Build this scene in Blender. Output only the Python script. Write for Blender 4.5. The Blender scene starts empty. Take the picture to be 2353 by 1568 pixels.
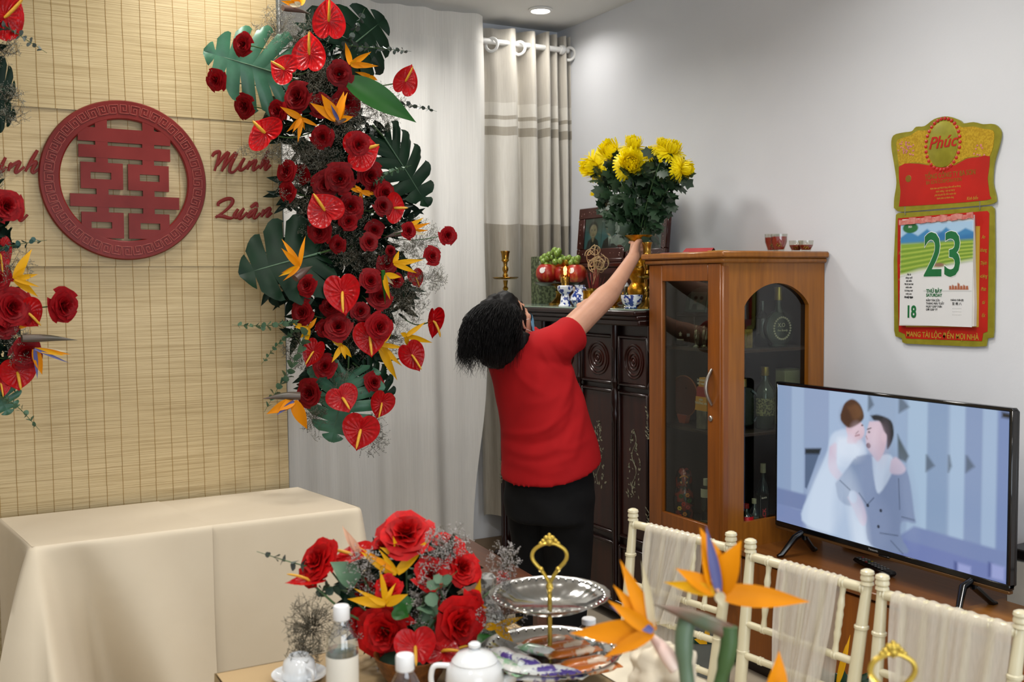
import bpy, bmesh, math, random
import numpy as np
from mathutils import Vector, Matrix, Euler, noise as mnoise

R = math.radians
PI = math.pi
rnd = random.Random(11)
scn = bpy.context.scene
col = scn.collection

# ------------------------------------------------------------------ camera, world, lamps, exposure
F, CX, CY = 2350.0, 1176.5, 784.0
CAM = Vector((0, 0, 1.62))
YAW, PITCH, ROLL = R(29.0), R(3.31), R(0.5)
fw = Vector((math.sin(YAW) * math.cos(PITCH), math.cos(YAW) * math.cos(PITCH), -math.sin(PITCH)))
_r = Vector((math.cos(YAW), -math.sin(YAW), 0))
_u = _r.cross(fw)
rt = _r * math.cos(ROLL) - _u * math.sin(ROLL)
up = _u * math.cos(ROLL) + _r * math.sin(ROLL)
cam = bpy.data.cameras.new('camera')
camo = bpy.data.objects.new('camera', cam)
col.objects.link(camo)
camo.matrix_world = Matrix(((rt.x, up.x, -fw.x, CAM.x), (rt.y, up.y, -fw.y, CAM.y), (rt.z, up.z, -fw.z, CAM.z), (0, 0, 0, 1)))
cam.sensor_width = 36.0
cam.lens = 36.0 * F / 2353.0
cam.clip_start = 0.05
cam.dof.use_dof = True
cam.dof.focus_distance = 4.1
cam.dof.aperture_fstop = 4.5
scn.camera = camo

world = bpy.data.worlds.new('world')
scn.world = world
world.use_nodes = True
world.node_tree.nodes['Background'].inputs[0].default_value = (0.86, 0.93, 1.0, 1)
world.node_tree.nodes['Background'].inputs[1].default_value = 0.35

def disc_lamp(x, y, z, watts, size=0.34, spread=150, colr=(1.0, 0.965, 0.91)):
    l = bpy.data.lights.new('downlight_lamp', 'AREA')
    l.shape = 'DISK'; l.size = size; l.energy = watts; l.color = colr; l.spread = R(spread)
    o = bpy.data.objects.new('downlight_lamp', l)
    o.location = (x, y, z); col.objects.link(o)
    return o

CEIL = 3.12
WX, WY = 3.29, 5.34      # right wall, back wall
LAMPS = [(2.93, 4.93, 3.5, True), (0.98, 3.72, 9, True), (2.45, 2.5, 9, True), (1.45, 2.5, 13, True), (-0.3, 3.0, 9, True), (1.9, 4.35, 18, True),  # last on this line is added to brighten the curtains and the woman
         (0.3, 1.2, 13, True), (1.8, 0.8, 12, True), (1.0, -0.8, 14, True), (-0.8, 0.4, 12, True)]  # those after the television lamp are unseen, placed to light the room
for (lx, ly, w, _) in LAMPS:
    disc_lamp(lx, ly, CEIL - 0.022, w)
# added area light behind the camera; an open house front is assumed
dl = bpy.data.lights.new('added_front_light', 'AREA'); dl.shape = 'RECTANGLE'; dl.size = 3.6; dl.size_y = 2.4; dl.energy = 80; dl.color = (0.84, 0.92, 1.0)
dlo = bpy.data.objects.new('added_front_light', dl); dlo.location = (0.6, -2.3, 1.5); dlo.rotation_euler = (R(90), 0, 0); col.objects.link(dlo)
scn.view_settings.view_transform = 'Standard'
scn.view_settings.look = 'None'
scn.view_settings.exposure = 0.22
scn.view_settings.gamma = 1.0
scn.view_settings.use_curve_mapping = False
scn.cycles.max_bounces = 8
scn.cycles.transparent_max_bounces = 24
scn.cycles.caustics_reflective = False
scn.cycles.caustics_refractive = False

# ------------------------------------------------------------------ pixel of the photograph -> point in the room
def ray(px, py): return fw + rt * ((px - CX) / F) - up * ((py - CY) / F)
def atD(px, py, d): return CAM + ray(px, py) * d
def atX(px, py, X):
    r = ray(px, py); return CAM + r * ((X - CAM.x) / r.x)
def atY(px, py, Y):
    r = ray(px, py); return CAM + r * ((Y - CAM.y) / r.y)
def atZ(px, py, Z):
    r = ray(px, py); return CAM + r * ((Z - CAM.z) / r.z)
def depth(p): return (Vector(p) - CAM).dot(fw)
def pix(p):
    d = Vector(p) - CAM; z = d.dot(fw)
    return (CX + F * d.dot(rt) / z, CY - F * d.dot(up) / z)
def m_px(px, d): return px * d / F      # size in metres of px pixels at depth d

# ------------------------------------------------------------------ materials
def lin(h):
    if not isinstance(h, str): return tuple(h)
    h = h.lstrip('#')
    o = []
    for i in (0, 2, 4):
        c = int(h[i:i + 2], 16) / 255
        o.append(c / 12.92 if c <= 0.04045 else ((c + 0.055) / 1.055) ** 2.4)
    return tuple(o)
_M = {}
def mat(name, c, rough=.5, metal=0, c2=None, ns=9, st=(1, 1, 1), bump=0, bs=60, coat=0, sheen=0, trans=0, spec=.5, emis=None, es=0, det=4, alpha=1, bst=None, sss=0, ccut=None, rseed=False, transl=0):
    if name in _M: return _M[name]
    m = bpy.data.materials.new(name); m.use_nodes = True
    nt = m.node_tree; N = nt.nodes; L = nt.links
    b = N['Principled BSDF']
    c = lin(c)
    c2 = tuple(v * .82 for v in c) if c2 is None else lin(c2)
    tc = N.new('ShaderNodeTexCoord'); mp = N.new('ShaderNodeMapping'); mp.inputs['Scale'].default_value = st
    L.new(tc.outputs['Object'], mp.inputs[0])
    nz = N.new('ShaderNodeTexNoise'); nz.inputs['Scale'].default_value = ns; nz.inputs['Detail'].default_value = det
    L.new(mp.outputs[0], nz.inputs['Vector'])
    rp = N.new('ShaderNodeValToRGB')
    rp.color_ramp.elements[0].position = .3 if ccut is None else ccut[0]; rp.color_ramp.elements[1].position = .7 if ccut is None else ccut[1]
    rp.color_ramp.elements[0].color = (*c, 1); rp.color_ramp.elements[1].color = (*c2, 1)
    L.new(nz.outputs['Fac'], rp.inputs[0])
    out = rp.outputs[0]
    if rseed:                                  # every copy a little lighter or darker
        oi = N.new('ShaderNodeObjectInfo'); hs = N.new('ShaderNodeHueSaturation'); mr = N.new('ShaderNodeMapRange')
        mr.inputs['To Min'].default_value = .72; mr.inputs['To Max'].default_value = 1.22
        L.new(oi.outputs['Random'], mr.inputs[0]); L.new(mr.outputs[0], hs.inputs['Value']); L.new(out, hs.inputs['Color'])
        out = hs.outputs[0]
    L.new(out, b.inputs['Base Color'])
    b.inputs['Roughness'].default_value = rough; b.inputs['Metallic'].default_value = metal
    b.inputs['Coat Weight'].default_value = coat; b.inputs['Coat Roughness'].default_value = .12
    b.inputs['Sheen Weight'].default_value = sheen
    b.inputs['Specular IOR Level'].default_value = spec
    b.inputs['Transmission Weight'].default_value = trans
    b.inputs['Alpha'].default_value = alpha
    b.inputs['Subsurface Weight'].default_value = sss
    if sss: b.inputs['Subsurface Radius'].default_value = (.02, .008, .004)
    if emis is not None:
        b.inputs['Emission Color'].default_value = (*lin(emis), 1); b.inputs['Emission Strength'].default_value = es
    if bump:
        mp2 = N.new('ShaderNodeMapping'); mp2.inputs['Scale'].default_value = bst or st
        L.new(tc.outputs['Object'], mp2.inputs[0])
        n2 = N.new('ShaderNodeTexNoise'); n2.inputs['Scale'].default_value = bs; n2.inputs['Detail'].default_value = 3
        L.new(mp2.outputs[0], n2.inputs['Vector'])
        bp = N.new('ShaderNodeBump'); bp.inputs['Strength'].default_value = bump; bp.inputs['Distance'].default_value = .004
        L.new(n2.outputs['Fac'], bp.inputs['Height']); L.new(bp.outputs[0], b.inputs['Normal'])
    if transl:                                 # thin leaf, petal or cloth that lets some light through
        tl = N.new('ShaderNodeBsdfTranslucent'); mx = N.new('ShaderNodeMixShader'); mx.inputs[0].default_value = transl
        L.new(out, tl.inputs[0]); L.new(b.outputs[0], mx.inputs[1]); L.new(tl.outputs[0], mx.inputs[2])
        L.new(mx.outputs[0], N['Material Output'].inputs[0])
    _M[name] = m
    return m

def glass(name, tint='#ffffff', refl=.12, rough=.02, body=0):
    """thin clear glass: what stands behind stays visible, with a Fresnel mirror on top"""
    if name in _M: return _M[name]
    m = bpy.data.materials.new(name); m.use_nodes = True
    nt = m.node_tree; N = nt.nodes; L = nt.links
    N.remove(N['Principled BSDF'])
    t = N.new('ShaderNodeBsdfTransparent'); t.inputs[0].default_value = (*lin(tint), 1)
    g = N.new('ShaderNodeBsdfGlossy'); g.inputs['Roughness'].default_value = rough
    lw = N.new('ShaderNodeFresnel'); lw.inputs['IOR'].default_value = 1.5
    ad = N.new('ShaderNodeMath'); ad.operation = 'ADD'; ad.inputs[1].default_value = refl - .04; ad.use_clamp = True
    ge = N.new('ShaderNodeNewGeometry'); sb = N.new('ShaderNodeMath'); sb.operation = 'SUBTRACT'; sb.inputs[0].default_value = 1.0
    ml = N.new('ShaderNodeMath'); ml.operation = 'MULTIPLY'
    L.new(ge.outputs['Backfacing'], sb.inputs[1]); L.new(sb.outputs[0], ml.inputs[1])      # only the outer face mirrors
    L.new(lw.outputs[0], ad.inputs[0]); L.new(ad.outputs[0], ml.inputs[0]); ad = ml
    mx = N.new('ShaderNodeMixShader'); L.new(ad.outputs[0], mx.inputs[0]); L.new(t.outputs[0], mx.inputs[1]); L.new(g.outputs[0], mx.inputs[2])
    L.new(mx.outputs[0], N['Material Output'].inputs[0])
    _M[name] = m
    return m

def sheer(name, c, opac=.7, st=(200, 200, 2)):
    if name in _M: return _M[name]
    m = bpy.data.materials.new(name); m.use_nodes = True
    nt = m.node_tree; N = nt.nodes; L = nt.links
    N.remove(N['Principled BSDF'])
    t = N.new('ShaderNodeBsdfTransparent'); d = N.new('ShaderNodeBsdfDiffuse'); tl = N.new('ShaderNodeBsdfTranslucent')
    tc = N.new('ShaderNodeTexCoord'); mp = N.new('ShaderNodeMapping'); mp.inputs['Scale'].default_value = st
    nz = N.new('ShaderNodeTexNoise'); nz.inputs['Scale'].default_value = 1
    L.new(tc.outputs['Object'], mp.inputs[0]); L.new(mp.outputs[0], nz.inputs['Vector'])
    mr = N.new('ShaderNodeMapRange'); mr.inputs['To Min'].default_value = max(0, opac - .12); mr.inputs['To Max'].default_value = min(1, opac + .12)
    L.new(nz.outputs['Fac'], mr.inputs[0])
    for n in (d, tl): n.inputs[0].default_value = (*lin(c), 1)
    m1 = N.new('ShaderNodeMixShader'); m1.inputs[0].default_value = .35; L.new(d.outputs[0], m1.inputs[1]); L.new(tl.outputs[0], m1.inputs[2])
    m2 = N.new('ShaderNodeMixShader'); L.new(mr.outputs[0], m2.inputs[0]); L.new(t.outputs[0], m2.inputs[1]); L.new(m1.outputs[0], m2.inputs[2])
    L.new(m2.outputs[0], N['Material Output'].inputs[0])
    _M[name] = m
    return m

def printed(name, rough=.5, emit=0.0):
    """flat print or picture: colours come from the mesh's own colour attribute"""
    if name in _M: return _M[name]
    m = bpy.data.materials.new(name); m.use_nodes = True
    nt = m.node_tree; N = nt.nodes; L = nt.links; b = N['Principled BSDF']
    a = N.new('ShaderNodeVertexColor'); a.layer_name = 'print'
    if emit:
        b.inputs['Base Color'].default_value = (.01, .01, .012, 1)
        L.new(a.outputs[0], b.inputs['Emission Color']); b.inputs['Emission Strength'].default_value = emit
    else:
        L.new(a.outputs[0], b.inputs['Base Color'])
    b.inputs['Roughness'].default_value = rough
    _M[name] = m
    return m

# ------------------------------------------------------------------ mesh builder and scene-graph helpers
class MB:
    def __init__(s): s.v = []; s.f = []
    def add(s, vs, fs, M=None):
        n = len(s.v)
        if M is not None: vs = [M @ Vector(p) for p in vs]
        s.v.extend([tuple(p) for p in vs]); s.f.extend([tuple(i + n for i in f) for f in fs]); return s
    def box(s, c, sz, b=0.0, M=None):
        hx, hy, hz = sz[0] / 2, sz[1] / 2, sz[2] / 2; c = Vector(c)
        if b <= 0:
            vs = [c + Vector((x * hx, y * hy, z * hz)) for x in (-1, 1) for y in (-1, 1) for z in (-1, 1)]
            return s.add(vs, [(0, 1, 3, 2), (4, 6, 7, 5), (0, 4, 5, 1), (2, 3, 7, 6), (0, 2, 6, 4), (1, 5, 7, 3)], M)
        b = min(b, hx * .9, hy * .9, hz * .9)
        h = (hx, hy, hz); vs = []; idx = {}
        for x in (-1, 1):
            for y in (-1, 1):
                for z in (-1, 1):
                    sg = (x, y, z)
                    for a in range(3):
                        p = [sg[k] * (h[k] if k == a else h[k] - b) for k in range(3)]
                        idx[(sg, a)] = len(vs); vs.append(c + Vector(p))
        fs = []
        for a in range(3):
            o1, o2 = [k for k in range(3) if k != a]
            for sa in (-1, 1):
                q = []
                for s1, s2 in ((-1, -1), (1, -1), (1, 1), (-1, 1)):
                    sg = [0, 0, 0]; sg[a] = sa; sg[o1] = s1; sg[o2] = s2; q.append(idx[(tuple(sg), a)])
                fs.append(q)
            for s1 in (-1, 1):
                for s2 in (-1, 1):
                    g1 = [0, 0, 0]; g2 = [0, 0, 0]; g1[a] = -1; g2[a] = 1
                    for g in (g1, g2): g[o1] = s1; g[o2] = s2
                    fs.append((idx[(tuple(g1), o1)], idx[(tuple(g2), o1)], idx[(tuple(g2), o2)], idx[(tuple(g1), o2)]))
        for x in (-1, 1):
            for y in (-1, 1):
                for z in (-1, 1): fs.append(tuple(idx[((x, y, z), a)] for a in range(3)))
        return s.add(vs, fs, M)
    def tube(s, pts, rad, n=8, cap=True, M=None, flat=1.0):
        pts = [Vector(p) for p in pts]
        if not hasattr(rad, '__len__'): rad = [rad] * len(pts)
        vs = []; fs = []; prev = None
        for i, p in enumerate(pts):
            d = (pts[min(i + 1, len(pts) - 1)] - pts[max(i - 1, 0)])
            d = d.normalized() if d.length > 1e-9 else Vector((0, 0, 1))
            if prev is None:
                a = d.orthogonal().normalized()
            else:
                a = prev - d * prev.dot(d); a = a.normalized() if a.length > 1e-6 else d.orthogonal().normalized()
            prev = a; b = d.cross(a)
            for k in range(n):
                t = 2 * PI * k / n; vs.append(p + (a * math.cos(t) + b * math.sin(t) * flat) * rad[i])
        for i in range(len(pts) - 1):
            for k in range(n):
                fs.append((i * n + k, i * n + (k + 1) % n, (i + 1) * n + (k + 1) % n, (i + 1) * n + k))
        if cap: fs.append(tuple(range(n - 1, -1, -1))); fs.append(tuple((len(pts) - 1) * n + k for k in range(n)))
        return s.add(vs, fs, M)
    def lathe(s, prof, n=24, M=None, cap=True, ripple=None):
        vs = []; fs = []
        for i, (r, z) in enumerate(prof):
            for k in range(n):
                t = 2 * PI * k / n; rr = max(r, 1e-4)
                if ripple: rr = rr * ripple(t, i, r)
                vs.append((rr * math.cos(t), rr * math.sin(t), z))
        for i in range(len(prof) - 1):
            for k in range(n): fs.append((i * n + k, i * n + (k + 1) % n, (i + 1) * n + (k + 1) % n, (i + 1) * n + k))
        if cap:
            if prof[0][0] > 2e-4: fs.append(tuple(range(n - 1, -1, -1)))
            if prof[-1][0] > 2e-4: fs.append(tuple((len(prof) - 1) * n + k for k in range(n)))
        return s.add(vs, fs, M)
    def prism(s, poly, z0, z1, M=None):
        n = len(poly)
        vs = [(x, y, z0) for x, y in poly] + [(x, y, z1) for x, y in poly]
        fs = [tuple(range(n - 1, -1, -1)), tuple(range(n, 2 * n))] + [(i, (i + 1) % n, n + (i + 1) % n, n + i) for i in range(n)]
        return s.add(vs, fs, M)
    def grid(s, fn, nu, nv, closeu=False, M=None):
        vs = [fn(i / (nu if closeu else nu - 1), j / (nv - 1)) for j in range(nv) for i in range(nu)]
        fs = []
        for j in range(nv - 1):
            for i in range(nu if closeu else nu - 1):
                i2 = (i + 1) % nu
                fs.append((j * nu + i, j * nu + i2, (j + 1) * nu + i2, (j + 1) * nu + i))
        return s.add(vs, fs, M)
    def ball(s, c, r, nu=14, nv=9, M=None):
        if not hasattr(r, '__len__'): r = (r, r, r)
        c = Vector(c)
        def fn(u, v):
            t = 2 * PI * u; p = PI * (v * .996 + .002)
            return c + Vector((r[0] * math.sin(p) * math.cos(t), r[1] * math.sin(p) * math.sin(t), -r[2] * math.cos(p)))
        return s.grid(fn, nu, nv, True, M)
    def frame(s, x0, x1, z0, z1, w, t, M=None, b=.003, y=0):
        """a picture-frame of four bars in the local xz plane"""
        s.box(((x0 + x1) / 2, y, z1 - w / 2), (x1 - x0, t, w), b, M); s.box(((x0 + x1) / 2, y, z0 + w / 2), (x1 - x0, t, w), b, M)
        s.box((x0 + w / 2, y, (z0 + z1) / 2), (w, t, z1 - z0 - 2 * w), b, M); s.box((x1 - w / 2, y, (z0 + z1) / 2), (w, t, z1 - z0 - 2 * w), b, M)
        return s
    def mesh(s, name, fix=True, ang=38, cols=None):
        me = bpy.data.meshes.new(name)
        me.from_pydata(s.v, [], s.f)
        if fix:
            bm = bmesh.new(); bm.from_mesh(me); bmesh.ops.recalc_face_normals(bm, faces=bm.faces); bm.to_mesh(me); bm.free()
        me.polygons.foreach_set('use_smooth', [True] * len(me.polygons))
        if ang: me.set_sharp_from_angle(angle=R(ang))
        if cols is not None:
            a = me.color_attributes.new('print', 'FLOAT_COLOR', 'POINT')
            a.data.foreach_set('color', np.asarray(cols, dtype=np.float32).ravel())
        me.update()
        return me
    def build(s, name, m, parent=None, world=False, fix=True, ang=38, cols=None, label=None, kind=None):
        if world and parent is not None:
            Wi = chain(parent).inverted(); s.v = [tuple(Wi @ Vector(p)) for p in s.v]
        return link(name, s.mesh(name, fix, ang, cols), m, parent, label, kind)

def chain(o):
    M = o.matrix_basis.copy(); p = o.parent
    while p is not None: M = p.matrix_basis @ M; p = p.parent
    return M
def link(name, me, m, parent=None, label=None, kind=None, M=None):
    o = bpy.data.objects.new(name, me)
    if m is not None and len(me.materials) == 0: me.materials.append(m)
    col.objects.link(o)
    if parent is not None: o.parent = parent
    if M is not None: o.matrix_basis = M
    if label: o['label'] = label
    if kind: o['kind'] = kind
    return o
def tag(o, label, cat, group=None):
    o['label'] = label; o['category'] = cat
    if group: o['group'] = group
    return o
def T(name, label, cat, loc=(0, 0, 0), rz=0, group=None, M=None):
    o = bpy.data.objects.new(name, None); o.empty_display_size = .05
    if M is not None: o.matrix_basis = M
    else: o.location = loc; o.rotation_euler = (0, 0, rz)
    col.objects.link(o); bpy.context.view_layer.update() if False else None
    if M is None: o.matrix_basis = Matrix.Translation(Vector(loc)) @ Matrix.Rotation(rz, 4, 'Z')
    return tag(o, label, cat, group)
def struct(name, mb, m, **k): 
    o = mb.build(name, m, **k); o['kind'] = 'structure'; return o
_kids = {}
def dup(root, M, label, group=None):
    """copy a thing with its parts and their sub-parts; meshes are shared"""
    r = root.copy(); col.objects.link(r); r.matrix_basis = M; r['label'] = label
    if group: r['group'] = group
    if root not in _kids: _kids[root] = [(c, list(c.children)) for c in root.children]
    for ch, gs in _kids[root]:
        c = ch.copy(); col.objects.link(c); c.parent = r
        for g in gs:
            d = g.copy(); col.objects.link(d); d.parent = c
    return r
def axes(p, x, y, z, s=1.0):
    """matrix from an origin and three axis vectors, uniformly scaled"""
    if not hasattr(s, '__len__'): s = (s, s, s)
    return Matrix(((x[0] * s[0], y[0] * s[1], z[0] * s[2], p[0]), (x[1] * s[0], y[1] * s[1], z[1] * s[2], p[1]), (x[2] * s[0], y[2] * s[1], z[2] * s[2], p[2]), (0, 0, 0, 1)))
def look(p, n, ydir, s=1.0):
    """local +Z along n, local +Y as near to ydir as it goes"""
    z = Vector(n).normalized(); y = Vector(ydir); y = (y - z * y.dot(z)).normalized(); x = y.cross(z)
    return axes(p, x, y, z, s)
def arc(pts, n=8):
    """smooth curve through a few points"""
    P = [Vector(p) for p in pts]
    if len(P) < 3: return [P[0].lerp(P[-1], i / n) for i in range(n + 1)]
    P = [P[0] * 2 - P[1]] + P + [P[-1] * 2 - P[-2]]; o = []
    for i in range(1, len(P) - 2):
        for k in range(n):
            t = k / n; a, b, c, d = P[i - 1:i + 3]
            o.append(.5 * ((2 * b) + (c - a) * t + (2 * a - 5 * b + 4 * c - d) * t * t + (3 * b - a - 3 * c + d) * t ** 3))
    o.append(P[-2]); return o
def text(name, s, size, m, parent, M, ext=.0004, align='CENTER', shear=0, bold=0, sx=1, label=None):
    cu = bpy.data.curves.new(name, 'FONT'); cu.body = s; cu.size = size; cu.extrude = ext; cu.align_x = align; cu.align_y = 'CENTER'; cu.shear = shear; cu.offset = bold
    cu.resolution_u = 3
    cu.materials.append(m)
    o = bpy.data.objects.new(name, cu)
    me = bpy.data.meshes.new_from_object(o); bpy.data.objects.remove(o); bpy.data.curves.remove(cu)
    me.name = name
    o = bpy.data.objects.new(name, me); col.objects.link(o); o.parent = parent
    o.matrix_basis = M @ Matrix.Diagonal((sx, 1, 1, 1))
    if label: o['label'] = label
    return o
# a picture painted by code, shown as the colours of a fine flat grid
class Pic:
    def __init__(s, w, h, bg): s.w, s.h = w, h; s.a = np.zeros((h, w, 3)); s.a[:] = lin(bg); s.X, s.Y = np.meshgrid(np.arange(w) + .5, np.arange(h) + .5)
    def mix(s, k, c): s.a = s.a * (1 - k[..., None]) + np.array(lin(c)) * k[..., None]; return s
    def poly(s, pts, c, soft=1.0, op=1.0):
        n = len(pts); ins = np.zeros((s.h, s.w), bool); dm = np.full((s.h, s.w), 1e9)
        for i in range(n):
            x1, y1 = pts[i]; x2, y2 = pts[(i + 1) % n]
            if y1 != y2:
                cnd = ((y1 > s.Y) != (y2 > s.Y)) & (s.X < (x2 - x1) * (s.Y - y1) / (y2 - y1) + x1); ins ^= cnd
            L2 = (x2 - x1) ** 2 + (y2 - y1) ** 2 + 1e-9
            t = np.clip(((s.X - x1) * (x2 - x1) + (s.Y - y1) * (y2 - y1)) / L2, 0, 1)
            dm = np.minimum(dm, np.hypot(s.X - x1 - t * (x2 - x1), s.Y - y1 - t * (y2 - y1)))
        k = np.clip(np.where(ins, dm, -dm) / soft + .5, 0, 1) * op
        return s.mix(k, c)
    def ell(s, cx, cy, rx, ry, c, soft=1.0, op=1.0, rot=0):
        ca, sa = math.cos(rot), math.sin(rot); x = (s.X - cx) * ca + (s.Y - cy) * sa; y = -(s.X - cx) * sa + (s.Y - cy) * ca
        d = (1 - np.hypot(x / rx, y / ry)) * min(rx, ry)
        return s.mix(np.clip(d / soft + .5, 0, 1) * op, c)
    def line(s, pts, wd, c, soft=1.0, op=1.0):
        dm = np.full((s.h, s.w), 1e9)
        for (x1, y1), (x2, y2) in zip(pts, pts[1:]):
            L2 = (x2 - x1) ** 2 + (y2 - y1) ** 2 + 1e-9
            t = np.clip(((s.X - x1) * (x2 - x1) + (s.Y - y1) * (y2 - y1)) / L2, 0, 1)
            dm = np.minimum(dm, np.hypot(s.X - x1 - t * (x2 - x1), s.Y - y1 - t * (y2 - y1)))
        return s.mix(np.clip((wd / 2 - dm) / soft + .5, 0, 1) * op, c)
    def build(s, name, m, parent, M, W, H, label=None):
        """local x right, y up, centred"""
        w, h = s.w, s.h
        xs = (np.arange(w) / (w - 1) - .5) * W; ys = (.5 - np.arange(h) / (h - 1)) * H
        v = np.zeros((h, w, 3)); v[..., 0] = xs[None, :]; v[..., 1] = ys[:, None]
        i = np.arange(h * w).reshape(h, w)
        f = np.stack([i[1:, :-1], i[1:, 1:], i[:-1, 1:], i[:-1, :-1]], -1).reshape(-1, 4)
        me = bpy.data.meshes.new(name); me.from_pydata(v.reshape(-1, 3).tolist(), [], f.tolist())
        a = me.color_attributes.new('print', 'FLOAT_COLOR', 'POINT')
        c = np.ones((h * w, 4), np.float32); c[:, :3] = s.a.reshape(-1, 3); a.data.foreach_set('color', c.ravel())
        o = link(name, me, m, parent, label); o.matrix_basis = M
        return o
# ------------------------------------------------------------------ the room
m_wall = mat('painted_wall', '#d6d8dc', .75, c2='#cfd1d6', ns=1.6, bump=.06, bs=90)
m_ceil = mat('painted_ceiling', '#d8d8d6', .8, c2='#d0d0cd', ns=1.2, bump=.04, bs=70)
m_floor = mat('floor_tile', '#b9ad9a', .25, c2='#a99c88', ns=3)
m_tilejoint = mat('tile_joint', '#7b7368', .8)
X0, Y0 = -2.2, -2.4
struct('floor', MB().box(((X0 + WX) / 2, (Y0 + WY) / 2, -.06), (WX - X0 + .3, WY - Y0 + .3, .1)), m_tilejoint)
fl = bpy.data.objects['floor']
for i in range(7):
    for j in range(13):
        x = X0 + .4 + i * .8; y = Y0 + .3 + j * .6
        MB().box((x, y, -.006), (.795, .595, .012), .002).build('tile', m_floor, fl)
struct('wall_right', MB().box((WX + .05, (Y0 + WY) / 2, CEIL / 2), (.1, WY - Y0 + .2, CEIL)), m_wall)
struct('wall_back', MB().box(((X0 + WX) / 2, WY + .05, CEIL / 2), (WX - X0, .1, CEIL)), m_wall)
struct('wall_left', MB().box((X0 - .05, (Y0 + WY) / 2, CEIL / 2), (.1, WY - Y0 + .2, CEIL)), m_wall)
struct('ceiling', MB().box(((X0 + WX) / 2, (Y0 + WY) / 2, CEIL + .05), (WX - X0 + .2, WY - Y0 + .2, .1)), m_ceil)
m_base = mat('baseboard_tile', '#8d7a66', .4)
struct('baseboard_right', MB().box((WX - .006, (Y0 + WY) / 2, .05), (.012, WY - Y0, .1), .003), m_base)
struct('baseboard_back', MB().box(((X0 + WX) / 2, WY - .006, .05), (WX - X0 - .02, .012, .1), .003), m_base)

# recessed ceiling lights
m_white = mat('white_plastic', '#e9e9e6', .35)
m_lit = mat('lit_diffuser', '#ffffff', .5, emis='#fff6ea', es=14)
def downlight(x, y, label):
    t = T('downlight', label, 'ceiling light', (x, y, CEIL))
    MB().lathe([(.050, -.001), (.066, -.001), (.067, -.006), (.054, -.014), (.050, -.010)], 32, cap=False).build('trim_ring', m_white, t)
    MB().lathe([(.0001, -.0075), (.052, -.0075), (.052, -.004)], 32).build('diffuser', m_lit, t)
    return t
names = ['small round recessed downlight in the ceiling near the room corner', 'recessed downlight in the ceiling above the bamboo backdrop', 'recessed downlight in the ceiling above the television',
         'unseen recessed downlight in the ceiling above the dining table', 'unseen recessed downlight in the ceiling left of the emblem', 'added unseen downlight in the ceiling before the curtains', 'unseen recessed downlight in the ceiling above the near table end',
         'unseen recessed downlight in the ceiling above the chairs', 'unseen recessed downlight in the ceiling behind the photographer', 'unseen recessed downlight in the ceiling by the left wall']
for (lx, ly, w, vis), nm in zip(LAMPS, names): downlight(lx, ly, nm)

# ------------------------------------------------------------------ curtains
m_sheer = sheer('sheer_voile', '#f8f6f1', .88, (260, 260, 3))
m_sheerhem = sheer('sheer_voile_header', '#f5f3ef', .9, (260, 260, 3))
def wave(x, amp, seed, z, f=1.0):
    return amp * (math.sin(x * 33 * f + seed + .5 * math.sin(x * 9 + seed * 2) + .25 * z) + .55 * math.sin(x * 71 * f + seed * 1.7 + .4 * z) + .5 * math.sin(x * 13 + 1.3 * z))
t = T('sheer_curtain', 'white sheer curtain hanging in soft folds from ceiling to floor behind the garland', 'curtain', (1.2, 5.12, 0))
SY = 5.10
xr = atY(1113, 300, SY).x
def sh(u, v):
    z = .03 + v * (CEIL - .06)
    x = .6 + (xr - .6) * u
    x -= (1 - v) ** 2 * .09 * u + .015 * math.sin(z * 4) * u
    a = .030 * (1 - .3 * v)
    return (x, SY + wave(x, a, 1.0, z, .55), z)
MB().grid(sh, 300, 40).build('voile', m_sheer, t, True, fix=False, ang=0)
def shh(u, v):
    z = CEIL - .03 - .145 + v * .145; x = .6 + (xr - .6) * u
    return (x, SY - .006 + wave(x, .0215, 1.0, z, .55), z)
MB().grid(shh, 300, 5).build('header_tape', m_sheerhem, t, True, fix=False, ang=0, label='doubled gathered top hem')

m_cur = mat('satin_curtain', '#c2bcb1', .38, c2='#b7b1a6', ns=140, st=(1, 1, .06), bump=.25, bs=400, sheen=.3, det=2)
m_cur_l = mat('satin_curtain_light_band', '#d3cfc6', .5, c2='#cac5bb', ns=140, st=(1, 1, .06), bump=.25, bs=400)
m_cur_d = mat('satin_curtain_dark_band', '#a59e90', .36, c2='#999183', ns=140, st=(1, 1, .06), bump=.25, bs=400, sheen=.3)
m_rod = mat('white_rod', '#e4e3e0', .3)
t = T('eyelet_curtain', 'pale taupe satin eyelet curtain with shiny bands in the corner', 'curtain', (2.9, 5.24, 0))
BY = 5.215
xa, xb = atY(1105, 300, BY).x, atY(1322, 300, BY).x
zr = atY(1150, 101, BY).z
zt = zr + .085
def bfold(u):   # folds bunch towards the corner
    k = u * 1.0
    ph = 2 * PI * (2.1 * k + 4.6 * k ** 3.2)
    return math.sin(ph + .6), math.cos(ph)
def cz(px, py): return atY(px, py, BY).z
bands = [(.25, cz(1240, 517), m_cur_d), (cz(1240, 517), cz(1240, 317), m_cur_l), (cz(1240, 317), cz(1240, 297), m_cur_d), (cz(1240, 297), cz(1240, 281), m_cur_l),
         (cz(1240, 281), cz(1240, 272), m_cur_d), (cz(1240, 272), cz(1240, 243), m_cur_l), (cz(1240, 243), zt, m_cur)]
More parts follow.
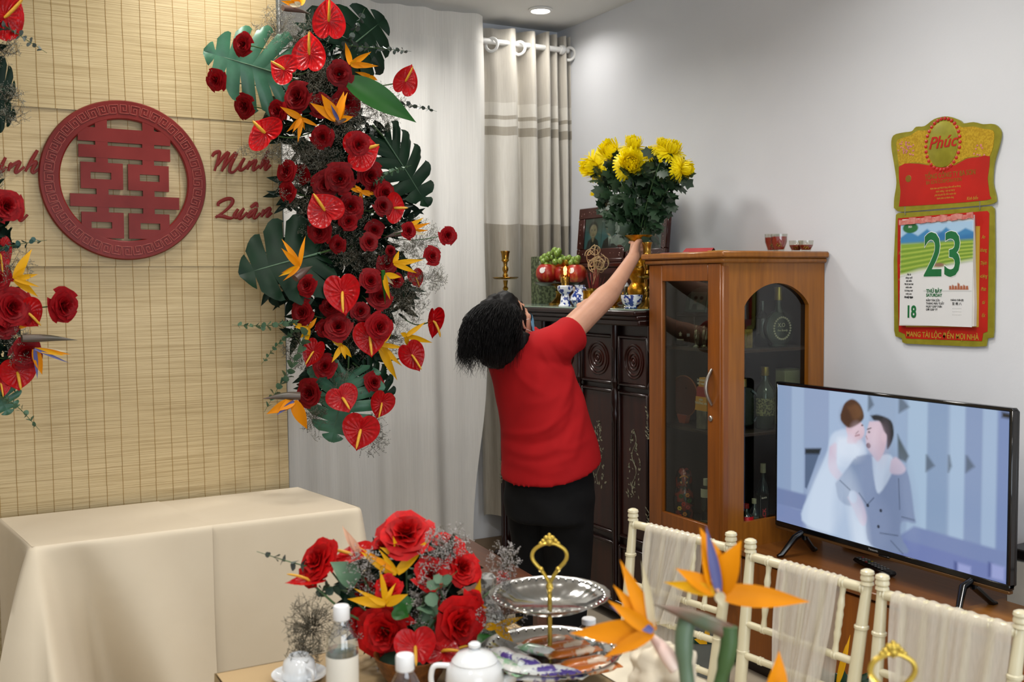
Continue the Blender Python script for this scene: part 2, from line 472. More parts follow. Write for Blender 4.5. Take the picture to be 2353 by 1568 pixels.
for k, (z0, z1, mm) in enumerate(bands):
    nv = 16 if z1 - z0 > .5 else 4
    def bf(u, v, z0=z0, z1=z1):
        z = z0 + (z1 - z0) * v; s, c = bfold(u)
        w = 1 + (3.0 - z) * .02
        x = xa + (xb - xa) * u * w + .012 * c * (1 - u * .5)
        amp = .052 * (1 - .25 * u) * (1 + .10 * math.sin(3 * z + 9 * u))
        return (x, min(BY + amp * s + .012 * math.sin(5 * u * 7 + z * 2.1), WY - .015), z + .006 * math.sin(20 * u))
    MB().grid(bf, 180, nv).build('cloth_band', mm, t, True, fix=False, ang=0, label={0: 'dark shiny band across the bottom', 2: 'dark shiny stripe', 4: 'narrow dark shiny stripe'}.get(k))
for (px, py) in ((1130, 103), (1193, 111), (1308, 124)):
    p = atY(px, py, BY - .045)
    M = Matrix.Translation(p) @ Matrix.Rotation(R(-52), 4, 'Z') @ Matrix.Rotation(R(90), 4, 'X')
    mb = MB()
    def tor(u, v): 
        a, b = 2 * PI * u, 2 * PI * v
        return ((.036 + .009 * math.cos(b)) * math.cos(a), (.036 + .009 * math.cos(b)) * math.sin(a), .006 * math.sin(b))
    mb.grid(tor, 26, 9, True, M).build('eyelet_ring', m_rod, t, True)
t = T('curtain_rod', 'white curtain rod running through the eyelets into the corner', 'curtain rod', (2.7, BY, zr))
pa = atY(1090, 98, BY - .03); pb = Vector((WX - .02, BY - .03, atY(1312, 122, BY - .03).z))
pa.z = pb.z = zr
MB().tube([pa - Vector((.25, 0, 0)), pb], .0165, 14).build('pole', m_rod, t, True)
MB().lathe([(.0165, 0), (.026, .004), (.028, .02), (.020, .036), (.0001, .04)], 20, Matrix.Translation(pb - Vector((.06, 0, 0))) @ Matrix.Rotation(R(90), 4, 'Y')).build('finial', m_rod, t, True)
MB().box((2.62, WY - .06, zr), (.02, .12, .03), .004).box((2.62, WY - .008, zr), (.05, .016, .09), .004).build('bracket', m_rod, t, True)
# slim strip of window frame left of the altar
m_alu = mat('white_aluminium', '#cfd2d0', .35)
pw = atY(1100, 900, 5.30)
struct('trim_1', MB().box((2.30, WY - .02, 1.1), (.05, .04, 2.1), .004), m_alu)
# ------------------------------------------------------------------ bamboo backdrop with emblem and lettering
BD = 4.16
def bamboo(name, c, c2, seed):
    m = bpy.data.materials.new(name); m.use_nodes = True
    nt = m.node_tree; N = nt.nodes; L = nt.links; b = N['Principled BSDF']
    tc = N.new('ShaderNodeTexCoord')
    def nz(st, sc, det=3):
        mp = N.new('ShaderNodeMapping'); mp.inputs['Scale'].default_value = st; mp.inputs['Location'].default_value = (seed, seed * .7, seed * 1.3)
        n = N.new('ShaderNodeTexNoise'); n.inputs['Scale'].default_value = sc; n.inputs['Detail'].default_value = det
        L.new(tc.outputs['Object'], mp.inputs[0]); L.new(mp.outputs[0], n.inputs['Vector']); return n.outputs['Fac']
    f1 = nz((3.0, 1, 260), 1.0, 2); f2 = nz((.7, 1, 2.2), 1.6, 3); f3 = nz((9, 1, 620), 1.0, 2)
    r1 = N.new('ShaderNodeValToRGB'); r1.color_ramp.elements[0].position = .3; r1.color_ramp.elements[1].position = .62
    r1.color_ramp.elements[0].color = (*lin(c2), 1); r1.color_ramp.elements[1].color = (*lin(c), 1)
    L.new(f1, r1.inputs[0])
    r2 = N.new('ShaderNodeValToRGB'); r2.color_ramp.elements[0].position = .3; r2.color_ramp.elements[1].position = .7
    r2.color_ramp.elements[0].color = (.86, .84, .78, 1); r2.color_ramp.elements[1].color = (1, 1, 1, 1)
    L.new(f2, r2.inputs[0])
    mx = N.new('ShaderNodeMix'); mx.data_type = 'RGBA'; mx.blend_type = 'MULTIPLY'; mx.inputs[0].default_value = 1
    L.new(r1.outputs[0], mx.inputs[6]); L.new(r2.outputs[0], mx.inputs[7])
    r3 = N.new('ShaderNodeValToRGB'); r3.color_ramp.elements[0].position = .26; r3.color_ramp.elements[1].position = .36
    r3.color_ramp.elements[0].color = (.55, .48, .36, 1); r3.color_ramp.elements[1].color = (1, 1, 1, 1)
    L.new(f3, r3.inputs[0])
    mx2 = N.new('ShaderNodeMix'); mx2.data_type = 'RGBA'; mx2.blend_type = 'MULTIPLY'; mx2.inputs[0].default_value = .8
    L.new(mx.outputs[2], mx2.inputs[6]); L.new(r3.outputs[0], mx2.inputs[7])
    L.new(mx2.outputs[2], b.inputs['Base Color']); b.inputs['Roughness'].default_value = .5
    bp = N.new('ShaderNodeBump'); bp.inputs['Strength'].default_value = .35; bp.inputs['Distance'].default_value = .003
    L.new(f1, bp.inputs['Height']); L.new(bp.outputs[0], b.inputs['Normal'])
    return m
mb1 = bamboo('split_bamboo', '#c7b388', '#a48d5f', 0); mb2 = bamboo('split_bamboo_lower', '#c9b48a', '#a99266', 4)
m_thread = mat('binding_thread', '#9c7a3e', .8, c2='#8a6a33')
m_pole = mat('grey_steel_pole', '#767a76', .4, c2='#6c706c')
bx1 = atY(660, 900, BD).x; bx0 = -1.35
t = T('bamboo_backdrop', 'tall backdrop of split bamboo matting behind the beige cloth-covered table', 'backdrop', ((bx0 + bx1) / 2, BD, 0))
zs1, zs2 = atY(330, 245, BD).z, atY(330, 612, BD).z
for k, (z0, z1, mm, dy) in enumerate(((zs1 - .03, 2.98, mb1, 0), (zs2 - .0, zs1, mb2, .004), (.05, zs2 + .03, mb2, .008))):
    def mf(u, v, z0=z0, z1=z1, dy=dy, k=k):
        x = bx0 + (bx1 - bx0) * u; z = z0 + (z1 - z0) * v
        return (x - .010 * (z - 1.5) * (1 if k == 0 else .4), BD + dy + .004 * math.sin(3 * x + 2 * z + k), z)
    MB().grid(mf, 40, 24).build('mat', mm, t, True, fix=False, ang=0)
    mb = MB()
    n = int((bx1 - bx0) / .0617)
    for i in range(n + 1):
        u = (i + .35) / (n + 1) + .0007 * math.sin(i * 3.1 + k)
        for j in range(23):
            a, b_ = Vector(mf(u, j / 23)), Vector(mf(u + .0004 * math.sin(i + j), (j + 1) / 23)); o = Vector((0, -.0012, 0)); w = Vector((.0009, 0, 0))
            mb.add([a + o - w, a + o + w, b_ + o + w, b_ + o - w], [(0, 1, 2, 3)])
    mb.build('binding_thread', m_thread, t, True, fix=False, ang=0, kind='stuff')
MB().box((bx1 - .010, BD + .035, 1.5), (.035, .035, 3.0), .004).build('frame_post', m_pole, t, True)
MB().box((bx0, BD + .035, 1.5), (.035, .035, 3.0), .004).build('frame_post', m_pole, t, True)
MB().box(((bx0 + bx1) / 2, BD + .035, 2.97), (bx1 - bx0, .035, .035), .004).build('crossbar', m_pole, t, True)

# double-happiness emblem, cut from one board with a key-pattern ring
m_red = mat('emblem_red', '#7d2a25', .32, c2='#661c18', ns=5, spec=.15)
m_key = mat('emblem_relief', '#a04a3e', .4, c2='#94433a', ns=9)
ec = atY(286.5, 416, BD); er = (atY(478, 416, BD).x - atY(95, 416, BD).x) / 2
EM = axes(Vector((ec.x, BD - .016, ec.z)), Vector((1, 0, 0)), Vector((0, 0, 1)), Vector((0, -1, 0))) @ Matrix.Rotation(R(-.7), 4, 'Z')
t = T('wedding_emblem', 'round dark red double-happiness emblem with a key-pattern ring on the bamboo', 'emblem', M=EM)
mb = MB()
def ringf(u, v):
    r_ = [1.0, .985, .775, .76, .76, 1.0, 1.0][int(round(v * 6))] * er; z = [.0, .010, .010, .006, -.01, -.01, 0][int(round(v * 6))]
    return (r_ * math.cos(2 * PI * u), r_ * math.sin(2 * PI * u), z)
mb.grid(ringf, 120, 7, True).build('ring', m_red, t, ang=30)
mb = MB()
zk = 0
def rect(x0, x1, y0, y1):
    global zk
    zk += 1; e = .00004 * zk
    mb.box(((x0 + x1) / 2 * er, (y0 + y1) / 2 * er, -.001), ((x1 - x0) * er, (y1 - y0) * er, .020 + e))
for s in (-1, 1):
    def rs(a, b, y0, y1): rect(min(s * a, s * b), max(s * a, s * b), y0, y1)
    rs(.21, .35, .6, .79); rs(.205, .35, .41, .5); rs(.205, .345, .19, .28); rs(.205, .345, -.2, -.1); rs(.205, .345, -.42, -.33)
    for (yt, yb, ht, hb) in ((.205, -.12, .085, 0), (-.41, -.73, -.53, -.61)):
        rs(.03, .525, ht, yt); rs(.03, .525, yb, hb); rs(.03, .17, hb, ht); rs(.41, .525, hb, ht)
rect(-.55, .55, .465, .635); rect(-.545, .545, .265, .42); rect(-.65, .65, -.345, -.19)
mb.build('character', m_red, t)
mb = MB()
w = .0026
for (x0, y0, x1, y1) in ((-1, -1, 1, -1), (-1, -1, -1, 1), (-1, 1, 1, 1), (1, 1, 1, -.35), (1, -.35, -.35, -.35), (-.35, -.35, -.35, .35), (-.35, .35, .35, .35)):
    a = .0165
    mb.box(((x0 + x1) / 2 * a, (y0 + y1) / 2 * a, .0115), (abs(x1 - x0) * a + w, abs(y1 - y0) * a + w, .004), .0008)
km = mb.mesh('key_motif')
NK = 44
for i in range(NK):
    an = 2 * PI * i / NK
    M = Matrix.Rotation(an, 4, 'Z') @ Matrix.Translation((.885 * er, 0, 0)) @ Matrix.Diagonal(((1 if i % 2 else -1) * er * .055 / .0175, er * .057 / .0175, 1, 1))
    link('key_motif', km, m_key, t, M=M)

# cut-out script names on the mat
def script(name, label, strokes, sc, ox, oy, wd=4.0):
    pts = [(ox + x / sc, oy + y / sc) for s in strokes for x, y in s]
    c = atY(sum(p[0] for p in pts) / len(pts), sum(p[1] for p in pts) / len(pts), BD)
    t = T(name, label, 'lettering', (c.x, BD - .006, c.z))
    mb = MB()
    for k, s in enumerate(strokes):
        P = arc([atY(ox + x / sc, oy + y / sc, BD - .008) for x, y in s], 6)
        d = depth(P[0]); n = len(P)
        rr = [m_px(wd, d) * (.72 + .38 * math.sin(PI * min(1, (i + 1) / n * 1.15))) for i in range(n)]
        sub = MB().tube(P, rr, 8)
        sub.v = [(x, BD - .008 + (y - BD + .008) * .35 - .0002 * k, z) for x, y, z in sub.v]
        mb.add(sub.v, sub.f)
    mb.build('script_letters', m_red, t, True)
script('name_lettering', 'dark red cut-out script reading Minh beside the emblem', [
    [(215, 235), (262, 172), (345, 150), (330, 260), (258, 495)], [(300, 400), (420, 240), (510, 165), (450, 320), (388, 505)], [(400, 470), (540, 280), (655, 170), (560, 370), (530, 500), (600, 515), (700, 415)],
    [(800, 260), (720, 400), (715, 470), (770, 465), (860, 390)], [(905, 315), (880, 380), (845, 470)], [(855, 430), (940, 340), (1005, 310), (955, 440), (970, 480), (1070, 395)],
    [(1228, 130), (1140, 310), (1075, 460)], [(1085, 430), (1160, 345), (1225, 312), (1170, 430), (1185, 470), (1272, 385)]], 7.84, 460, 330)
script('name_lettering', 'dark red cut-out script reading Quân beside the emblem', [
    [(325, 1130), (335, 1070), (470, 1000), (580, 1010), (565, 1100), (430, 1230), (275, 1335)], [(290, 1310), (400, 1310), (540, 1345), (630, 1315)], [(685, 1180), (615, 1290), (650, 1330), (720, 1250), (790, 1165)], [(780, 1180), (700, 1320), (740, 1345), (850, 1240)],
    [(1015, 1190), (920, 1225), (860, 1320), (930, 1280), (1010, 1180), (960, 1315), (995, 1345), (1085, 1250)], [(905, 1155), (960, 1115), (1015, 1080), (1032, 1150)], [(1155, 1190), (1100, 1325)], [(1110, 1300), (1190, 1210), (1262, 1175), (1200, 1320), (1295, 1250)]], 7.84, 460, 330)
script('name_lettering', 'dark red script ending inh at the left edge by the emblem', [
    [(100, 250), (20, 420), (0, 500), (40, 500), (120, 420)], [(215, 345), (180, 410), (150, 495)], [(165, 450), (260, 370), (355, 335), (285, 480), (300, 525), (440, 420)], [(675, 120), (570, 300), (455, 505)], [(480, 440), (570, 365), (655, 335), (580, 480), (610, 525), (735, 425)],
    [(-180, 480), (-120, 330), (-60, 380), (-60, 500), (0, 500)]], 7.84, 0, 330)
script('name_lettering', 'dark red script ending in a, partly behind a rose of the left garland', [
    [(335, 1180), (250, 1240), (215, 1370), (290, 1310), (360, 1200), (350, 1350), (390, 1390), (500, 1280)], [(-60, 1400), (20, 1300), (60, 1400), (130, 1330)]], 7.84, 0, 330)

# ------------------------------------------------------------------ table with two overlapping beige cloths before the backdrop
m_cloth = mat('beige_tablecloth', '#d5c8b1', .66, c2='#cec0a8', ns=3, bump=.05, bs=700, sheen=.15)
m_tan = mat('tan_tablecloth', '#ab9169', .65, c2='#a1875f', ns=2.4, bump=.05, bs=500)
m_ply = mat('table_plywood', '#a98a5f', .6)
TZ = .772
A = atZ(80, 1250, TZ); B = atZ(835, 1172, TZ); S = atZ(484, 1208, TZ); Q = atZ(663, 1108, TZ)
ty0 = (A.y + B.y) / 2; ty1 = BD - .03
L0 = atZ(-19, 1163.5, TZ)
tx0, tx1, tsx = A.x - .012, B.x, S.x
tx0b = tx0 + (L0.x - A.x) * (ty1 - ty0) / (L0.y - A.y); tx1b = Q.x; tsb = atZ(345, 1135, TZ).x
t = T('banquet_table', 'long low table hidden under two beige cloths', 'table', ((tx0 + tx1) / 2, (ty0 + ty1) / 2, 0))
MB().prism([(tx0 + .02, ty0 + .02), (tx1 - .02, ty0 + .02), (tx1b - .02, ty1 - .02), (tx0b + .02, ty1 - .02)], TZ - .035, TZ - .006).build('tabletop', m_ply, t, True)
for x in (tx0 + .06, tx1b - .06):
    for y in (ty0 + .06, ty1 - .06): MB().tube([(x, y, 0), (x, y, TZ - .035)], .014, 10).build('leg', m_pole, t, True)
def cloth(label, x0, x1, x0b, x1b, y0, y1, lift, cl, cr, m=m_cloth, zt=TZ, zb=.02, flare=.05, back=False):
    """cloth over a box: top sheet, then a skirt along the path left side - front - right side"""
    t = T('tablecloth', label, 'tablecloth', ((x0 + x1) / 2, (y0 + y1) / 2, zt))
    path = []; rr = .012
    if cl:
        path += [(x0b + (x0 - x0b) * i / 24, y1 + (y0 + rr - y1) * i / 24, -1, 0) for i in range(25)]
        path += [(x0 + rr - rr * math.cos(a), y0 + rr - rr * math.sin(a), -math.cos(a), -math.sin(a)) for a in [PI / 2 * i / 8 for i in range(1, 9)]]
    n = 70
    xs, xe = (x0 + rr if cl else x0), (x1 - rr if cr else x1)
    path += [(xs + (xe - xs) * i / n, y0, 0, -1) for i in range(1 if cl else 0, n + 1)]
    if cr:
        path += [(x1 - rr + rr * math.sin(a), y0 + rr - rr * math.cos(a), math.sin(a), -math.cos(a)) for a in [PI / 2 * i / 8 for i in range(1, 9)]]
        path += [(x1 + (x1b - x1) * i / 24, y0 + rr + (y1 - y0 - rr) * i / 24, 1, 0) for i in range(1, 25)]
    np_ = len(path)
    def sk(u, v):
        x, y, nx, ny = path[min(np_ - 1, int(round(u * (np_ - 1))))]
        dz = v * v * (zt + lift - zb) if v > .12 else v * v * (zt + lift - zb)
        rnd_ = .010 * (1 - math.exp(-dz / .006))
        sl = math.hypot(x - x0, y - y0) * (1 if ny < -.5 or nx == 0 else -1) if cl else 9
        sr = math.hypot(x - x1, y - y0) if cr else 9
        off = 0
        if cl:
            c0 = .10 * dz
            off += dz * (.44 * math.exp(-((sl - c0) / (.03 + .10 * dz)) ** 2) - .30 * math.exp(-((sl - c0 - .13 - .10 * dz) / (.05 + .08 * dz)) ** 2) + .14 * math.exp(-((sl - .30 - .22 * dz) / (.09 + .06 * dz)) ** 2))
            off -= dz * .06 * math.exp(-((sl + .16) / .07) ** 2)
        if cr: off += dz * .16 * math.exp(-(sr / (.03 + .12 * dz)) ** 2)
        off += flare * .25 * dz * math.sin((x * 2.3 + y * 3.1) * 3.0) * .35
        return (x + nx * (rnd_ + off), y + ny * (rnd_ + off), zt + lift - dz)
    mb = MB().grid(sk, np_, 26)
    def tp(u, v): return (x0 + (x0b - x0) * v + (x1 + (x1b - x1) * v - x0 - (x0b - x0) * v) * u, y0 + (y1 - y0) * v, zt + lift + .0008 * math.sin(9 * u + 4 * v) * math.sin(PI * u) * math.sin(PI * v))
    mb.grid(tp, 30, 14)
    o = mb.build('cloth', m, t, True, fix=True, ang=50)
    return t
cloth('beige cloth with a flared corner fold over the left half of the table', tx0, tsx, tx0b, tsb, ty0 - .014, ty1, .004, True, False)
cloth('beige cloth over the right half of the table, tucked under the other cloth', tsx - .08, tx1, tsb - .08, tx1b, ty0, ty1, .001, False, True)
# ironed crease where one cloth's edge lies on the other
# ------------------------------------------------------------------ the long dining table in front
DZ = .75
d1, d2, d3 = atZ(490, 1538, DZ), atZ(1195, 1441, DZ), atZ(1290, 1497, DZ)
dx0, dx1, dy1, dy0 = d1.x, (d2.x + d3.x) / 2, (d1.y + d2.y) / 2 + .02, .80
#print('dining', dx0, dx1, dy1, 'table', tx0, tx1, ty0, ty1, tsx)
t = T('dining_table', 'long dining table under a tan cloth with flowers and tea things', 'table', ((dx0 + dx1) / 2, (dy0 + dy1) / 2, 0))
MB().box(((dx0 + dx1) / 2, (dy0 + dy1) / 2, DZ - .022), (dx1 - dx0 - .02, dy1 - dy0 - .02, .036), .004).build('tabletop', m_ply, t, True)
for x in (dx0 + .06, dx1 - .06):
    for y in (dy0 + .06, dy1 - .06): MB().box((x, y, (DZ - .04) / 2), (.045, .045, DZ - .04), .004).build('leg', m_ply, t, True)
t = T('tablecloth', 'tan cloth covering the long dining table in front', 'tablecloth', ((dx0 + dx1) / 2, (dy0 + dy1) / 2, DZ))
mb = MB().grid(lambda u, v: (dx0 + (dx1 - dx0) * u, dy0 + (dy1 - dy0) * v, DZ), 12, 20)
P = [(dx0, dy0), (dx1, dy0), (dx1, dy1), (dx0, dy1), (dx0, dy0)]
pp = []
for (a, b) in zip(P, P[1:]):
    for i in range(40): pp.append((a[0] + (b[0] - a[0]) * i / 40, a[1] + (b[1] - a[1]) * i / 40))
pp.append(P[0]); cxm, cym = (dx0 + dx1) / 2, (dy0 + dy1) / 2
def dsk(u, v):
    x, y = pp[int(round(u * 160))]; dz = v * .42
    o = .004 + dz * (.05 + .04 * math.sin(u * 160 * .55) + .03 * math.sin(u * 97))
    ex = (1 if x > cxm else -1) * o * (abs(x - cxm) > (dx1 - dx0) / 2 - .001); ey = (1 if y > cym else -1) * o * (abs(y - cym) > (dy1 - dy0) / 2 - .001)
    return (x + ex, y + ey, DZ - dz)
mb.grid(dsk, 161, 8)
mb.build('cloth', m_tan, t, True, ang=50)
# ------------------------------------------------------------------ long low console, display cabinet, television
def wood(name, c, c2, rough=.35, coat=.15, ns=6, st=(9, 9, .55)): return mat(name, c, rough, c2=c2, ns=ns, st=st, coat=coat, bump=.05, bs=90, det=6)
m_wood = wood('orange_wood', '#935918', '#7b4811')
m_woodv = wood('orange_wood_door', '#85490f', '#6f3b0b')
m_woodtop = wood('console_top_wood', '#7a4a1f', '#663a17', rough=.28, st=(9, .55, 9))
m_woodlt = wood('light_brown_wood', '#946027', '#85531f', st=(9, .6, 9))
m_woodin = mat('dark_cabinet_interior', '#2c1a0e', .6, c2='#20130a')  # dark brown that also carries the unlit look of the cabinet's inside
m_glass = glass('window_glass', '#e6ece6', .07)
m_steel = mat('brushed_steel', '#a9a59c', .35, .9, c2='#98948c', ns=60)
m_black = mat('black_plastic', '#101011', .35, c2='#0c0c0d')
m_blackg = mat('gloss_black_plastic', '#0b0b0c', .12, c2='#08080a')
XD = 2.731; YN = 3.175; YF = 3.664
zc0 = atX(1660, 1262, XD).z; zc1 = atX(1661, 603, XD).z
CT = atX(1736, 1268, 2.845).z
XF = 2.83                                   # console front
ye = 2.205                                  # console end, where the next unit begins
t = T('tv_console', 'long orange-brown wooden console under the television along the right wall', 'console', ((XF + WX) / 2, (YF + ye) / 2, 0))
MB().box(((XF + WX) / 2 - .008, (YF + ye) / 2, CT - .014), (WX - XF + .010, YF - ye, .028), .004).build('top', m_woodtop, t, True)
MB().box(((XF + WX) / 2 + .010, (YF + ye) / 2, (CT - .03) / 2 + .03), (WX - XF - .03, YF - ye - .02, CT - .092), .003).build('carcass', m_woodv, t, True)
nd = 3
for i in range(nd):
    y0 = ye + .02 + (YF - ye - .04) * i / nd; y1 = ye + .02 + (YF - ye - .04) * (i + 1) / nd
    o = MB().box((XF + .006, (y0 + y1) / 2, (CT - .03 + .06) / 2), (.018, y1 - y0 - .004, CT - .11), .002).build('door', m_woodv, t, True)
    MB().tube([(XF - .005, y0 + .05, CT * .55), (XF - .03, y0 + .05, CT * .55)], [.008, .012], 12).build('knob', m_steel, o, True)
MB().box(((XF + WX) / 2 + .02, (YF + ye) / 2, .03), (WX - XF - .06, YF - ye - .04, .06)).build('plinth', m_woodin, t, True)
y2 = 1.05
t = T('side_cabinet', 'lighter brown low cabinet adjoining the near end of the television console', 'cabinet', ((XF + WX) / 2, (ye + y2) / 2, 0))
MB().box(((XF + WX) / 2 - .01, (ye + y2) / 2 - .001, CT - .008), (WX - XF + .01, ye - y2 - .004, .030), .003).build('top', m_woodlt, t, True)
MB().box(((XF + WX) / 2 + .005, (ye + y2) / 2 - .001, (CT - .03) / 2), (WX - XF - .02, ye - y2 - .01, CT - .05), .003).build('carcass', m_woodlt, t, True)
for i in range(2):
    y0 = y2 + (ye - y2) * i / 2; o = MB().box((XF + .008, y0 + (ye - y2) / 4, CT / 2 - .01), (.016, (ye - y2) / 2 - .012, CT - .09), .002).build('door', m_woodv, t, True)
    MB().tube([(XF - .002, y0 + .06, CT * .55), (XF - .025, y0 + .06, CT * .55)], [.008, .012], 12).build('knob', m_steel, o, True)

# ---- tall glazed display cabinet standing on the console's far end
t = T('display_cabinet', 'tall orange wood display cabinet with a glass door and an arched side window', 'cabinet', ((XD + WX) / 2, (YN + YF) / 2, zc0))
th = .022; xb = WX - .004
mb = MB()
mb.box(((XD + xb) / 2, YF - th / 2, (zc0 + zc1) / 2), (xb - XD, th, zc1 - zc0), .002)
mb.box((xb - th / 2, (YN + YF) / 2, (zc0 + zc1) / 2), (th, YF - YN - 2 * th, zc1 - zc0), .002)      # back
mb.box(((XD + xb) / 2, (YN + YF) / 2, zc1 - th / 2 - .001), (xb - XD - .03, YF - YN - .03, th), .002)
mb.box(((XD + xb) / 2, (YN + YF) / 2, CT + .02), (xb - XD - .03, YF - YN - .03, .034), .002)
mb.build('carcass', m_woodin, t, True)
# side panel facing the room's near end, cut by an arch
hx0, hx1 = atY(1710, 900, YN).x, atY(1857, 900, YN).x
hs = atY(1712, 704, YN).z; ha = atY(1784, 651, YN).z; hb = atY(1745, 1196, YN).z
mb = MB()
yb_ = YN + th / 2
mb.box(((XD + hx0) / 2, yb_, (CT + zc1) / 2), (hx0 - XD, th, zc1 - CT)); mb.box(((hx1 + xb) / 2, yb_, (CT + zc1) / 2), (xb - hx1, th, zc1 - CT))
mb.box(((hx0 + hx1) / 2, yb_, (CT + hb) / 2), (hx1 - hx0, th, hb - CT))
NA = 28
def archz(u):
    s = 2 * u - 1
    return hs + (ha - hs) * (1 - abs(s) ** 2.0) ** .8
for i in range(NA):
    u0, u1 = i / NA, (i + 1) / NA; xa_, xb2 = hx0 + (hx1 - hx0) * u0, hx0 + (hx1 - hx0) * u1
    za, zb_ = archz(u0), archz(u1)
    vs = [(xa_, YN, za), (xb2, YN, zb_), (xb2, YN, zc1), (xa_, YN, zc1), (xa_, YN + th, za), (xb2, YN + th, zb_), (xb2, YN + th, zc1), (xa_, YN + th, zc1)]
    mb.add(vs, [(0, 1, 2, 3), (7, 6, 5, 4), (0, 4, 5, 1)])
mb.build('side_panel', m_wood, t, True, ang=30)
MB().box(((hx0 + hx1) / 2, YN + th + .003, (hb + ha) / 2), (hx1 - hx0 + .04, .004, ha - hb + .03)).build('side_glass', m_glass, t, True)
MB().box((XD + .014, YN + .014, (CT + zc1) / 2 - .02), (.034, .030, zc1 - CT + .02), .005).build('corner_post', m_woodv, t, True)
# door
gy0, gy1 = atX(1628, 900, XD).y, atX(1523, 900, XD).y
gz1 = atX(1575, 648, XD).z; gz0 = atX(1575, 1190, XD).z
dn, df = atX(1657, 900, XD).y, YF
dr = MB()
xm = XD + .006
dr.box((xm, (dn + gy0) / 2, (zc0 + zc1) / 2), (.024, gy0 - dn, zc1 - zc0 - .006), .003); dr.box((xm, (gy1 + df) / 2, (zc0 + zc1) / 2), (.024, df - gy1, zc1 - zc0 - .006), .003)
dr.box((xm, (gy0 + gy1) / 2, (gz1 + zc1) / 2), (.0235, gy1 - gy0, zc1 - gz1 - .006), .002); dr.box((xm, (gy0 + gy1) / 2, (gz0 + zc0) / 2), (.0235, gy1 - gy0, gz0 - zc0 - .006), .002)
door = dr.build('door', m_woodv, t, True)
MB().box((XD + .010, (gy0 + gy1) / 2, (gz0 + gz1) / 2), (.004, gy1 - gy0 + .01, gz1 - gz0 + .01)).build('glass_pane', m_glass, door, True)
h0, h1 = atX(1638, 849, XD), atX(1638, 930, XD)
MB().tube([(XD - .006 - .030 * math.sin(PI * i / 14), (h0.y + h1.y) / 2, h1.z + (h0.z - h1.z) * i / 14) for i in range(15)], [.009 + .004 * math.sin(PI * i / 14) for i in range(15)], 10, flat=.6).build('bow_handle', m_steel, door, True, label='curved steel door handle')
lk = atX(1636, 962, XD)
MB().lathe([(.012, 0), (.012, .004), (.009, .007), (.0001, .007)], 20, Matrix.Translation((XD - .006, lk.y, lk.z)) @ Matrix.Rotation(R(-90), 4, 'Y')).build('lock', m_steel, door, True)
# cornice
tz = atX(1661, 576, XD - .03).z
cor = MB()
for (o_, z0, z1) in ((.030, zc1 + (tz - zc1) * .42, tz), (.018, zc1 - .002, zc1 + (tz - zc1) * .44)):
    cor.box(((XD - o_ + xb) / 2, (YN - o_ + YF + o_) / 2, (z0 + z1) / 2), (xb - XD + o_, YF - YN + 2 * o_, z1 - z0), .006)
cor.build('cornice', m_wood, t, True)
sz1, sz2 = atX(1575, 797, 2.80).z, atX(1575, 980, 2.80).z
for z in (sz1, sz2):
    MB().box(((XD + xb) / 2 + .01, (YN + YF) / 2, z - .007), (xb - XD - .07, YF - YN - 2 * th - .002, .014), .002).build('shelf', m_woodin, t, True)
for (y, z) in ((YN + .03, zc0 - .025), (YF - .03, zc0 - .02)):
    MB().box((XD + .02, y, z + .01), (.04, .03, .06), .008).build('foot', m_woodv, t, True)
SZ = {1: sz1, 2: sz2, 0: CT + .038}

# ---- television
XT = 2.955
p0, p1 = atX(1782, 1000, XT), atX(2327, 1000, XT)
zt_, zb_ = atX(1783, 877, XT).z, atX(1783, 1207, XT).z
tw = p0.y - p1.y; thh = zt_ - zb_
TM = axes(Vector((XT, (p0.y + p1.y) / 2, zb_)), Vector((0, -1, 0)), Vector((0, 0, 1)), Vector((-1, 0, 0)))   # x right on screen, y up, z to the viewer
t = T('television', 'large flat television showing a wedding couple on the wooden console', 'television', M=TM)
fr = MB()
bz = .012
fr.box((0, thh - bz / 2, -.012), (tw, bz, .026), .003); fr.box((0, bz * .9, -.012), (tw, bz * 1.8, .026), .003)
for s in (-1, 1): fr.box((s * (tw / 2 - bz / 2), thh / 2, -.012), (bz, thh - .01, .0258), .003)
fr.build('bezel', m_blackg, t)
MB().box((0, thh / 2, -.035), (tw - .008, thh - .008, .03), .01).box((0, thh * .36, -.062), (tw * .7, thh * .5, .045), .02).build('back_shell', m_black, t)
MB().box((0, -.006, -.012), (tw * .995, .012, .022), .002).build('bottom_trim', mat('bronze_trim', '#6a4c2c', .4, .6), t, label='thin bronze strip under the bezel')
pic = Pic(260, 146, '#8ea2bd')
def soft_poly(pts, c, soft=2.0, op=1.0):
    pic.poly([(v.x, v.y) for v in arc([Vector((x, y, 0)) for x, y in list(pts) + [pts[0]]], 4)[:-1]], c, soft, op)
def sx(px): return (px - 105) / (1612 - 105) * 260
def q(*pts):  # points of the zoomed screen, straightened
    o = []
    for (x, y) in pts:
        u = (x - 105) / 1507.; top = 97 + (245 - 97) * u; bot = 995 + (1385 - 995) * u
        # the screen's far side is shorter: undo the perspective along it
        k = u / (.777 * (1 - u) + u)
        o.append((k * 260, (y - top) / (bot - top) * 146))
    return o
for i, (xa_, xb2, c) in enumerate(((105, 200, '#8599b8'), (200, 280, '#97abc6'), (280, 440, '#8b9dbb'), (440, 700, '#9bb0cb'), (870, 940, '#8fa4c0'), (950, 1080, '#9db4cc'), (1080, 1210, '#8197b5'), (1225, 1325, '#9db3cc'), (1325, 1440, '#7f92b4'), (1440, 1535, '#98adc8'), (1535, 1640, '#7386b0'))):
    pic.poly(q((xa_, 0), (xb2, 0), (xb2, 1600), (xa_, 1600)), c, 3)
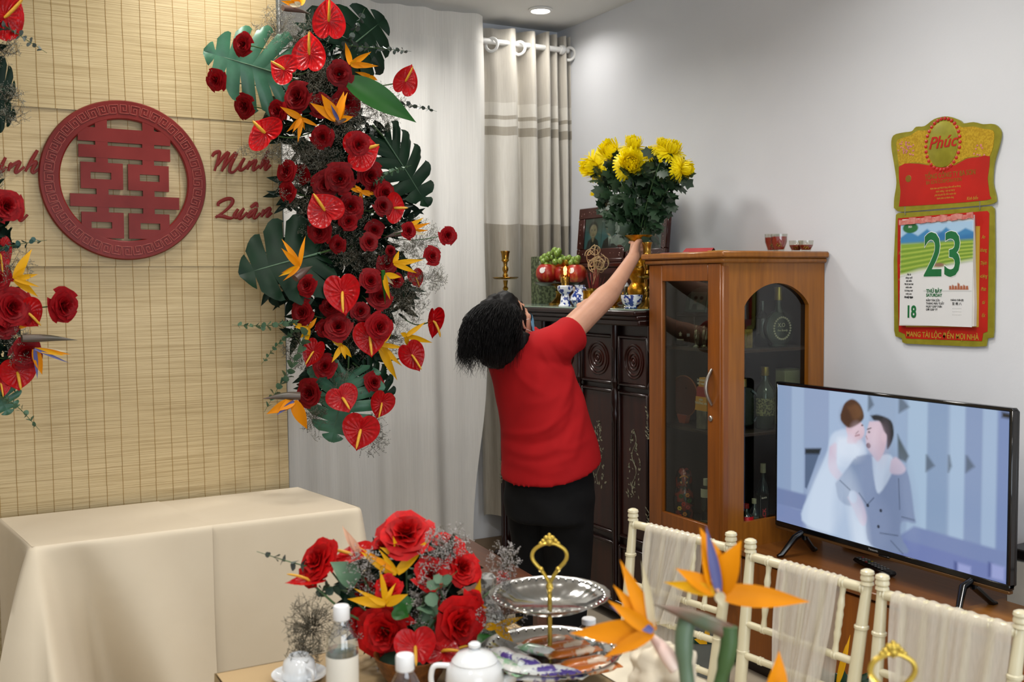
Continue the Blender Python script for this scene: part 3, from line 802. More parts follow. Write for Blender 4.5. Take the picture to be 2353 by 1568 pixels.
for xs in ((690, 730), (890, 960), (1070, 1130), (1215, 1240), (1330, 1390)):
    yy = 150 if xs[0] in (690,) else (160 if xs[0] == 890 else 540)
    pic.poly(q((xs[0], yy), (xs[0] + 10, yy), (xs[1], yy + 70), (xs[0] + 6, yy + 110), (xs[0], yy + 110)), '#3d4a55', 3, .7)
pic.poly(q((885, 410), (900, 440), (960, 550), (940, 590), (890, 570)), '#2f3a30', 3, .85)
pic.poly(q((105, 775), (300, 820), (300, 930), (105, 890)), '#6d7da4', 3); pic.poly(q((105, 880), (300, 930), (300, 1100), (105, 1020)), '#7484ad', 3)
pic.poly(q((1000, 1010), (1640, 1175), (1640, 1450), (720, 1200)), '#7181ab', 3); pic.poly(q((940, 1100), (1640, 1290), (1640, 1450), (720, 1210)), '#6a78aa', 3)
for xs in (1265, 1490): pic.poly(q((xs, 1235), (xs + 25, 1242), (xs + 25, 1340), (xs, 1330)), '#47548a', 3)
for xs in (1290, 1510): pic.poly(q((xs, 1245), (xs + 85, 1268), (xs + 85, 1360), (xs, 1340)), '#9099c8', 3)
pic.poly(q((288, 520), (390, 515), (300, 780), (288, 770)), '#53647f', 2); pic.poly(q((288, 515), (390, 512), (380, 550), (288, 550)), '#262c30', 3)
# bride: gown, arms, head
soft_poly(q((480, 400), (560, 380), (650, 450), (690, 560), (700, 720), (690, 900), (735, 1150), (500, 1085), (270, 990), (330, 780), (420, 560), (450, 440)), '#b3c4da', 3)
soft_poly(q((500, 440), (640, 450), (680, 560), (600, 640), (480, 600)), '#c3d0e2', 5)
soft_poly(q((445, 500), (490, 480), (500, 640), (610, 730), (630, 770), (590, 790), (500, 720), (440, 640)), '#c4b3c6', 3)
pic.ell(*q((610, 385))[0], 11, 10, '#cdb6c2', 2); soft_poly(q((565, 400), (610, 430), (620, 470), (560, 470)), '#c9b5c6', 3)
soft_poly(q((513, 290), (540, 215), (590, 185), (640, 220), (665, 290), (650, 330), (600, 365), (560, 370), (520, 330)), '#4b3524', 2); soft_poly(q((560, 240), (620, 220), (655, 280), (600, 320)), '#6b4a2e', 4, .8)
pic.line(q((630, 395), (615, 410)), 1.2, '#5c3f48', 1); pic.line(q((612, 425), (636, 418)), 1.6, '#7a3a44', 1); pic.ell(*q((655, 355))[0], 1.2, .8, '#3a2a2a', 1)
# groom
soft_poly(q((620, 560), (715, 545), (790, 600), (830, 560), (900, 590), (960, 680), (1000, 930), (1005, 990), (920, 980), (915, 1080), (960, 1190), (720, 1140), (680, 960), (640, 830), (620, 700)), '#7484a4', 2.5)
soft_poly(q((720, 560), (840, 545), (860, 640), (770, 800), (735, 700)), '#c0cee0', 2.5)
soft_poly(q((485, 740), (560, 640), (620, 570), (650, 700), (640, 800), (590, 885), (510, 845)), '#7182a1', 2.5)
soft_poly(q((565, 830), (610, 790), (660, 850), (690, 950), (680, 1010), (650, 1000), (600, 900)), '#c3afc4', 2.5); pic.ell(*q((600, 825))[0], 5, 6, '#bccbe0', 2)
soft_poly(q((845, 580), (880, 560), (940, 630), (910, 670), (840, 660)), '#cbbac9', 2.5)
soft_poly(q((700, 330), (800, 330), (820, 420), (800, 520), (760, 590), (720, 545), (690, 500), (680, 430)), '#c9b5c3', 2)
soft_poly(q((708, 290), (760, 285), (840, 320), (860, 400), (845, 470), (818, 505), (815, 420), (800, 400), (770, 330), (730, 320)), '#23272c', 2)
pic.ell(*q((795, 430))[0], 2.6, 5, '#d3bcc8', 1.5); pic.line(q((690, 380), (712, 372)), 1.2, '#2d2a2c', 1); pic.ell(*q((700, 398))[0], 1.4, 1, '#2a2626', 1); pic.ell(*q((697, 487))[0], 2.6, 2.6, '#5b2a30', 1); pic.line(q((680, 425), (690, 445)), 1, '#8f6f74', 1)
for (p_, rx_, ry_, c, o_, r_) in (((430, 850), 22, 50, '#d3deec', .55, .35), ((560, 900), 16, 50, '#97aac6', .5, .1), ((640, 1020), 10, 40, '#dbe4ef', .6, -.2), ((560, 500), 18, 12, '#dfe6ef', .5, .2), ((690, 700), 12, 34, '#8796b4', .6, .2), ((850, 850), 14, 44, '#6a7998', .55, 0), ((960, 830), 8, 34, '#8a99b6', .5, -.15), ((760, 1000), 14, 24, '#8391b0', .5, 0), ((620, 400), 6, 7, '#dcc6cf', .6, 0), ((740, 440), 8, 12, '#d9c4cd', .55, .2), ((790, 480), 5, 14, '#a68d9c', .5, .1), ((640, 440), 4, 5, '#a98c9c', .4, 0), ((560, 300), 8, 9, '#35261a', .5, 0)):
    pic.ell(*q(p_)[0], rx_, ry_, c, 10, o_ * .75, r_)
for (a, b) in (((735, 830), (690, 880)), ((640, 800), (700, 885)), ((780, 1060), (895, 1075)), ((895, 700), (905, 900)), ((515, 720), (580, 780)), ((920, 950), (1000, 970)), ((850, 1110), (930, 1195))):
    pic.line(q(a, b), 1.0, '#3b475e', 1.4, .75)
for c in ((697, 880), (782, 912), (768, 1018)): pic.ell(*q(c)[0], 1.5, 1.6, '#2a3140', 1)
pic.poly(q((1560, 250), (1640, 262), (1640, 300), (1560, 285)), '#171b1c', 3)
m_scr = printed('tv_screen', .15, .9)
pic.build('screen', m_scr, t, Matrix.Translation((0, thh / 2 + bz * .4, .0015)), tw - 2 * bz, thh - bz * 2.8)
text('maker_mark', 'Panasonic', .011, mat('silver_print', '#8f9090', .4), t, Matrix.Translation((-.02, bz * .9, .0015)))
MB().box((.03, -.002, .001), (.05, .006, .004), .001).build('sensor_window', m_blackg, t)
for s in (-.36, .365):
    f = MB()
    for e in (-1, 1):
        f.tube([(s * tw, .004, -.02), (s * tw - .006 * e, -.020, .01 + e * .02), (s * tw + .02 * (1 if s > 0 else -1), CT - zb_ + .012, .0 + e * .085), (s * tw + .022 * (1 if s > 0 else -1), CT - zb_ + .009, e * .105)], [.016, .018, .014, .008], 10, flat=.75)
    f.build('foot', m_blackg, t)
# remote, paper stack, set-top box behind
def on_top(px, py, z=None): return atZ(px, py, CT + .001 if z is None else z)
p = on_top(1970, 1291); p2 = on_top(2050, 1328); d = (p2 - p)
M = axes((p + p2) / 2 + Vector((0, 0, .002)), d.normalized(), Vector((0, 0, 1)).cross(d.normalized()), Vector((0, 0, 1)))
t = T('remote_control', 'black remote control with coloured buttons lying before the television', 'remote control', M=M)
Lr = d.length
MB().box((0, 0, .009), (Lr, .046, .018), .007).build('body', m_black, t)
cols_ = {2: '#b02020', 3: '#1f7a35', 4: '#c9b020', 5: '#2050a0'}
for i in range(9):
    for j in range(3):
        c = '#8d8d8d' if i not in (3,) else ('#b02020', '#1f7a35', '#c9b020')[j]
        if i == 0: c = '#c03028' if j == 2 else '#555555'
        MB().box((-Lr / 2 + .018 + i * Lr * .09, (j - 1) * .0125, .0185), (.0075, .0085, .003), .001).build('button', mat('button_' + c[1:], c, .5), t)
p = on_top(1990, 1262)
t = T('paper_tray', 'white curved paper tray pushed under the television', 'tray', (p.x + .03, p.y - .02, CT + .001))
MB().lathe([(.0001, 0), (.10, 0), (.135, .014), (.136, .017), (.10, .004), (.0001, .004)], 40, Matrix.Diagonal((.75, 1.1, 1, 1)), ripple=lambda t_, i, r: 1 + .006 * math.sin(30 * t_)).build('shell', mat('white_card', '#cfcabb', .6), t)
p = atX(2348, 1305, 3.16)
t = T('set_top_box', 'black set-top box beside the right end of the television', 'box', (3.17, p.y - .07, CT + .001))
bh = atX(2345, 1262, 3.12).z - CT
MB().box((0, 0, bh - .02), (.12, .2, .038), .006).build('case', m_black, t)
MB().box((0, 0, (bh - .04) / 2), (.11, .19, bh - .04), .004).build('base_box', mat('white_carton', '#c3c3ba', .6), t, label='pale carton under the black case')
t = T('power_cable', 'black cable running along the wall behind the television', 'cable', (3.2, p.y, CT))
MB().tube(arc([(3.24, p.y + .25, CT + .004), (3.21, p.y + .05, CT + .005), (3.255, p.y - .05, CT + .12), (3.26, p.y - .4, CT + .05), (3.24, p.y - .6, CT + .004)], 8), .004, 8).build('wire', m_black, t, True)
# ------------------------------------------------------------------ carved altar cabinet in the corner
m_rose = mat('dark_rosewood', '#240d09', .3, c2='#180805', ns=7, st=(7, 7, .6), coat=.1, spec=.35)
m_rosep = mat('rosewood_panel', '#34120a', .3, c2='#220b06', ns=5, st=(6, 6, .6), coat=.12, spec=.35)
m_pearl = mat('mother_of_pearl', '#938c72', .35, c2='#6f725c', ns=60, coat=.1)
m_brass = mat('brass', '#b58d3f', .2, .92, c2='#8f6a26', ns=14)
m_gold = mat('embossed_gold', '#c28a1e', .28, .85, c2='#a66f12', ns=40, bump=.6, bs=70)
m_ivory = mat('red_incense_stick', '#7a1c1a', .6)
XA = 2.70
ZA = atX(1490, 713, XA).z
def ay(px): return atX(px, 900, XA).y
def az(px, py): return atX(px, py, XA).z
ya0, ya1 = YF + .036, ay(1122)
t = T('altar_cabinet', 'tall dark carved wooden altar cabinet with pearl inlay, behind the woman', 'cabinet', ((XA + WX) / 2, (ya0 + ya1) / 2, 0))
MB().box(((XA + WX) / 2 + .03, (ya0 + ya1) / 2, ZA / 2 + .02), (WX - XA - .08, ya1 - ya0 - .02, ZA - .12), .003).build('carcass', m_rose, t, True)
top = MB()
for (o_, z0, z1) in ((.03, -.028, -.004), (.016, -.048, -.026), (.006, -.075, -.046)): top.box(((XA - o_ + WX) / 2 - .004, (ya0 + ya1) / 2, ZA + (z0 + z1) / 2), (WX - XA + o_ - .01, ya1 - ya0 + 2 * (o_ if False else 0), z1 - z0), .006)
top.build('top', m_rose, t, True)
MB().box(((XA - .026 + WX) / 2, (ya0 + ya1) / 2, ZA - .001), (WX - XA + .02, ya1 - ya0 - .01, .006), .001).build('glass_sheet', mat('glass_edge', '#8fa091', .08, c2='#86988a'), t, True, label='glass sheet laid on the altar top')
pans = [(1463, 1402), (1385, 1318), (1305, 1238), (1224, 1160)]
zrows = [(az(1440, 888), az(1440, 780)), (az(1440, 1246), az(1440, 912)), (.10, az(1440, 1275))]
for (pa_, pb_) in pans:
    y0, y1 = ay(pa_), ay(pb_)
    for k, (z0, z1) in enumerate(zrows):
        fr = MB()
        wv = .016
        for (yy0, yy1, zz0, zz1) in ((y0 - .012, y0 + wv - .012, z0 - .01, z1 + .01), (y1 - wv + .012, y1 + .012, z0 - .01, z1 + .01), (y0, y1, z0 - .012, z0 + .004), (y0, y1, z1 - .004, z1 + .012)):
            fr.box((XA + .062, (yy0 + yy1) / 2, (zz0 + zz1) / 2), (.03, yy1 - yy0, zz1 - zz0), .005)
        f = fr.build('panel_frame', m_rose, t, True)
        p = MB().box((XA + .068, (y0 + y1) / 2, (z0 + z1) / 2), (.014, y1 - y0, z1 - z0), .006)
        pn = p.build('panel', m_rosep, f, True)
        if k == 0:
            cv = MB()
            for rr in (1.0, .82, .5, .28):
                cv.tube([(XA + .06, (y0 + y1) / 2 + .34 * (y1 - y0) * rr * math.cos(a), (z0 + z1) / 2 + .36 * (z1 - z0) * rr * math.sin(a)) for a in [2 * PI * i / 32 for i in range(33)]], .005, 8, False)
            cv.ball((XA + .06, (y0 + y1) / 2, (z0 + z1) / 2), (.008, .010, .012))
            cv.build('carved_oval', m_rosep, f, True)
        if k == 1:
            il = MB(); rr_ = random.Random(int(pa_))
            cy_, h_ = (y0 + y1) / 2, z1 - z0
            zc_ = az(1440, 1075)
            stem = [(XA + .060, cy_ + .018 * math.sin(i * .9), zc_ - .14 + .30 * i / 14) for i in range(15)]
            il.tube(stem, .0015, 5)
            for i in range(64):
                v = rr_.random(); zz = zc_ - .15 + .32 * v; wd = .055 * (1 - v) ** .6 + .012
                yy = cy_ + rr_.uniform(-1, 1) * wd; a = rr_.uniform(0, PI); L_ = rr_.uniform(.006, .013); w_ = L_ * .45
                ca, sa = math.cos(a), math.sin(a)
                il.add([(XA + .0595, yy + dx * ca - dz * sa, zz + dx * sa + dz * ca) for dx, dz in ((-L_, 0), (-L_ * .2, w_), (L_, 0), (-L_ * .2, -w_))], [(0, 1, 2, 3)])
            il.build('pearl_inlay', m_pearl, f, True, fix=False, ang=0, kind='stuff')
for px in (1476, 1393, 1311, 1231, 1140):
    y = ay(px); zb0, zt0 = .06, ZA - .075
    pf = [(.018, zb0), (.018, zb0 + .1), (.012, zb0 + .12), (.011, zt0 - .47), (.016, zt0 - .45), (.02, zt0 - .42), (.014, zt0 - .40), (.022, zt0 - .37), (.022, zt0 - .32), (.012, zt0 - .30), (.02, zt0 - .27), (.011, zt0 - .25), (.011, zt0 - .12), (.018, zt0 - .1), (.018, zt0)]
    MB().lathe([(r * (1.1 if px == 1140 else 1), z) for r, z in pf], 14, Matrix.Translation((XA + .05, y, 0))).build('turned_column', m_rose, t, True)
il = MB(); rr_ = random.Random(5)
for (px, a, b) in ((1470, 942, 1012), (1470, 1175, 1290), (1133, 895, 962), (1133, 1060, 1112)):
    y = ay(px); z0, z1 = az(px, b), az(px, a)
    P = [(XA + .046, y + .009 * math.sin(i * 1.3), z0 + (z1 - z0) * i / 30) for i in range(31)]
    il.tube(P, .0022, 5, flat=.6)
    for i in range(0, 31, 2):
        p = P[i]; sgn = 1 if (i // 2) % 2 else -1
        il.add([(XA + .045, p[1], p[2]), (XA + .045, p[1] + sgn * .012, p[2] + .004), (XA + .045, p[1] + sgn * .014, p[2] + .012), (XA + .045, p[1] + .002, p[2] + .008)], [(0, 1, 2, 3)])
il.build('pearl_inlay', m_pearl, t, True, fix=False, ang=0, kind='stuff')
for y in (ya0 + .05, ya1 - .05): MB().box((XA + .06, y, .04), (.09, .08, .08), .012).build('foot', m_rose, t, True)
MB().box((XA + .045, (ya0 + ya1) / 2, .075), (.03, ya1 - ya0 - .14, .06), .01).build('apron', m_rose, t, True)

# low wooden bench end, in front of the altar's far corner
p = atZ(1095, 1275, .60)
p = atD(1128, 1312, 3.75)
t = T('wooden_bench', 'low brown wooden bench between the curtain and the woman', 'bench', (p.x, p.y, 0))
bm_ = wood('brown_bench_wood', '#5b3520', '#47281a', st=(9, .6, 9))
Mb = Matrix.Rotation(R(-4), 4, 'Z')
MB().box((-.04, .10, p.z - .012), (.30, .78, .03), .006, Mb).build('seat', bm_, t)
for (x, y) in ((-.16, .44), (.08, .44), (-.16, -.24), (.08, -.24)): MB().box((x, y, (p.z - .03) / 2), (.04, .04, p.z - .027), .005, Mb).build('leg', bm_, t)
MB().box((-.04, .10, p.z - .06), (.26, .70, .05), .004, Mb).build('rail', bm_, t)

# ---- things on the altar
ZT = ZA + .0025
def onA(px, X): 
    p = atX(px, 700, X); return Vector((X, p.y, ZT))
def ph(p, py):  # height above the altar top of the point seen at row py straight over p
    q_ = pix(p); return atX(q_[0], py, p.x).z - p.z
def candlestick(label, px, X, ytop, yplate, wplate, wcup, wbase, rowbase):
    p = onA(px, X); d = depth(p); H = ph(p, ytop); hp = ph(p, yplate); k = d / F
    t = T('brass_candlestick', label, 'candlestick', p)
    MB().lathe([(wbase * k / 2, 0), (wbase * k / 2, .008), (wbase * k * .36, .02), (wbase * k * .2, .035), (.008, .05), (.013, .065), (.008, .08), (.012, hp * .55), (.016, hp * .62), (.009, hp * .7), (.014, hp - .01)], 24).build('base', m_brass, t)
    MB().lathe([(.0001, hp - .006), (wplate * k * .42, hp - .004), (wplate * k / 2, hp + .004), (wplate * k / 2, hp + .007), (wplate * k * .4, hp), (.0001, hp)], 32).build('drip_plate', m_brass, t)
    h2 = H - hp
    MB().lathe([(.009, hp), (.016, hp + h2 * .1), (.010, hp + h2 * .2), (.017, hp + h2 * .3), (.017, hp + h2 * .38), (.010, hp + h2 * .46), (.012, hp + h2 * .58), (wcup * k * .42, hp + h2 * .66), (wcup * k * .36, hp + h2 * .7), (wcup * k * .42, hp + h2 * .9), (wcup * k / 2, hp + h2 * .97), (wcup * k / 2, H), (wcup * k * .38, H), (wcup * k * .34, H - .02), (.0001, H - .02)], 24).build('candle_cup', m_brass, t)
candlestick('tall brass candlestick on the altar above the woman’s hair', 1162, 2.745, 577, 640, 60, 22, 60, 705)
candlestick('tall brass candlestick half hidden behind the display cabinet', 1487, 2.80, 557, 637, 46, 24, 52, 706)

p = onA(1249, 3.02); k = depth(p) / F
t = T('glass_tank', 'square green-patterned glass vase on the altar behind the fruit stand', 'vase', p)
H = ph(p, 590); w = 40 * k
m_gt = mat('pebbled_green_glass', '#7f8a68', .18, c2='#4d5740', ns=55, ccut=(.42, .56), coat=.6, alpha=.85)
mb = MB()
for (cx_, cy_, sx_, sy_) in ((-w / 2, 0, .006, w), (w / 2, 0, .006, w), (0, -w / 2, w, .006), (0, w / 2, w, .006)): mb.box((cx_, cy_, H / 2), (sx_, sy_, H), .002)
mb.box((0, 0, .004), (w, w, .008)); mb.build('glass_walls', m_gt, t)

# fruit stand
p = onA(1284, 2.90); k = depth(p) / F
t = T('brass_fruit_stand', 'footed brass stand holding apples and grapes on the altar', 'stand', p)
hp = ph(p, 655); rp = 56 * k
MB().lathe([(.055, 0), (.055, .01), (.035, .022), (.018, .04), (.013, .06), (.02, .075), (.012, .085), (.014, hp - .02), (.03, hp - .006)], 28).build('pedestal', m_brass, t)
MB().lathe([(.0001, hp - .008), (rp * .8, hp - .004), (rp, hp + .012), (rp, hp + .016), (rp * .8, hp + .002), (.0001, hp)], 36).build('dish', mat('dark_lacquer', '#2a1410', .2, c2='#1d0e0b', coat=.4), t)
top_ = p + Vector((0, 0, hp + .003))
m_apple = mat('red_apple', '#9c1f16', .35, c2='#c98a3a', ns=14, st=(2, 2, .5), ccut=(.46, .70), coat=.15, det=6)
m_stem = mat('brown_twig', '#4a3520', .7)
m_sticker = mat('paper_sticker', '#e2dedb', .5)
def apple(label, px, py, rpx, X, stick=False):
    c = atX(px, py, X); r = rpx * depth(c) / F
    c.z = max(c.z, top_.z + r * .93 + .004)
    t = T('apple', label, 'apple', c, group='apples on the fruit stand')
    def fn(u, v):
        a = PI * v; rr = r * (math.sin(a) ** .9) * (1 + .04 * math.cos(5 * 2 * PI * u) * (v < .3))
        z = r * .93 * (-math.cos(a)) + (-.22 * r * math.exp(-((1 - v) / .11) ** 2)) + (.16 * r * math.exp(-(v / .1) ** 2))
        return (rr * math.cos(2 * PI * u), rr * math.sin(2 * PI * u), z)
    MB().grid(fn, 28, 20, True).build('flesh', m_apple, t, ang=0)
    MB().tube([(0, 0, r * .7), (r * .06, 0, r * 1.05)], .002, 6).build('stalk', m_stem, t)
    if stick:
        MB().lathe([(.0001, .0012), (r * .26, .0006), (r * .27, 0)], 16, look(Vector((-r * .80, -r * .52, r * .25)) * 1.0, Vector((-.8, -.52, .25)), (0, 0, 1))).build('sticker', m_sticker, t, label='small white sticker')
apple('red apple with a white sticker at the left of the fruit stand', 1257, 631, 26, 2.86, True)
apple('red apple behind the oil lamp chimney on the fruit stand', 1293, 634, 23, 2.93)
apple('red apple under the right grapes on the fruit stand', 1323, 632, 25, 2.90, True)
c = atX(1284, 603, 2.93); r = 18 * depth(c) / F
t = T('orange', 'orange half hidden among the grapes above the apples', 'orange', c)
MB().ball((0, 0, 0), r, 22, 14).build('peel', mat('orange_peel', '#d1701a', .4, c2='#bf5f10', ns=30, bump=.3, bs=500), t, ang=0)
MB().lathe([(.004, r * .985), (.002, r * 1.03), (.0001, r * 1.03)], 8).build('navel', m_stem, t)
m_grape = mat('green_grape', '#7f9a3a', .25, c2='#5f7d2c', ns=20, coat=.3, sss=.1)
def grapes(label, pts, rpx, X):
    c = atX(pts[0][0], pts[0][1], X); t = T('grape_bunch', label, 'grapes', c); k = depth(c) / F; rr_ = random.Random(len(pts))
    gm = MB().ball((0, 0, 0), rpx * k, 12, 8).mesh('grape', ang=0)
    for (x, y) in pts:
        q_ = atX(x, y, X + rr_.uniform(-.03, .012)) - c
        link('grape', gm, m_grape, t, M=Matrix.Translation(q_) @ Matrix.Diagonal((1, 1, rr_.uniform(1, 1.15), 1)))
    MB().tube(arc([atX(pts[0][0] + 4, pts[0][1] - 2, X + .01) - c, atX(pts[-1][0], pts[-1][1], X + .02) - c], 6), .002, 6).build('stalk', m_stem, t)
grapes('green grape bunch over the apple with the sticker', [(1252, 590), (1262, 586), (1272, 580), (1280, 583), (1249, 601), (1259, 594), (1270, 592), (1282, 592), (1256, 610), (1266, 602), (1276, 602), (1264, 613), (1246, 595), (1288, 600), (1275, 576), (1284, 578)], 7.4, 2.87)
grapes('green grape bunch at the right end of the fruit stand', [(1298, 596), (1308, 593), (1318, 597), (1326, 601), (1303, 603), (1313, 605), (1322, 610), (1318, 613), (1291, 592), (1328, 594)], 7.2, 2.90)

# oil lamp
m_porc = mat('white_porcelain', '#dfe1e2', .12, c2='#d6d9dc', coat=.5)
m_bw = mat('blue_white_porcelain', '#dfe3e8', .12, c2='#1f3a86', ns=48, ccut=(.50, .56), det=5, coat=.5)
p = onA(1299, 2.74); k = depth(p) / F
t = T('oil_lamp', 'lit oil lamp with blue and white porcelain base and glass chimney', 'lamp', p)
h1, h2, h3 = ph(p, 656), ph(p, 636), ph(p, 597)
MB().lathe([(16 * k, 0), (16 * k, .006), (12 * k, .015), (10 * k, h1 * .5), (8 * k, h1 * .56), (12 * k, h1 * .62), (18 * k, h1 * .78), (18.5 * k, h1 * .95), (15 * k, h1), (.0001, h1)], 28).build('porcelain_base', m_bw, t)
bn = MB().lathe([(9 * k, h1), (9 * k, h1 + .012), (11 * k, h1 + .014), (11 * k, h2 - .006), (9 * k, h2), (.0001, h2)], 20)
for i in range(12):
    a = 2 * PI * i / 12; bn.box((10.5 * k * math.cos(a), 10.5 * k * math.sin(a), h2 + .004), (.003, .003, .012))
bn.build('burner', m_brass, t)
MB().lathe([(8 * k, h2), (12 * k, h2 + (h3 - h2) * .3), (12.5 * k, h2 + (h3 - h2) * .42), (8 * k, h2 + (h3 - h2) * .75), (6 * k, h2 + (h3 - h2) * .88), (7 * k, h3)], 24, cap=False).build('glass_chimney', glass('amber_glass', '#ffd9a0', .10), t)
MB().lathe([(.0001, h2 + .002), (.005, h2 + .012), (.0042, h2 + .022), (.0001, h2 + .042)], 12).build('flame', mat('flame', '#ffb040', .5, emis='#ffb050', es=9), t)
MB().tube([(0, 0, h2 - .004), (0, 0, h2 + .004)], .003, 8).build('wick', m_stem, t)
MB().tube([(11 * k, 0, h2 - .012), (17 * k, -.002, h2 - .012)], .0015, 6).lathe([(.004, 0), (.004, .003), (.0001, .003)], 10, Matrix.Translation((17 * k, -.002, h2 - .014))).build('wick_knob', m_brass, t)
fl_ = bpy.data.lights.new('flame_light', 'POINT'); fl_.energy = .35; fl_.color = (1, .62, .25); fl_.shadow_soft_size = .01
fo = bpy.data.objects.new('flame_light', fl_); fo.parent = t; fo.location = (0, 0, h2 + .03); col.objects.link(fo)

p = onA(1333, 2.80); k = depth(p) / F; H = ph(p, 655)
t = T('porcelain_jug', 'blue and white porcelain jug beside the oil lamp', 'jug', p)
MB().lathe([(14 * k, 0), (15 * k, .004), (24 * k, H * .3), (22 * k, H * .5), (11 * k, H * .75), (10 * k, H * .85), (13 * k, H), (11 * k, H), (8 * k, H * .85), (.0001, H * .8)], 26).build('body', m_bw, t)
MB().tube(arc([(0, -10 * k, H * .88), (0, -26 * k, H * .8), (0, -24 * k, H * .45)], 6), .004, 8).build('handle', m_bw, t)
MB().tube(arc([(0, 16 * k, H * .5), (0, 24 * k, H * .7), (0, 27 * k, H * .9)], 5), [.007] * 5 + [.006] * 5 + [.004], 8).build('spout', m_bw, t)

p = onA(1368, 2.84); k = depth(p) / F; H = ph(p, 663)
t = T('incense_burner', 'brass incense bowl with a bundle of sticks and curled incense ash', 'incense burner', p)
MB().lathe([(20 * k, 0), (18 * k, .008), (10 * k, .018), (14 * k, H * .35), (22 * k, H * .6), (20 * k, H * .85), (25 * k, H), (22 * k, H), (.0001, H * .9)], 30).build('bowl', m_brass, t)
sk = MB(); rr_ = random.Random(9)
for i in range(46):
    a = rr_.uniform(0, 6.28); r0 = rr_.uniform(0, 15 * k); hh = rr_.uniform(.05, .12)
    sk.tube([(r0 * math.cos(a), r0 * math.sin(a), H * .9), (r0 * 1.7 * math.cos(a), r0 * 1.7 * math.sin(a), H + hh)], .0011, 5)
sk.build('incense_sticks', m_ivory, t)
m_ash = mat('pale_incense_ash', '#b39a72', .8, c2='#a0855c')
Hc = ph(p, 600)
for i in range(15):
    a0 = rr_.uniform(0, 6.28); R_ = rr_.uniform(9, 19) * k; cx_, cz_ = rr_.uniform(-26, 26) * k, Hc + rr_.uniform(-26, 30) * k
    n_ = Vector((rr_.uniform(-.9, -.3), rr_.uniform(-.8, .2), rr_.uniform(-.4, .4))).normalized(); Mx = look(Vector((rr_.uniform(-.03, .03), -cx_, cz_)), n_, (0, 0, 1))
    turn = rr_.uniform(4.6, 6.6)
    P = [Mx @ Vector((R_ * (1 + .15 * j / 24) * math.cos(a0 + turn * j / 24), R_ * rr_.uniform(.98, 1.02) * math.sin(a0 + turn * j / 24), .0)) for j in range(25)]
    P = [Vector((rr_.uniform(-.01, .01), rr_.uniform(-.01, .01), H + .02))] + [P[0] * .5 + Vector((0, 0, (H + .05) * .5))] + P if i % 2 == 0 else P
    MB().tube(P, .0019, 6).build('curled_ash', m_ash, t, label='spiral of burnt incense' if i == 0 else None)

for (px, X, w_, y_, lab) in ((1352, 2.76, 26, 668, 'small carved brass lion-footed cup beside the incense bowl'), (1410, 2.80, 40, 678, 'low brass dish behind the woman’s forearm'), (1412, 2.95, 24, 648, 'small brass goblet behind the forearm on the altar')):
    p = onA(px, X); k = depth(p) / F; H = ph(p, y_)
    t = T('brass_cup', lab, 'cup', p)
    MB().lathe([(w_ * .36 * k, 0), (w_ * .3 * k, .006), (w_ * .14 * k, H * .25), (w_ * .5 * k, H * .5), (w_ * .46 * k, H * .8), (w_ * .54 * k, H), (w_ * .46 * k, H), (.0001, H * .7)], 22).build('bowl', m_gold, t)
    MB().lathe([(w_ * .42 * k, 0), (w_ * .42 * k, .004), (.001, .004)], 22).build('foot', m_brass, t)
p = onA(1436, 2.86); k = depth(p) / F; H = ph(p, 640)
t = T('crystal_cup', 'small lidded crystal cup with a pointed white lid on the altar', 'cup', p)
MB().lathe([(9 * k, 0), (4 * k, H * .2), (9 * k, H * .45), (9 * k, H * .72), (8 * k, H * .72), (8 * k, H * .5), (.0001, H * .4)], 10).build('cup', glass('crystal_glass', '#e8ecd8', .25), t)
MB().lathe([(10 * k, H * .72), (9 * k, H * .78), (.0001, H)], 10).build('lid', m_porc, t)
p = onA(1452, 2.745); k = depth(p) / F; H = ph(p, 678)
t = T('porcelain_bowl', 'blue and white porcelain bowl in front of the gold vase', 'bowl', p)
MB().lathe([(15 * k, 0), (16 * k, .006), (14 * k, .012), (22 * k, H * .4), (25 * k, H * .75), (25.5 * k, H), (23.5 * k, H), (20 * k, H * .4), (.0001, H * .3)], 30).build('body', m_bw, t)
MB().lathe([(15.5 * k, .0005), (17 * k, .002), (16 * k, .0065)], 30, cap=False).build('foot_ring', mat('cobalt_glaze', '#1d4a86', .15, coat=.5), t)

# gold vase
VP = onA(1468, 2.83); kv = depth(VP) / F
VH = ph(VP, 541)
t = T('gold_vase', 'embossed gold vase with flared mouth holding yellow chrysanthemums', 'vase', VP)
def vz(y): return ph(VP, y)
prof = [(26 * kv, 0), (27 * kv, .006), (20 * kv, .02), (22 * kv, vz(682)), (27 * kv, vz(670)), (25 * kv, vz(660)), (17 * kv, vz(650)), (18 * kv, vz(645)), (30 * kv, vz(630)), (33 * kv, vz(614)), (29 * kv, vz(598)), (18 * kv, vz(584)), (13.5 * kv, vz(574)), (14 * kv, vz(566)), (22 * kv, vz(552)), (31 * kv, vz(543)), (31.5 * kv, VH), (28 * kv, VH - .002), (18 * kv, vz(556)), (12 * kv, vz(568)), (.0001, vz(572))]
MB().lathe(prof, 36).build('body', m_gold, t)
MB().lathe([(33.2 * kv, vz(617)), (34 * kv, vz(615)), (33.2 * kv, vz(612))], 36, cap=False).build('raised_band', m_brass, t)

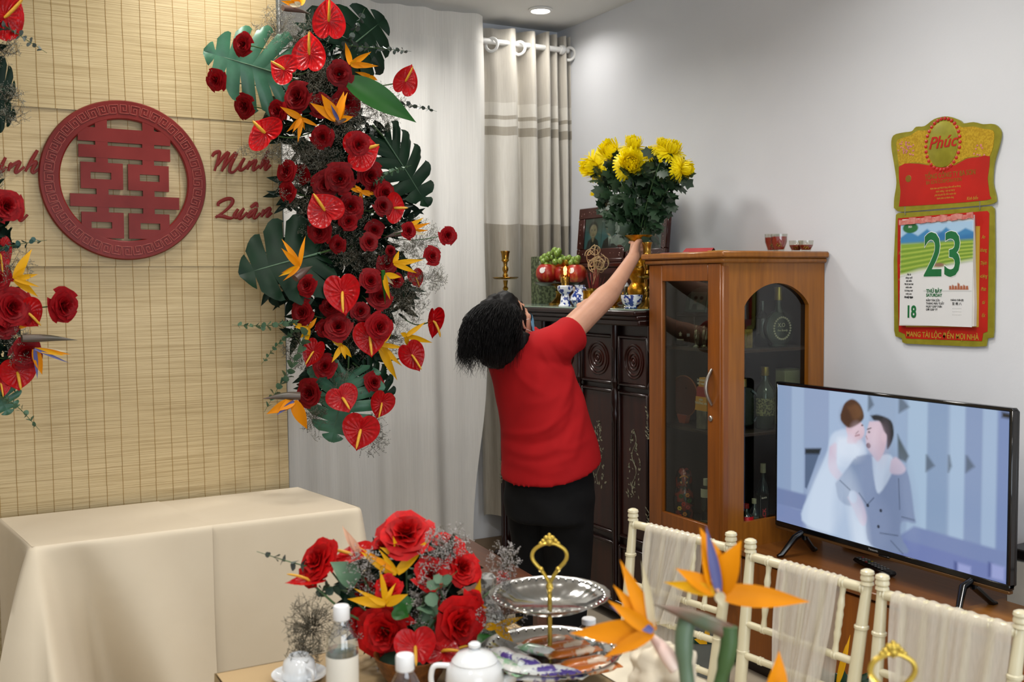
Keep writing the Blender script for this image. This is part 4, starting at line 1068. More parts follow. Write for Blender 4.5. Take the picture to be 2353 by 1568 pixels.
# portrait frames leaning at the back
m_pframe = mat('portrait_frame_wood', '#43150e', .25, c2='#300d08', ns=6, coat=.3)
m_print = printed('printed_picture', .35)
XPF = 3.20
def portrait_pic(kind):
    P = Pic(56, 76, '#5b6a68'); P.poly([(0, 0), (56, 0), (56, 76), (0, 76)], '#62706c', 1); P.ell(10, 60, 26, 40, '#3f7a8a', 24, .8); P.ell(46, 60, 20, 40, '#3f7a8a', 24, .6); P.ell(28, 16, 22, 16, '#4a4a42', 20, .7)
    if kind == 0:      # elderly woman, hair combed back, dark dress
        P.ell(28, 26, 15, 18, '#25211e', 3); P.ell(28, 31, 12, 16, '#b59d86', 2.5); P.poly([(6, 76), (12, 56), (24, 47), (33, 47), (45, 56), (50, 76)], '#1d1c20', 2.5); P.poly([(23, 46), (33, 46), (30, 58), (26, 58)], '#a78f79', 2)
    else:              # elderly man in a dark suit and white shirt
        P.ell(28, 22, 13.5, 15, '#8f8a84', 3); P.ell(28, 30, 12, 16, '#b89c86', 2.5); P.poly([(2, 76), (8, 57), (22, 48), (34, 48), (48, 57), (54, 76)], '#17171b', 2.5); P.poly([(22, 47), (34, 47), (31, 70), (26, 70)], '#cfd3d4', 2); P.poly([(27, 53), (30, 53), (31, 72), (26, 72)], '#2a2f4a', 1.5); P.ell(28, 17, 10, 6, '#b89c86', 3)
    for s in (-1, 1):
        P.line([(28 + s * 7.5, 27), (28 + s * 2.5, 27.3)], 1.3, '#4a3a30', 1.2); P.ell(28 + s * 4.8, 30, 1.8, 1.2, '#2a211d', 1.0)
    P.line([(28, 30), (26.4, 36), (29, 37)], 1.2, '#8a6f5c', 1.4, .8); P.line([(24, 41), (32, 41)], 1.5, '#84473f', 1.2); P.ell(20, 34, 4, 7, '#8a725f', 5, .5)
    return P
RH = atX(1425, 604, XPF).z - ZT
ra, rb_ = atX(1318, 600, XPF).y, atX(1532, 600, XPF).y
t = T('altar_riser', 'dark wooden riser at the back of the altar under the portrait frames', 'riser', (3.2, (ra + rb_) / 2, ZT))
MB().box((0, 0, RH - .012), (.15, ra - rb_ + .02, .024), .004).box((0, 0, (RH - .024) / 2), (.13, ra - rb_ - .02, RH - .024), .003).build('riser_box', m_pframe, t)
for k in (-.3, 0, .3): MB().box((-.066, k * (ra - rb_), RH * .45), (.006, (ra - rb_) * .24, RH * .6), .002).build('panel', m_rosep, t)
def portrait(label, px0, px1, ytop, ybot, kinds):
    y0, y1 = atX(px0, 540, XPF).y, atX(px1, 540, XPF).y; zt1 = atX((px0 + px1) / 2, ytop, XPF).z
    zb0 = ZT + RH; W, H = y0 - y1, zt1 - zb0 - .004
    M = axes(Vector((XPF + .012, (y0 + y1) / 2, zb0)), Vector((0, -1, 0)), Vector((0, 0, 1)), Vector((-1, 0, 0))) @ Matrix.Rotation(R(-5), 4, 'X')
    t = T('portrait_frame', label, 'portrait', M=M)
    b = W * .135
    MB().frame(-W / 2, W / 2, .02, H, b, .022, Matrix(((1, 0, 0, 0), (0, 0, 1, 0), (0, 1, 0, 0), (0, 0, 0, 1))), .004).build('frame', m_pframe, t)
    MB().box((0, .012, 0), (W * 1.1, .024, .05), .005).build('stand_foot', m_pframe, t)
    MB().box((0, H / 2 + .01, -.014), (W - .01, H - .03, .006)).build('backing', m_pframe, t)
    iw, ih = W - 2 * b, H - .02 - 2 * b; cy_ = (.02 + H) / 2
    for k, kd in enumerate(kinds):
        w_ = iw / 2 - .002
        portrait_pic(kd).build('photo', m_print, t, Matrix.Translation(((k - .5) * iw / 2, cy_, .002)), w_, ih)
    il = MB(); rr_ = random.Random(px0)
    for i in range(70):
        e = i % 4; u = rr_.uniform(.08, .92)
        if rr_.random() < .35: continue
        x, y = [(-W / 2 + b / 2, .02 + u * (H - .02)), (W / 2 - b / 2, .02 + u * (H - .02)), ((u - .5) * W, .02 + b / 2), ((u - .5) * W, H - b / 2)][e]
        x += rr_.uniform(-.006, .006); y += rr_.uniform(-.006, .006); L_ = rr_.uniform(.002, .0055); a = rr_.uniform(0, 3)
        il.add([(x + L_ * math.cos(a + j * 1.57) * (1 if j % 2 else .5), y + L_ * math.sin(a + j * 1.57) * (1 if j % 2 else .5), .0118) for j in range(4)], [(0, 1, 2, 3)])
    il.build('pearl_inlay', mat('pink_pearl', '#c7aba0', .3, c2='#a58a80', ns=50), t, fix=False, ang=0, kind='stuff')
    MB().box((0, cy_, .0035), (iw, ih, .002)).build('picture_glass', m_glass, t)
portrait('inlaid double portrait frame of an elderly woman and man, nearest the curtain', 1322, 1430, 472, 600, (0, 1))
portrait('inlaid double portrait frame behind the gold vase', 1434, 1527, 458, 600, (1, 0))

# ---- on and in the display cabinet
zT = tz + .0005
def onC(px, X): 
    p = atX(px, 570, X); return Vector((X, p.y, zT))
m_env = mat('red_paper', '#a8131b', .45, c2='#8f0f16', ns=20); m_envp = mat('pink_paper', '#c98a88', .5, c2='#b87775'); m_gl2 = glass('tumbler_glass', '#f4f4f0', .12)
m_jelly = mat('red_candle_wax', '#a3150c', .3, c2='#8a0f08', coat=.4, sss=.2)
for i, (px, X, w_, l_, rz, m, lab) in enumerate(((1560, 2.80, .07, .15, .3, m_envp, 'pink printed envelope lying on the cabinet top'), (1578, 2.84, .06, .14, .1, m_env, 'red envelope lying flat on the pink one'), (1608, 2.86, .08, .12, .7, m_env, 'folded red envelope standing up like a tent on the cabinet'), (1645, 2.86, .05, .12, -.2, mat('yellow_paper', '#c9b060', .5), 'yellow paper strip on the cabinet top'))):
    p = onC(px, X); p.z += i * .0016
    t = T('red_envelope' if m != m_envp else 'pink_envelope', lab, 'envelope', p, rz)
    if 'tent' in lab:
        mb = MB()
        for s in (-1, 1): mb.box((s * w_ * .42, 0, .017), (w_, l_, .0012), 0, Matrix.Translation((s * .0, 0, 0)) @ Matrix.Rotation(s * R(22), 4, 'Y'))
        mb.v = [(x, y, max(z + 0, .0004)) for x, y, z in mb.v]
        mb.build('folded_sheet', m, t)
    else:
        MB().box((0, 0, .0012), (w_, l_, .002), .0006).build('sheet', m, t); MB().box((0, l_ * .3, .0026), (w_ * .96, l_ * .3, .0008)).build('flap', m, t)
def tumbler(label, px, X, y0, wpx, fill):
    p = atY(px, 570, X); p.z = zT; X = p.x; k = depth(p) / F; H = atX(px, y0, X).z - zT; r = wpx * k / 2
    t = T('glass_tumbler', label, 'glass', p)
    MB().lathe([(r * .55, .0), (r * .62, .003), (r * .95, H * .55), (r, H), (r * .95, H), (r * .9, H * .55), (r * .55, .007), (.0001, .006)], 26).build('glass', m_gl2, t)
    MB().lathe([(r * .56, .008), (r * .89, H * .55), (r * .925, H * fill), (.0001, H * fill)], 26).build('red_jelly', m_jelly, t)
    f = MB()
    for i in range(6): f.ball((-r * .9 * math.cos(.5 + .12 * i), -r * .9 * math.sin(.5 + .12 * i), H * (.35 + .08 * math.sin(i * 2))), (.003, .003, .004), 6, 4)
    f.build('gold_flower', m_brass, t)
tumbler('left tall tumbler of red wax on the cabinet top', 1776, 3.26, 538, 38, .80)
tumbler('right tall tumbler of red wax in front of its twin', 1790, 3.20, 538, 38, .84)
tumbler('left squat glass of red wax near the wall on the cabinet top', 1829, 3.25, 553, 32, .6)
tumbler('right squat glass of red wax near the wall on the cabinet top', 1852, 3.20, 553, 34, .6)

def onS(px, X, s): 
    p = atX(px, 800, X); return Vector((X, min(max(p.y, YN + .06), YF - .06), SZ[s] + .0005))
def onSy(px, Y, s):
    p = atY(px, 800, Y); return Vector((min(p.x, WX - .07), Y, SZ[s] + .0005))
m_dglass = mat('dark_bottle_glass', '#141a14', .08, c2='#0c100c', coat=.6); m_label = mat('cream_label', '#b9b09a', .5, c2='#a69c84', ns=30)
m_carton = mat('cream_carton', '#b9b488', .5, c2='#a8a278')
p = onS(1598, 2.92, 1); Hh = atX(1598, 718, 2.92).z - p.z
t = T('dark_box', 'dark keepsake box on the upper shelf under the photo plaque', 'box', p)
MB().box((0, 0, Hh * .45), (.12, .13, Hh * .9), .004).build('body', m_woodin, t); MB().box((0, 0, Hh * .95), (.125, .135, Hh * .1), .003).build('lid', m_woodin, t)
# quarter-round glass photo plaque
p2_ = Vector((p.x - .01, p.y, p.z + Hh + .001)); k = depth(p2_) / F
t = T('photo_plaque', 'quarter-round glass plaque with a faded couple portrait behind the door glass', 'photo', M=axes(p2_, Vector((0, -1, 0)), Vector((0, 0, 1)), Vector((-1, 0, 0))) @ Matrix.Rotation(R(-12), 4, 'X'))
Wp, Hp = 84 * k, 62 * k
pts = [(Wp * .5, 0), (Wp * .5, Hp * .95)] + [(Wp * .5 - Wp * math.sin(a), Hp * (.15 + .85 * math.cos(a))) for a in [PI / 2 * i / 12 for i in range(1, 13)]] + [(-Wp * .5, 0)]
MB().prism(pts, -.005, .005).build('glass_block', mat('frosted_plaque', '#7b8078', .2, c2='#6d726a', coat=.5), t)
P = Pic(50, 44, '#8d8f88')
for (cx_, sh) in ((17, '#5a5a56'), (35, '#a09a92')):
    P.poly([(cx_ - 9, 44), (cx_ - 6, 30), (cx_ + 6, 30), (cx_ + 9, 44)], sh, 2); P.ell(cx_, 21, 5, 7, '#a49488', 2); P.ell(cx_, 15, 5.6, 4.5, '#35312e', 2)
P.build('photo', m_print, t, Matrix.Translation((Wp * .14, Hp * .42, .0056)), Wp * .66, Hp * .66)
p = onS(1567, 2.83, 1); k = depth(p) / F
t = T('glass_award', 'round clear glass award disc on the upper shelf', 'award', M=axes(p, Vector((0, -1, 0)), Vector((0, 0, 1)), Vector((-1, 0, 0))))
r = 23 * k
MB().prism([(r * math.cos(a), r * .96 + r * math.sin(a)) for a in [2 * PI * i / 28 for i in range(28)] if math.sin(a) > -.93], -.008, .008).build('disc', glass('award_glass', '#c8cfc8', .2), t)
MB().box((0, .004, 0), (r * 1.1, .008, .03), .002).build('base', m_dglass, t)
text('engraving', '❀', r * .55, m_label, t, Matrix.Translation((0, r * 1.15, .009)))
text('engraving', 'EXCELLENCE', r * .18, m_label, t, Matrix.Translation((0, r * .6, .009)))
m_orn = mat('silvered_glass', '#8a8570', .15, .7, c2='#3b382c', ns=60)
for (px, X, lab) in ((1601, 2.80, 'small silvered figurine left of two on the upper shelf'), (1619, 2.82, 'small silvered figurine by the door stile on the upper shelf')):
    p = onS(px, X, 1); k = depth(p) / F
    t = T('figurine', lab, 'figurine', p)
    MB().lathe([(8 * k, 0), (8 * k, .006), (5 * k, .012), (7 * k, 16 * k), (8 * k, 28 * k), (5 * k, 38 * k), (4 * k, 42 * k)], 10, ripple=lambda t_, i, r: 1 + .15 * math.sin(3 * t_ + i)).build('body', m_orn, t)
    MB().ball((0, 0, 47 * k), 5.5 * k, 10, 8).build('head', m_orn, t)
p = onS(1572, 2.86, 2); k = depth(p) / F; Hh = atX(1575, 865, 2.86).z - p.z
t = T('amber_plaque', 'amber brown shell-shaped plaque on a pointed foot, middle shelf', 'plaque', M=axes(p, Vector((0, -1, 0)), Vector((0, 0, 1)), Vector((-1, 0, 0))))
oc = Hh * .6
MB().prism([(48 * k * math.cos(a), oc + Hh * .4 * math.sin(a) * (1 if math.sin(a) > 0 else 1.15)) for a in [2 * PI * i / 32 for i in range(32)]], -.004, .004).build('shell', mat('amber_lacquer', '#5e2c14', .2, c2='#4a2010', coat=.5), t)
MB().tube([(48 * k * 1.01 * math.cos(a), oc + Hh * .405 * math.sin(a) * (1 if math.sin(a) > 0 else 1.15), 0) for a in [2 * PI * i / 32 for i in range(33)]], .003, 6, False).build('rim', mat('amber_rim', '#9a5a34', .25, coat=.4), t)
MB().prism([(-10 * k, 0), (10 * k, 0), (16 * k, oc - Hh * .42), (-20 * k, oc - Hh * .42)], -.012, .012).build('foot', mat('coral_foot', '#a8492a', .3, c2='#8c3a20'), t)
p = onS(1613, 2.80, 2); k = depth(p) / F
t = T('prize_box', 'yellow and red pyramid-shaped prize box on a photo cube', 'box', M=axes(p, Vector((0, -1, 0)), Vector((0, 0, 1)), Vector((-1, 0, 0))))
a_ = 43 * k
MB().box((0, a_ * .5, -.02), (34 * k, a_, .05), .002).build('photo_cube', mat('photo_cube', '#6b6152', .3, c2='#3d352b', ns=22, ccut=(.4, .6)), t)
m_yel = mat('yellow_card', '#c98d22', .45, c2='#b87c18'); m_redc = mat('red_card', '#9c1f1a', .4, c2='#861813')
MB().prism([(-22 * k, a_), (20 * k, a_), (18 * k, a_ + 32 * k), (-19 * k, a_ + 32 * k)], -.03, .004).build('lower_box', m_yel, t)
MB().prism([(-18 * k, a_ + 32 * k), (18 * k, a_ + 32 * k), (16 * k, a_ + 55 * k), (-15 * k, a_ + 55 * k)], -.028, .003).build('middle_box', m_redc, t)
MB().prism([(-11 * k, a_ + 55 * k), (13 * k, a_ + 55 * k), (11 * k, a_ + 76 * k), (-8 * k, a_ + 76 * k)], -.026, .002).build('upper_box', m_yel, t)
m_ink = mat('white_ink', '#d8d2c0', .5)
for (s, y, sz) in (('DOANH', 70, 7), ('VIỆT NAM', 62, 6), ('NĂM', 25, 6), ('THƯỞNG AN', 17, 7)): text('printed_words', s, sz * k, m_ink, t, Matrix.Translation((0, a_ + y * k, .0055)), bold=.0001)
# nesting doll
p = onS(1572, 2.82, 0); k = depth(p) / F; Hd = atX(1572, 1073, 2.82).z - p.z
t = T('nesting_doll', 'painted wooden nesting doll on the bottom shelf', 'doll', p)
m_dk = mat('doll_black_lacquer', '#15120e', .15, c2='#7a2412', ns=26, ccut=(.5, .56), coat=.6)
MB().lathe([(21 * k, 0), (22 * k, .006), (21 * k, .014), (24 * k, Hd * .25), (24.5 * k, Hd * .42), (21 * k, Hd * .58), (19 * k, Hd * .66), (20 * k, Hd * .78), (16 * k, Hd * .92), (8 * k, Hd * .99), (.0001, Hd)], 28).build('body', m_dk, t)
MB().lathe([(22.5 * k, 0), (23.5 * k, .006), (22 * k, .014)], 28, cap=False).build('base_ring', mat('doll_red', '#b03018', .15, coat=.6), t)
toC = (CAM - p); toC.z = 0; toC.normalize(); sd = Vector((-toC.y, toC.x, 0))
def onface(dx, z, r_, lift=.0008): return toC * (r_ * k * math.sqrt(max(0, 1 - (dx / r_) ** 2)) + lift) + sd * (-dx * k) + Vector((0, 0, z))
m_face = mat('doll_face', '#d9a86c', .2, c2='#cf9a5c', coat=.5)
MB().ball((0, 0, 0), (11 * k, 9.5 * k, 3 * k), 16, 10, look(toC * 16.5 * k + Vector((0, 0, Hd * .755)), toC, (0, 0, 1)) @ Matrix.Rotation(R(90), 4, 'Z')).build('face', m_face, t)
MB().tube([onface(dx, Hd * (.86 - .0005 * dx * dx), 17.5, .001) for dx in (-9, -5, 0, 5, 9)], .0035, 8).build('hair', mat('doll_hair', '#b5701c', .3), t)
f = MB()
for s in (-3.5, 3.5): f.ball(onface(s, Hd * .765, 20.5), .0016, 6, 5)
f.build('eyes', m_black, t)
MB().ball(onface(0, Hd * .715, 20.3), (.0025, .0025, .0012), 8, 5).build('mouth', mat('doll_red', '#b03018', .15), t)
for i, (dx, z, c) in enumerate(((-8, .52, '#c8761a'), (7, .5, '#2f5a2a'), (1, .36, '#b5281a'), (-9, .3, '#b5281a'), (10, .28, '#c8a02a'), (-2, .18, '#c8761a'), (9, .14, '#b5281a'), (-12, .42, '#3a5f2a'))):
    fm = MB()
    for j in range(6):
        a = j * PI / 3; fm.ball(onface(dx + 3.2 * math.cos(a), Hd * z + 3.2 * k * math.sin(a), 24.5, .0004), 2.3 * k, 6, 5)
    fm.build('painted_flower', mat('doll_paint_' + c[1:], c, .2, coat=.5), t)

def bottle(label, p, k, w, h, neck, m, cap, lab=None, labm=None, stopper=None, words=None, sq=False):
    t = T('bottle', label, 'bottle', p)
    r = w * k / 2; H = h * k; nr = neck * k / 2
    MB().lathe([(r * .9, 0), (r, .006), (r, H * .55), (r * .92, H * .64), (nr * 1.2, H * .76), (nr, H * .8), (nr, H * .9), (.0001, H * .9)], 24 if not sq else 8).build('body', m, t)
    MB().lathe([(nr * 1.15, H * .86), (nr * 1.2, H * .87), (nr * 1.15, H), (.0001, H)], 18).build('cap', cap, t)
    if lab:
        z0, z1 = lab
        MB().grid(lambda u, v: (r * 1.01 * math.cos(PI * (.75 + u)), r * 1.01 * math.sin(PI * (.75 + u)), H * (z0 + (z1 - z0) * v)), 16, 2).build('label', labm or m_label, t, fix=False, ang=0)
    if words:
        tc_ = (CAM - p); tc_.z = 0
        text('label_words', words[0], words[1] * k, words[2], t, look(tc_.normalized() * (r * 1.02 + .001) + Vector((0, 0, H * words[3])), tc_, (0, 0, 1)))
    return t
kk = depth(onSy(1750, 3.3, 1)) / F
m_goldcap = mat('gold_foil', '#a58a44', .3, .8, c2='#8d7434')
bottle('tall dark bottle left of the round flask, behind the arch', onSy(1751, 3.32, 1), kk, 36, 105, 10, m_dglass, m_dglass)
p = onSy(1788, 3.28, 1); kk = depth(p) / F
t = T('cognac_flask', 'round glass flask marked X.O with a gold cap, behind the arch', 'bottle', M=axes(p, Vector((1, 0, 0)), Vector((0, 0, 1)), Vector((0, -1, 0))))
oc = 42 * kk
m_flask = mat('smoky_flask_glass', '#3b423a', .06, c2='#2c322b', coat=.7)
MB().lathe([(.0001, -.024), (30 * kk, -.022), (41 * kk, -.012), (43 * kk, 0), (41 * kk, .012), (30 * kk, .022), (.0001, .024)], 32, Matrix.Translation((0, oc, 0))).build('body', m_flask, t)
MB().box((0, .004, 0), (40 * kk, .010, .036), .003).build('foot', m_flask, t)
Ry = Matrix.Rotation(R(-90), 4, 'X')
MB().lathe([(14 * kk, 78 * kk), (8 * kk, 92 * kk), (7 * kk, 108 * kk)], 16, Ry).build('neck', m_flask, t)
MB().lathe([(9.5 * kk, 106 * kk), (10 * kk, 108 * kk), (9 * kk, 122 * kk), (10 * kk, 136 * kk), (.0001, 137 * kk)], 16, Ry).build('cap', m_goldcap, t)
wr = MB()
for i in range(26):
    a = 2 * PI * i / 26; wr.ball((25 * kk * math.cos(a), oc + 25 * kk * math.sin(a), .0245 - .004 * 0), (3.6 * kk, 3.0 * kk, .0015), 6, 4)
wr.build('wreath_label', m_label, t)
m_pr = mat('pale_print', '#c9c2a4', .4)
text('label_words', 'X.O', 13 * kk, m_pr, t, Matrix.Translation((-3 * kk, oc + 7 * kk, .0255)), bold=.0002)
text('label_words', 'Fine Brandy', 6.5 * kk, m_pr, t, Matrix.Translation((0, oc - 5 * kk, .0255)), shear=.2)
p = onSy(1720, 3.26, 1); k = depth(p) / F
t = T('gold_card', 'small gold framed card by the arch’s left edge', 'card', M=axes(p, Vector((1, 0, 0)), Vector((0, 0, 1)), Vector((0, -1, 0))))
MB().box((0, 22 * k, 0), (22 * k, 44 * k, .006), .001).build('card', m_goldcap, t); MB().box((0, 22 * k, .0035), (14 * k, 32 * k, .002)).build('picture', mat('ochre_print', '#8a6a1e', .5, c2='#6a4f14', ns=60), t)
p = onSy(1842, 3.32, 2); k = depth(p) / F
t = T('cream_carton', 'cream carton standing at the right of the middle shelf', 'box', p)
MB().box((0, 0, 62 * k), (46 * k, .06, 124 * k), .002).build('carton', m_carton, t); MB().box((0, 0, 126 * k), (46 * k, .06, 4 * k), .001).build('lid', mat('carton_lid', '#8c8862', .5), t)
p = onSy(1758, 3.27, 2); k = depth(p) / F
bottle('clear decanter-necked bottle with an ornate label behind the television edge', p, k, 46, 142, 16, m_flask, m_goldcap, (.22, .5), mat('ornate_label', '#8f8a60', .4, c2='#35331f', ns=120, ccut=(.45, .55)))
p = onSy(1722, 3.30, 2); k = depth(p) / F
t = T('disc_bottle', 'large black disc-shaped bottle with curved lettering, middle shelf', 'bottle', M=axes(p, Vector((1, 0, 0)), Vector((0, 0, 1)), Vector((0, -1, 0))))
MB().lathe([(.0001, -.025), (44 * k, -.022), (48 * k, 0), (44 * k, .022), (.0001, .025)], 32, Matrix.Translation((-18 * k, 52 * k, 0))).build('body', m_dglass, t)
MB().tube([(-18 * k + 40 * k * math.cos(a), 52 * k + 40 * k * math.sin(a), .0225) for a in [-1.0 + 2.2 * i / 16 for i in range(17)]], 5 * k, 6, flat=.3).build('curved_label', mat('grey_label', '#7b858f', .4, c2='#4f5860', ns=160), t)
MB().lathe([(8 * k, 98 * k), (8 * k, 116 * k), (.0001, 116 * k)], 14, Matrix.Translation((-18 * k, 0, 0)) @ Ry).build('cap', m_goldcap, t)
m_blue = mat('blue_black_bottle', '#1a222c', .12, c2='#10161d', coat=.5); m_cola = mat('red_label', '#a30f1c', .3, c2='#8d0b16')
p = onSy(1755, 3.27, 0); k = depth(p) / F
bottle('tall blue-black bottle on the bottom shelf, its neck against the dark', p, k, 30, 150, 11, m_blue, m_label)
p = onSy(1716, 3.22, 0); k = depth(p) / F
bottle('small bottle with a red label on the bottom shelf, lettering cut by the window edge', p, k, 34, 72, 12, m_dglass, m_redc, (.02, .62), m_cola, words=('Coca', 15, m_ink, .32))
p = onSy(1735, 3.235, 0); k = depth(p) / F
bottle('dark square bottle with a white neck label, bottom shelf', p, k, 30, 78, 10, m_blue, m_label, (.3, .5), mat('smoke_label', '#5a5e60', .4))
p = onSy(1752, 3.215, 0); k = depth(p) / F
t = T('whisky_carton', 'black carton with red lettering running up it beside the television', 'box', p)
MB().box((0, 0, 44 * k), (22 * k, .03, 88 * k), .001).build('carton', m_black, t)
MB().box((0, 0, 89.5 * k), (21 * k, .029, 3 * k)).build('lid', m_black, t)
text('label_words', 'BLACK', 14 * k, mat('red_ink', '#b5212a', .5), t, axes(Vector((1 * k, -.0158, 36 * k)), Vector((0, 0, 1)), Vector((-1, 0, 0)), Vector((0, -1, 0))), bold=.0003)
text('label_words', 'BLACK', 5 * k, m_ink, t, axes(Vector((0, -.0158, 82 * k)), Vector((1, 0, 0)), Vector((0, 0, 1)), Vector((0, -1, 0))))
p = onS(1622, 2.84, 0); k = depth(p) / F
bottle('slim dark bottle with a cream neck label behind the door stile', p, k, 22, 112, 9, m_dglass, m_label, (.62, .8))
p = onS(1618, 2.78, 0); k = depth(p) / F
t = T('green_mug', 'small green mug at the front of the bottom shelf', 'mug', p)
MB().lathe([(10 * k, 0), (11 * k, .004), (11 * k, 24 * k), (9.5 * k, 24 * k), (9 * k, .006), (.0001, .006)], 20).build('body', mat('olive_glaze', '#4a4a2c', .3), t)
MB().tube(arc([(0, 11 * k, 20 * k), (0, 17 * k, 16 * k), (0, 11 * k, 6 * k)], 5), .003, 7).build('handle', mat('olive_glaze', '#4a4a2c', .3), t)
# calendar on the right wall
XW = WX - .004
def cal_M(px0, px1, py0, py1): 
    a, b = atX(px0, (py0 + py1) / 2, XW), atX(px1, (py0 + py1) / 2, XW); zt1, zb1 = atX((px0 + px1) / 2, py0, XW).z, atX((px0 + px1) / 2, py1, XW).z
    return (a.y, b.y, zt1, zb1)
CM = axes(Vector((XW, 0, 0)), Vector((0, -1, 0)), Vector((0, 0, 1)), Vector((-1, 0, 0)))
def cp(px, py):
    p = atX(px, py, XW); return (-p.y, p.z)
t = T('wall_calendar', 'red and gold tear-off wall calendar showing 23 above the television', 'calendar', (XW, atX(2175, 530, XW).y, atX(2175, 530, XW).z))
CB = chain(t).inverted() @ CM
m_cgold = mat('olive_gold_card', '#98922c', .35, .25, c2='#857f22', ns=30); m_cred = mat('red_foil', '#b81d14', .35, c2='#a3170f', ns=8, coat=.2); m_ltgold = mat('gold_leaf', '#c9a62c', .35, .3, c2='#b08c1c', ns=150, ccut=(.4, .6))
def plate(name, pts, z0, z1, m, smooth=3):
    P = [cp(x, y) for x, y in pts]
    if smooth: P = [(v.x, v.y) for v in arc([Vector((x, y, 0)) for x, y in P + [P[0]]], smooth)[:-1]]
    return MB().prism(P, z0, z1, CB).build(name, m, t, ang=30)
def inset(pts, k): 
    cx_ = sum(p[0] for p in pts) / len(pts); cy_ = sum(p[1] for p in pts) / len(pts); return [(cx_ + (x - cx_) * k[0], cy_ + (y - cy_) * k[1]) for x, y in pts]
head = [(2057, 478), (2058, 455), (2063, 420), (2058, 380), (2051, 335), (2056, 312), (2078, 305), (2098, 302), (2108, 292), (2128, 290), (2150, 274), (2180, 268), (2208, 277), (2217, 284), (2240, 281), (2262, 286), (2288, 286), (2303, 304), (2298, 335), (2287, 375), (2284, 420), (2291, 452), (2286, 468), (2240, 474), (2150, 481), (2075, 487)]
plate('header_board', head, 0, .008, m_cgold)
red_ = inset(head, (.90, .90))
plate('header_red_panel', [(x, y) for x, y in [(2069, 475), (2073, 440), (2069, 384), (2100, 376), (2130, 379), (2155, 384), (2175, 385), (2200, 379), (2225, 365), (2250, 362), (2278, 360), (2273, 410), (2278, 450), (2272, 460), (2170, 469)]], .008, .0092, m_cred, 2)
plate('header_gold_panel', [(2069, 382), (2064, 340), (2066, 322), (2095, 312), (2112, 300), (2135, 300), (2158, 284), (2185, 279), (2205, 289), (2218, 293), (2240, 291), (2265, 297), (2285, 300), (2288, 318), (2279, 358), (2250, 360), (2225, 363), (2200, 377), (2175, 383), (2155, 382), (2130, 377), (2100, 374)], .008, .0090, m_ltgold, 2)
cx_, cz_ = cp(2170, 332); rc = abs(cp(2205, 332)[0] - cp(2135, 332)[0]) / 2
MB().lathe([(.0001, .0115), (rc * .94, .0115), (rc, .010), (rc, .008)], 36, CB @ Matrix.Translation((cx_, cz_, 0)) @ Matrix.Diagonal((1, 1.28, 1, 1))).build('medallion', m_cgold, t)
md = MB()
for i in range(30):
    a = 2 * PI * i / 30; md.ball((cx_ + rc * 1.12 * math.cos(a), cz_ + rc * 1.42 * math.sin(a), .0095), (rc * .12, rc * .12, .003), 6, 4, CB)
md.build('medallion_border', m_cred, t)
text('calendar_words', 'Phúc', rc * .95, m_cred, t, CB @ Matrix.Translation((cx_, cz_ + rc * .1, .0118)), ext=.0012, shear=.3, bold=.0008)
fl_m = MB(); rr_ = random.Random(3)
for (fx, fy, n_) in ((2082, 338, 22), (2092, 345, 16), (2255, 345, 10)):
    for i in range(n_): 
        a, b = cp(fx + rr_.uniform(-14, 14), fy + rr_.uniform(-12, 12)); fl_m.ball((a, b, .0095), (.004, .004, .0015), 6, 4, CB)
fl_m.build('blossom_relief', mat('pink_foil', '#c97a7a', .4), t, kind='stuff')
m_gtext = mat('gold_print', '#8a6a1c', .4, .3); m_gt2 = mat('bright_gold_print', '#c8a03a', .4, .3)
def ctext(s, px, py, hpx, m, z=.0095, **k):
    a, b = cp(px, py); kk_ = abs(cp(px, py)[1] - cp(px, py + 1)[1])
    # letters follow the level of the board
    return text('calendar_words', s, hpx * kk_ * 1.35, m, t, CB @ Matrix.Translation((a, b, z)), **k)
ctext('TỔNG CÔNG TY BA SON', 2186, 402, 12.5, m_gtext, bold=.0003, sx=.70); ctext('BA SON CORPORATION', 2172, 417, 9, m_gtext, sx=.72)
for i, s in enumerate(('Kính chúc quý khách hàng năm mới an khang', 'thịnh vượng – vạn sự như ý', 'phát tài phát lộc đến muôn nhà', 'hạnh phúc và thành công')): ctext(s, 2176, 431 + i * 8, 4.6, m_gt2, sx=.72)
ctext('Kính biếu', 2238, 456, 8, m_gt2, shear=.3, sx=.7)
a, b = cp(2091, 411); MB().lathe([(.0001, .0098), (.013, .0098), (.014, .009)], 24, CB @ Matrix.Translation((a, b, 0))).build('round_seal', m_gtext, t)
body = [(2061, 494), (2066, 490), (2160, 484), (2280, 474), (2287, 480), (2288, 600), (2286, 760), (2284, 776), (2271, 778), (2268, 796), (2240, 797), (2085, 790), (2076, 787), (2074, 777), (2060, 773), (2057, 760), (2056, 600)]
plate('back_board', body, 0, .006, m_cgold, 0)
plate('red_field', [(2066, 502), (2160, 494), (2272, 485), (2276, 490), (2274, 600), (2272, 762), (2262, 766), (2259, 784), (2085, 778), (2082, 768), (2068, 762), (2065, 600)], .006, .0072, m_cred, 0)
plate('gold_border', [(2245, 520), (2255, 520), (2252, 752), (2085, 752), (2084, 748), (2246, 748)], .0072, .0080, m_gt2, 0)
plate('paper_block', [(2082, 505), (2243, 494), (2248, 700), (2247, 750), (2075, 748), (2079, 660), (2082, 560)], .0072, .022, mat('paper_block', '#d8d6d0', .6), 0)
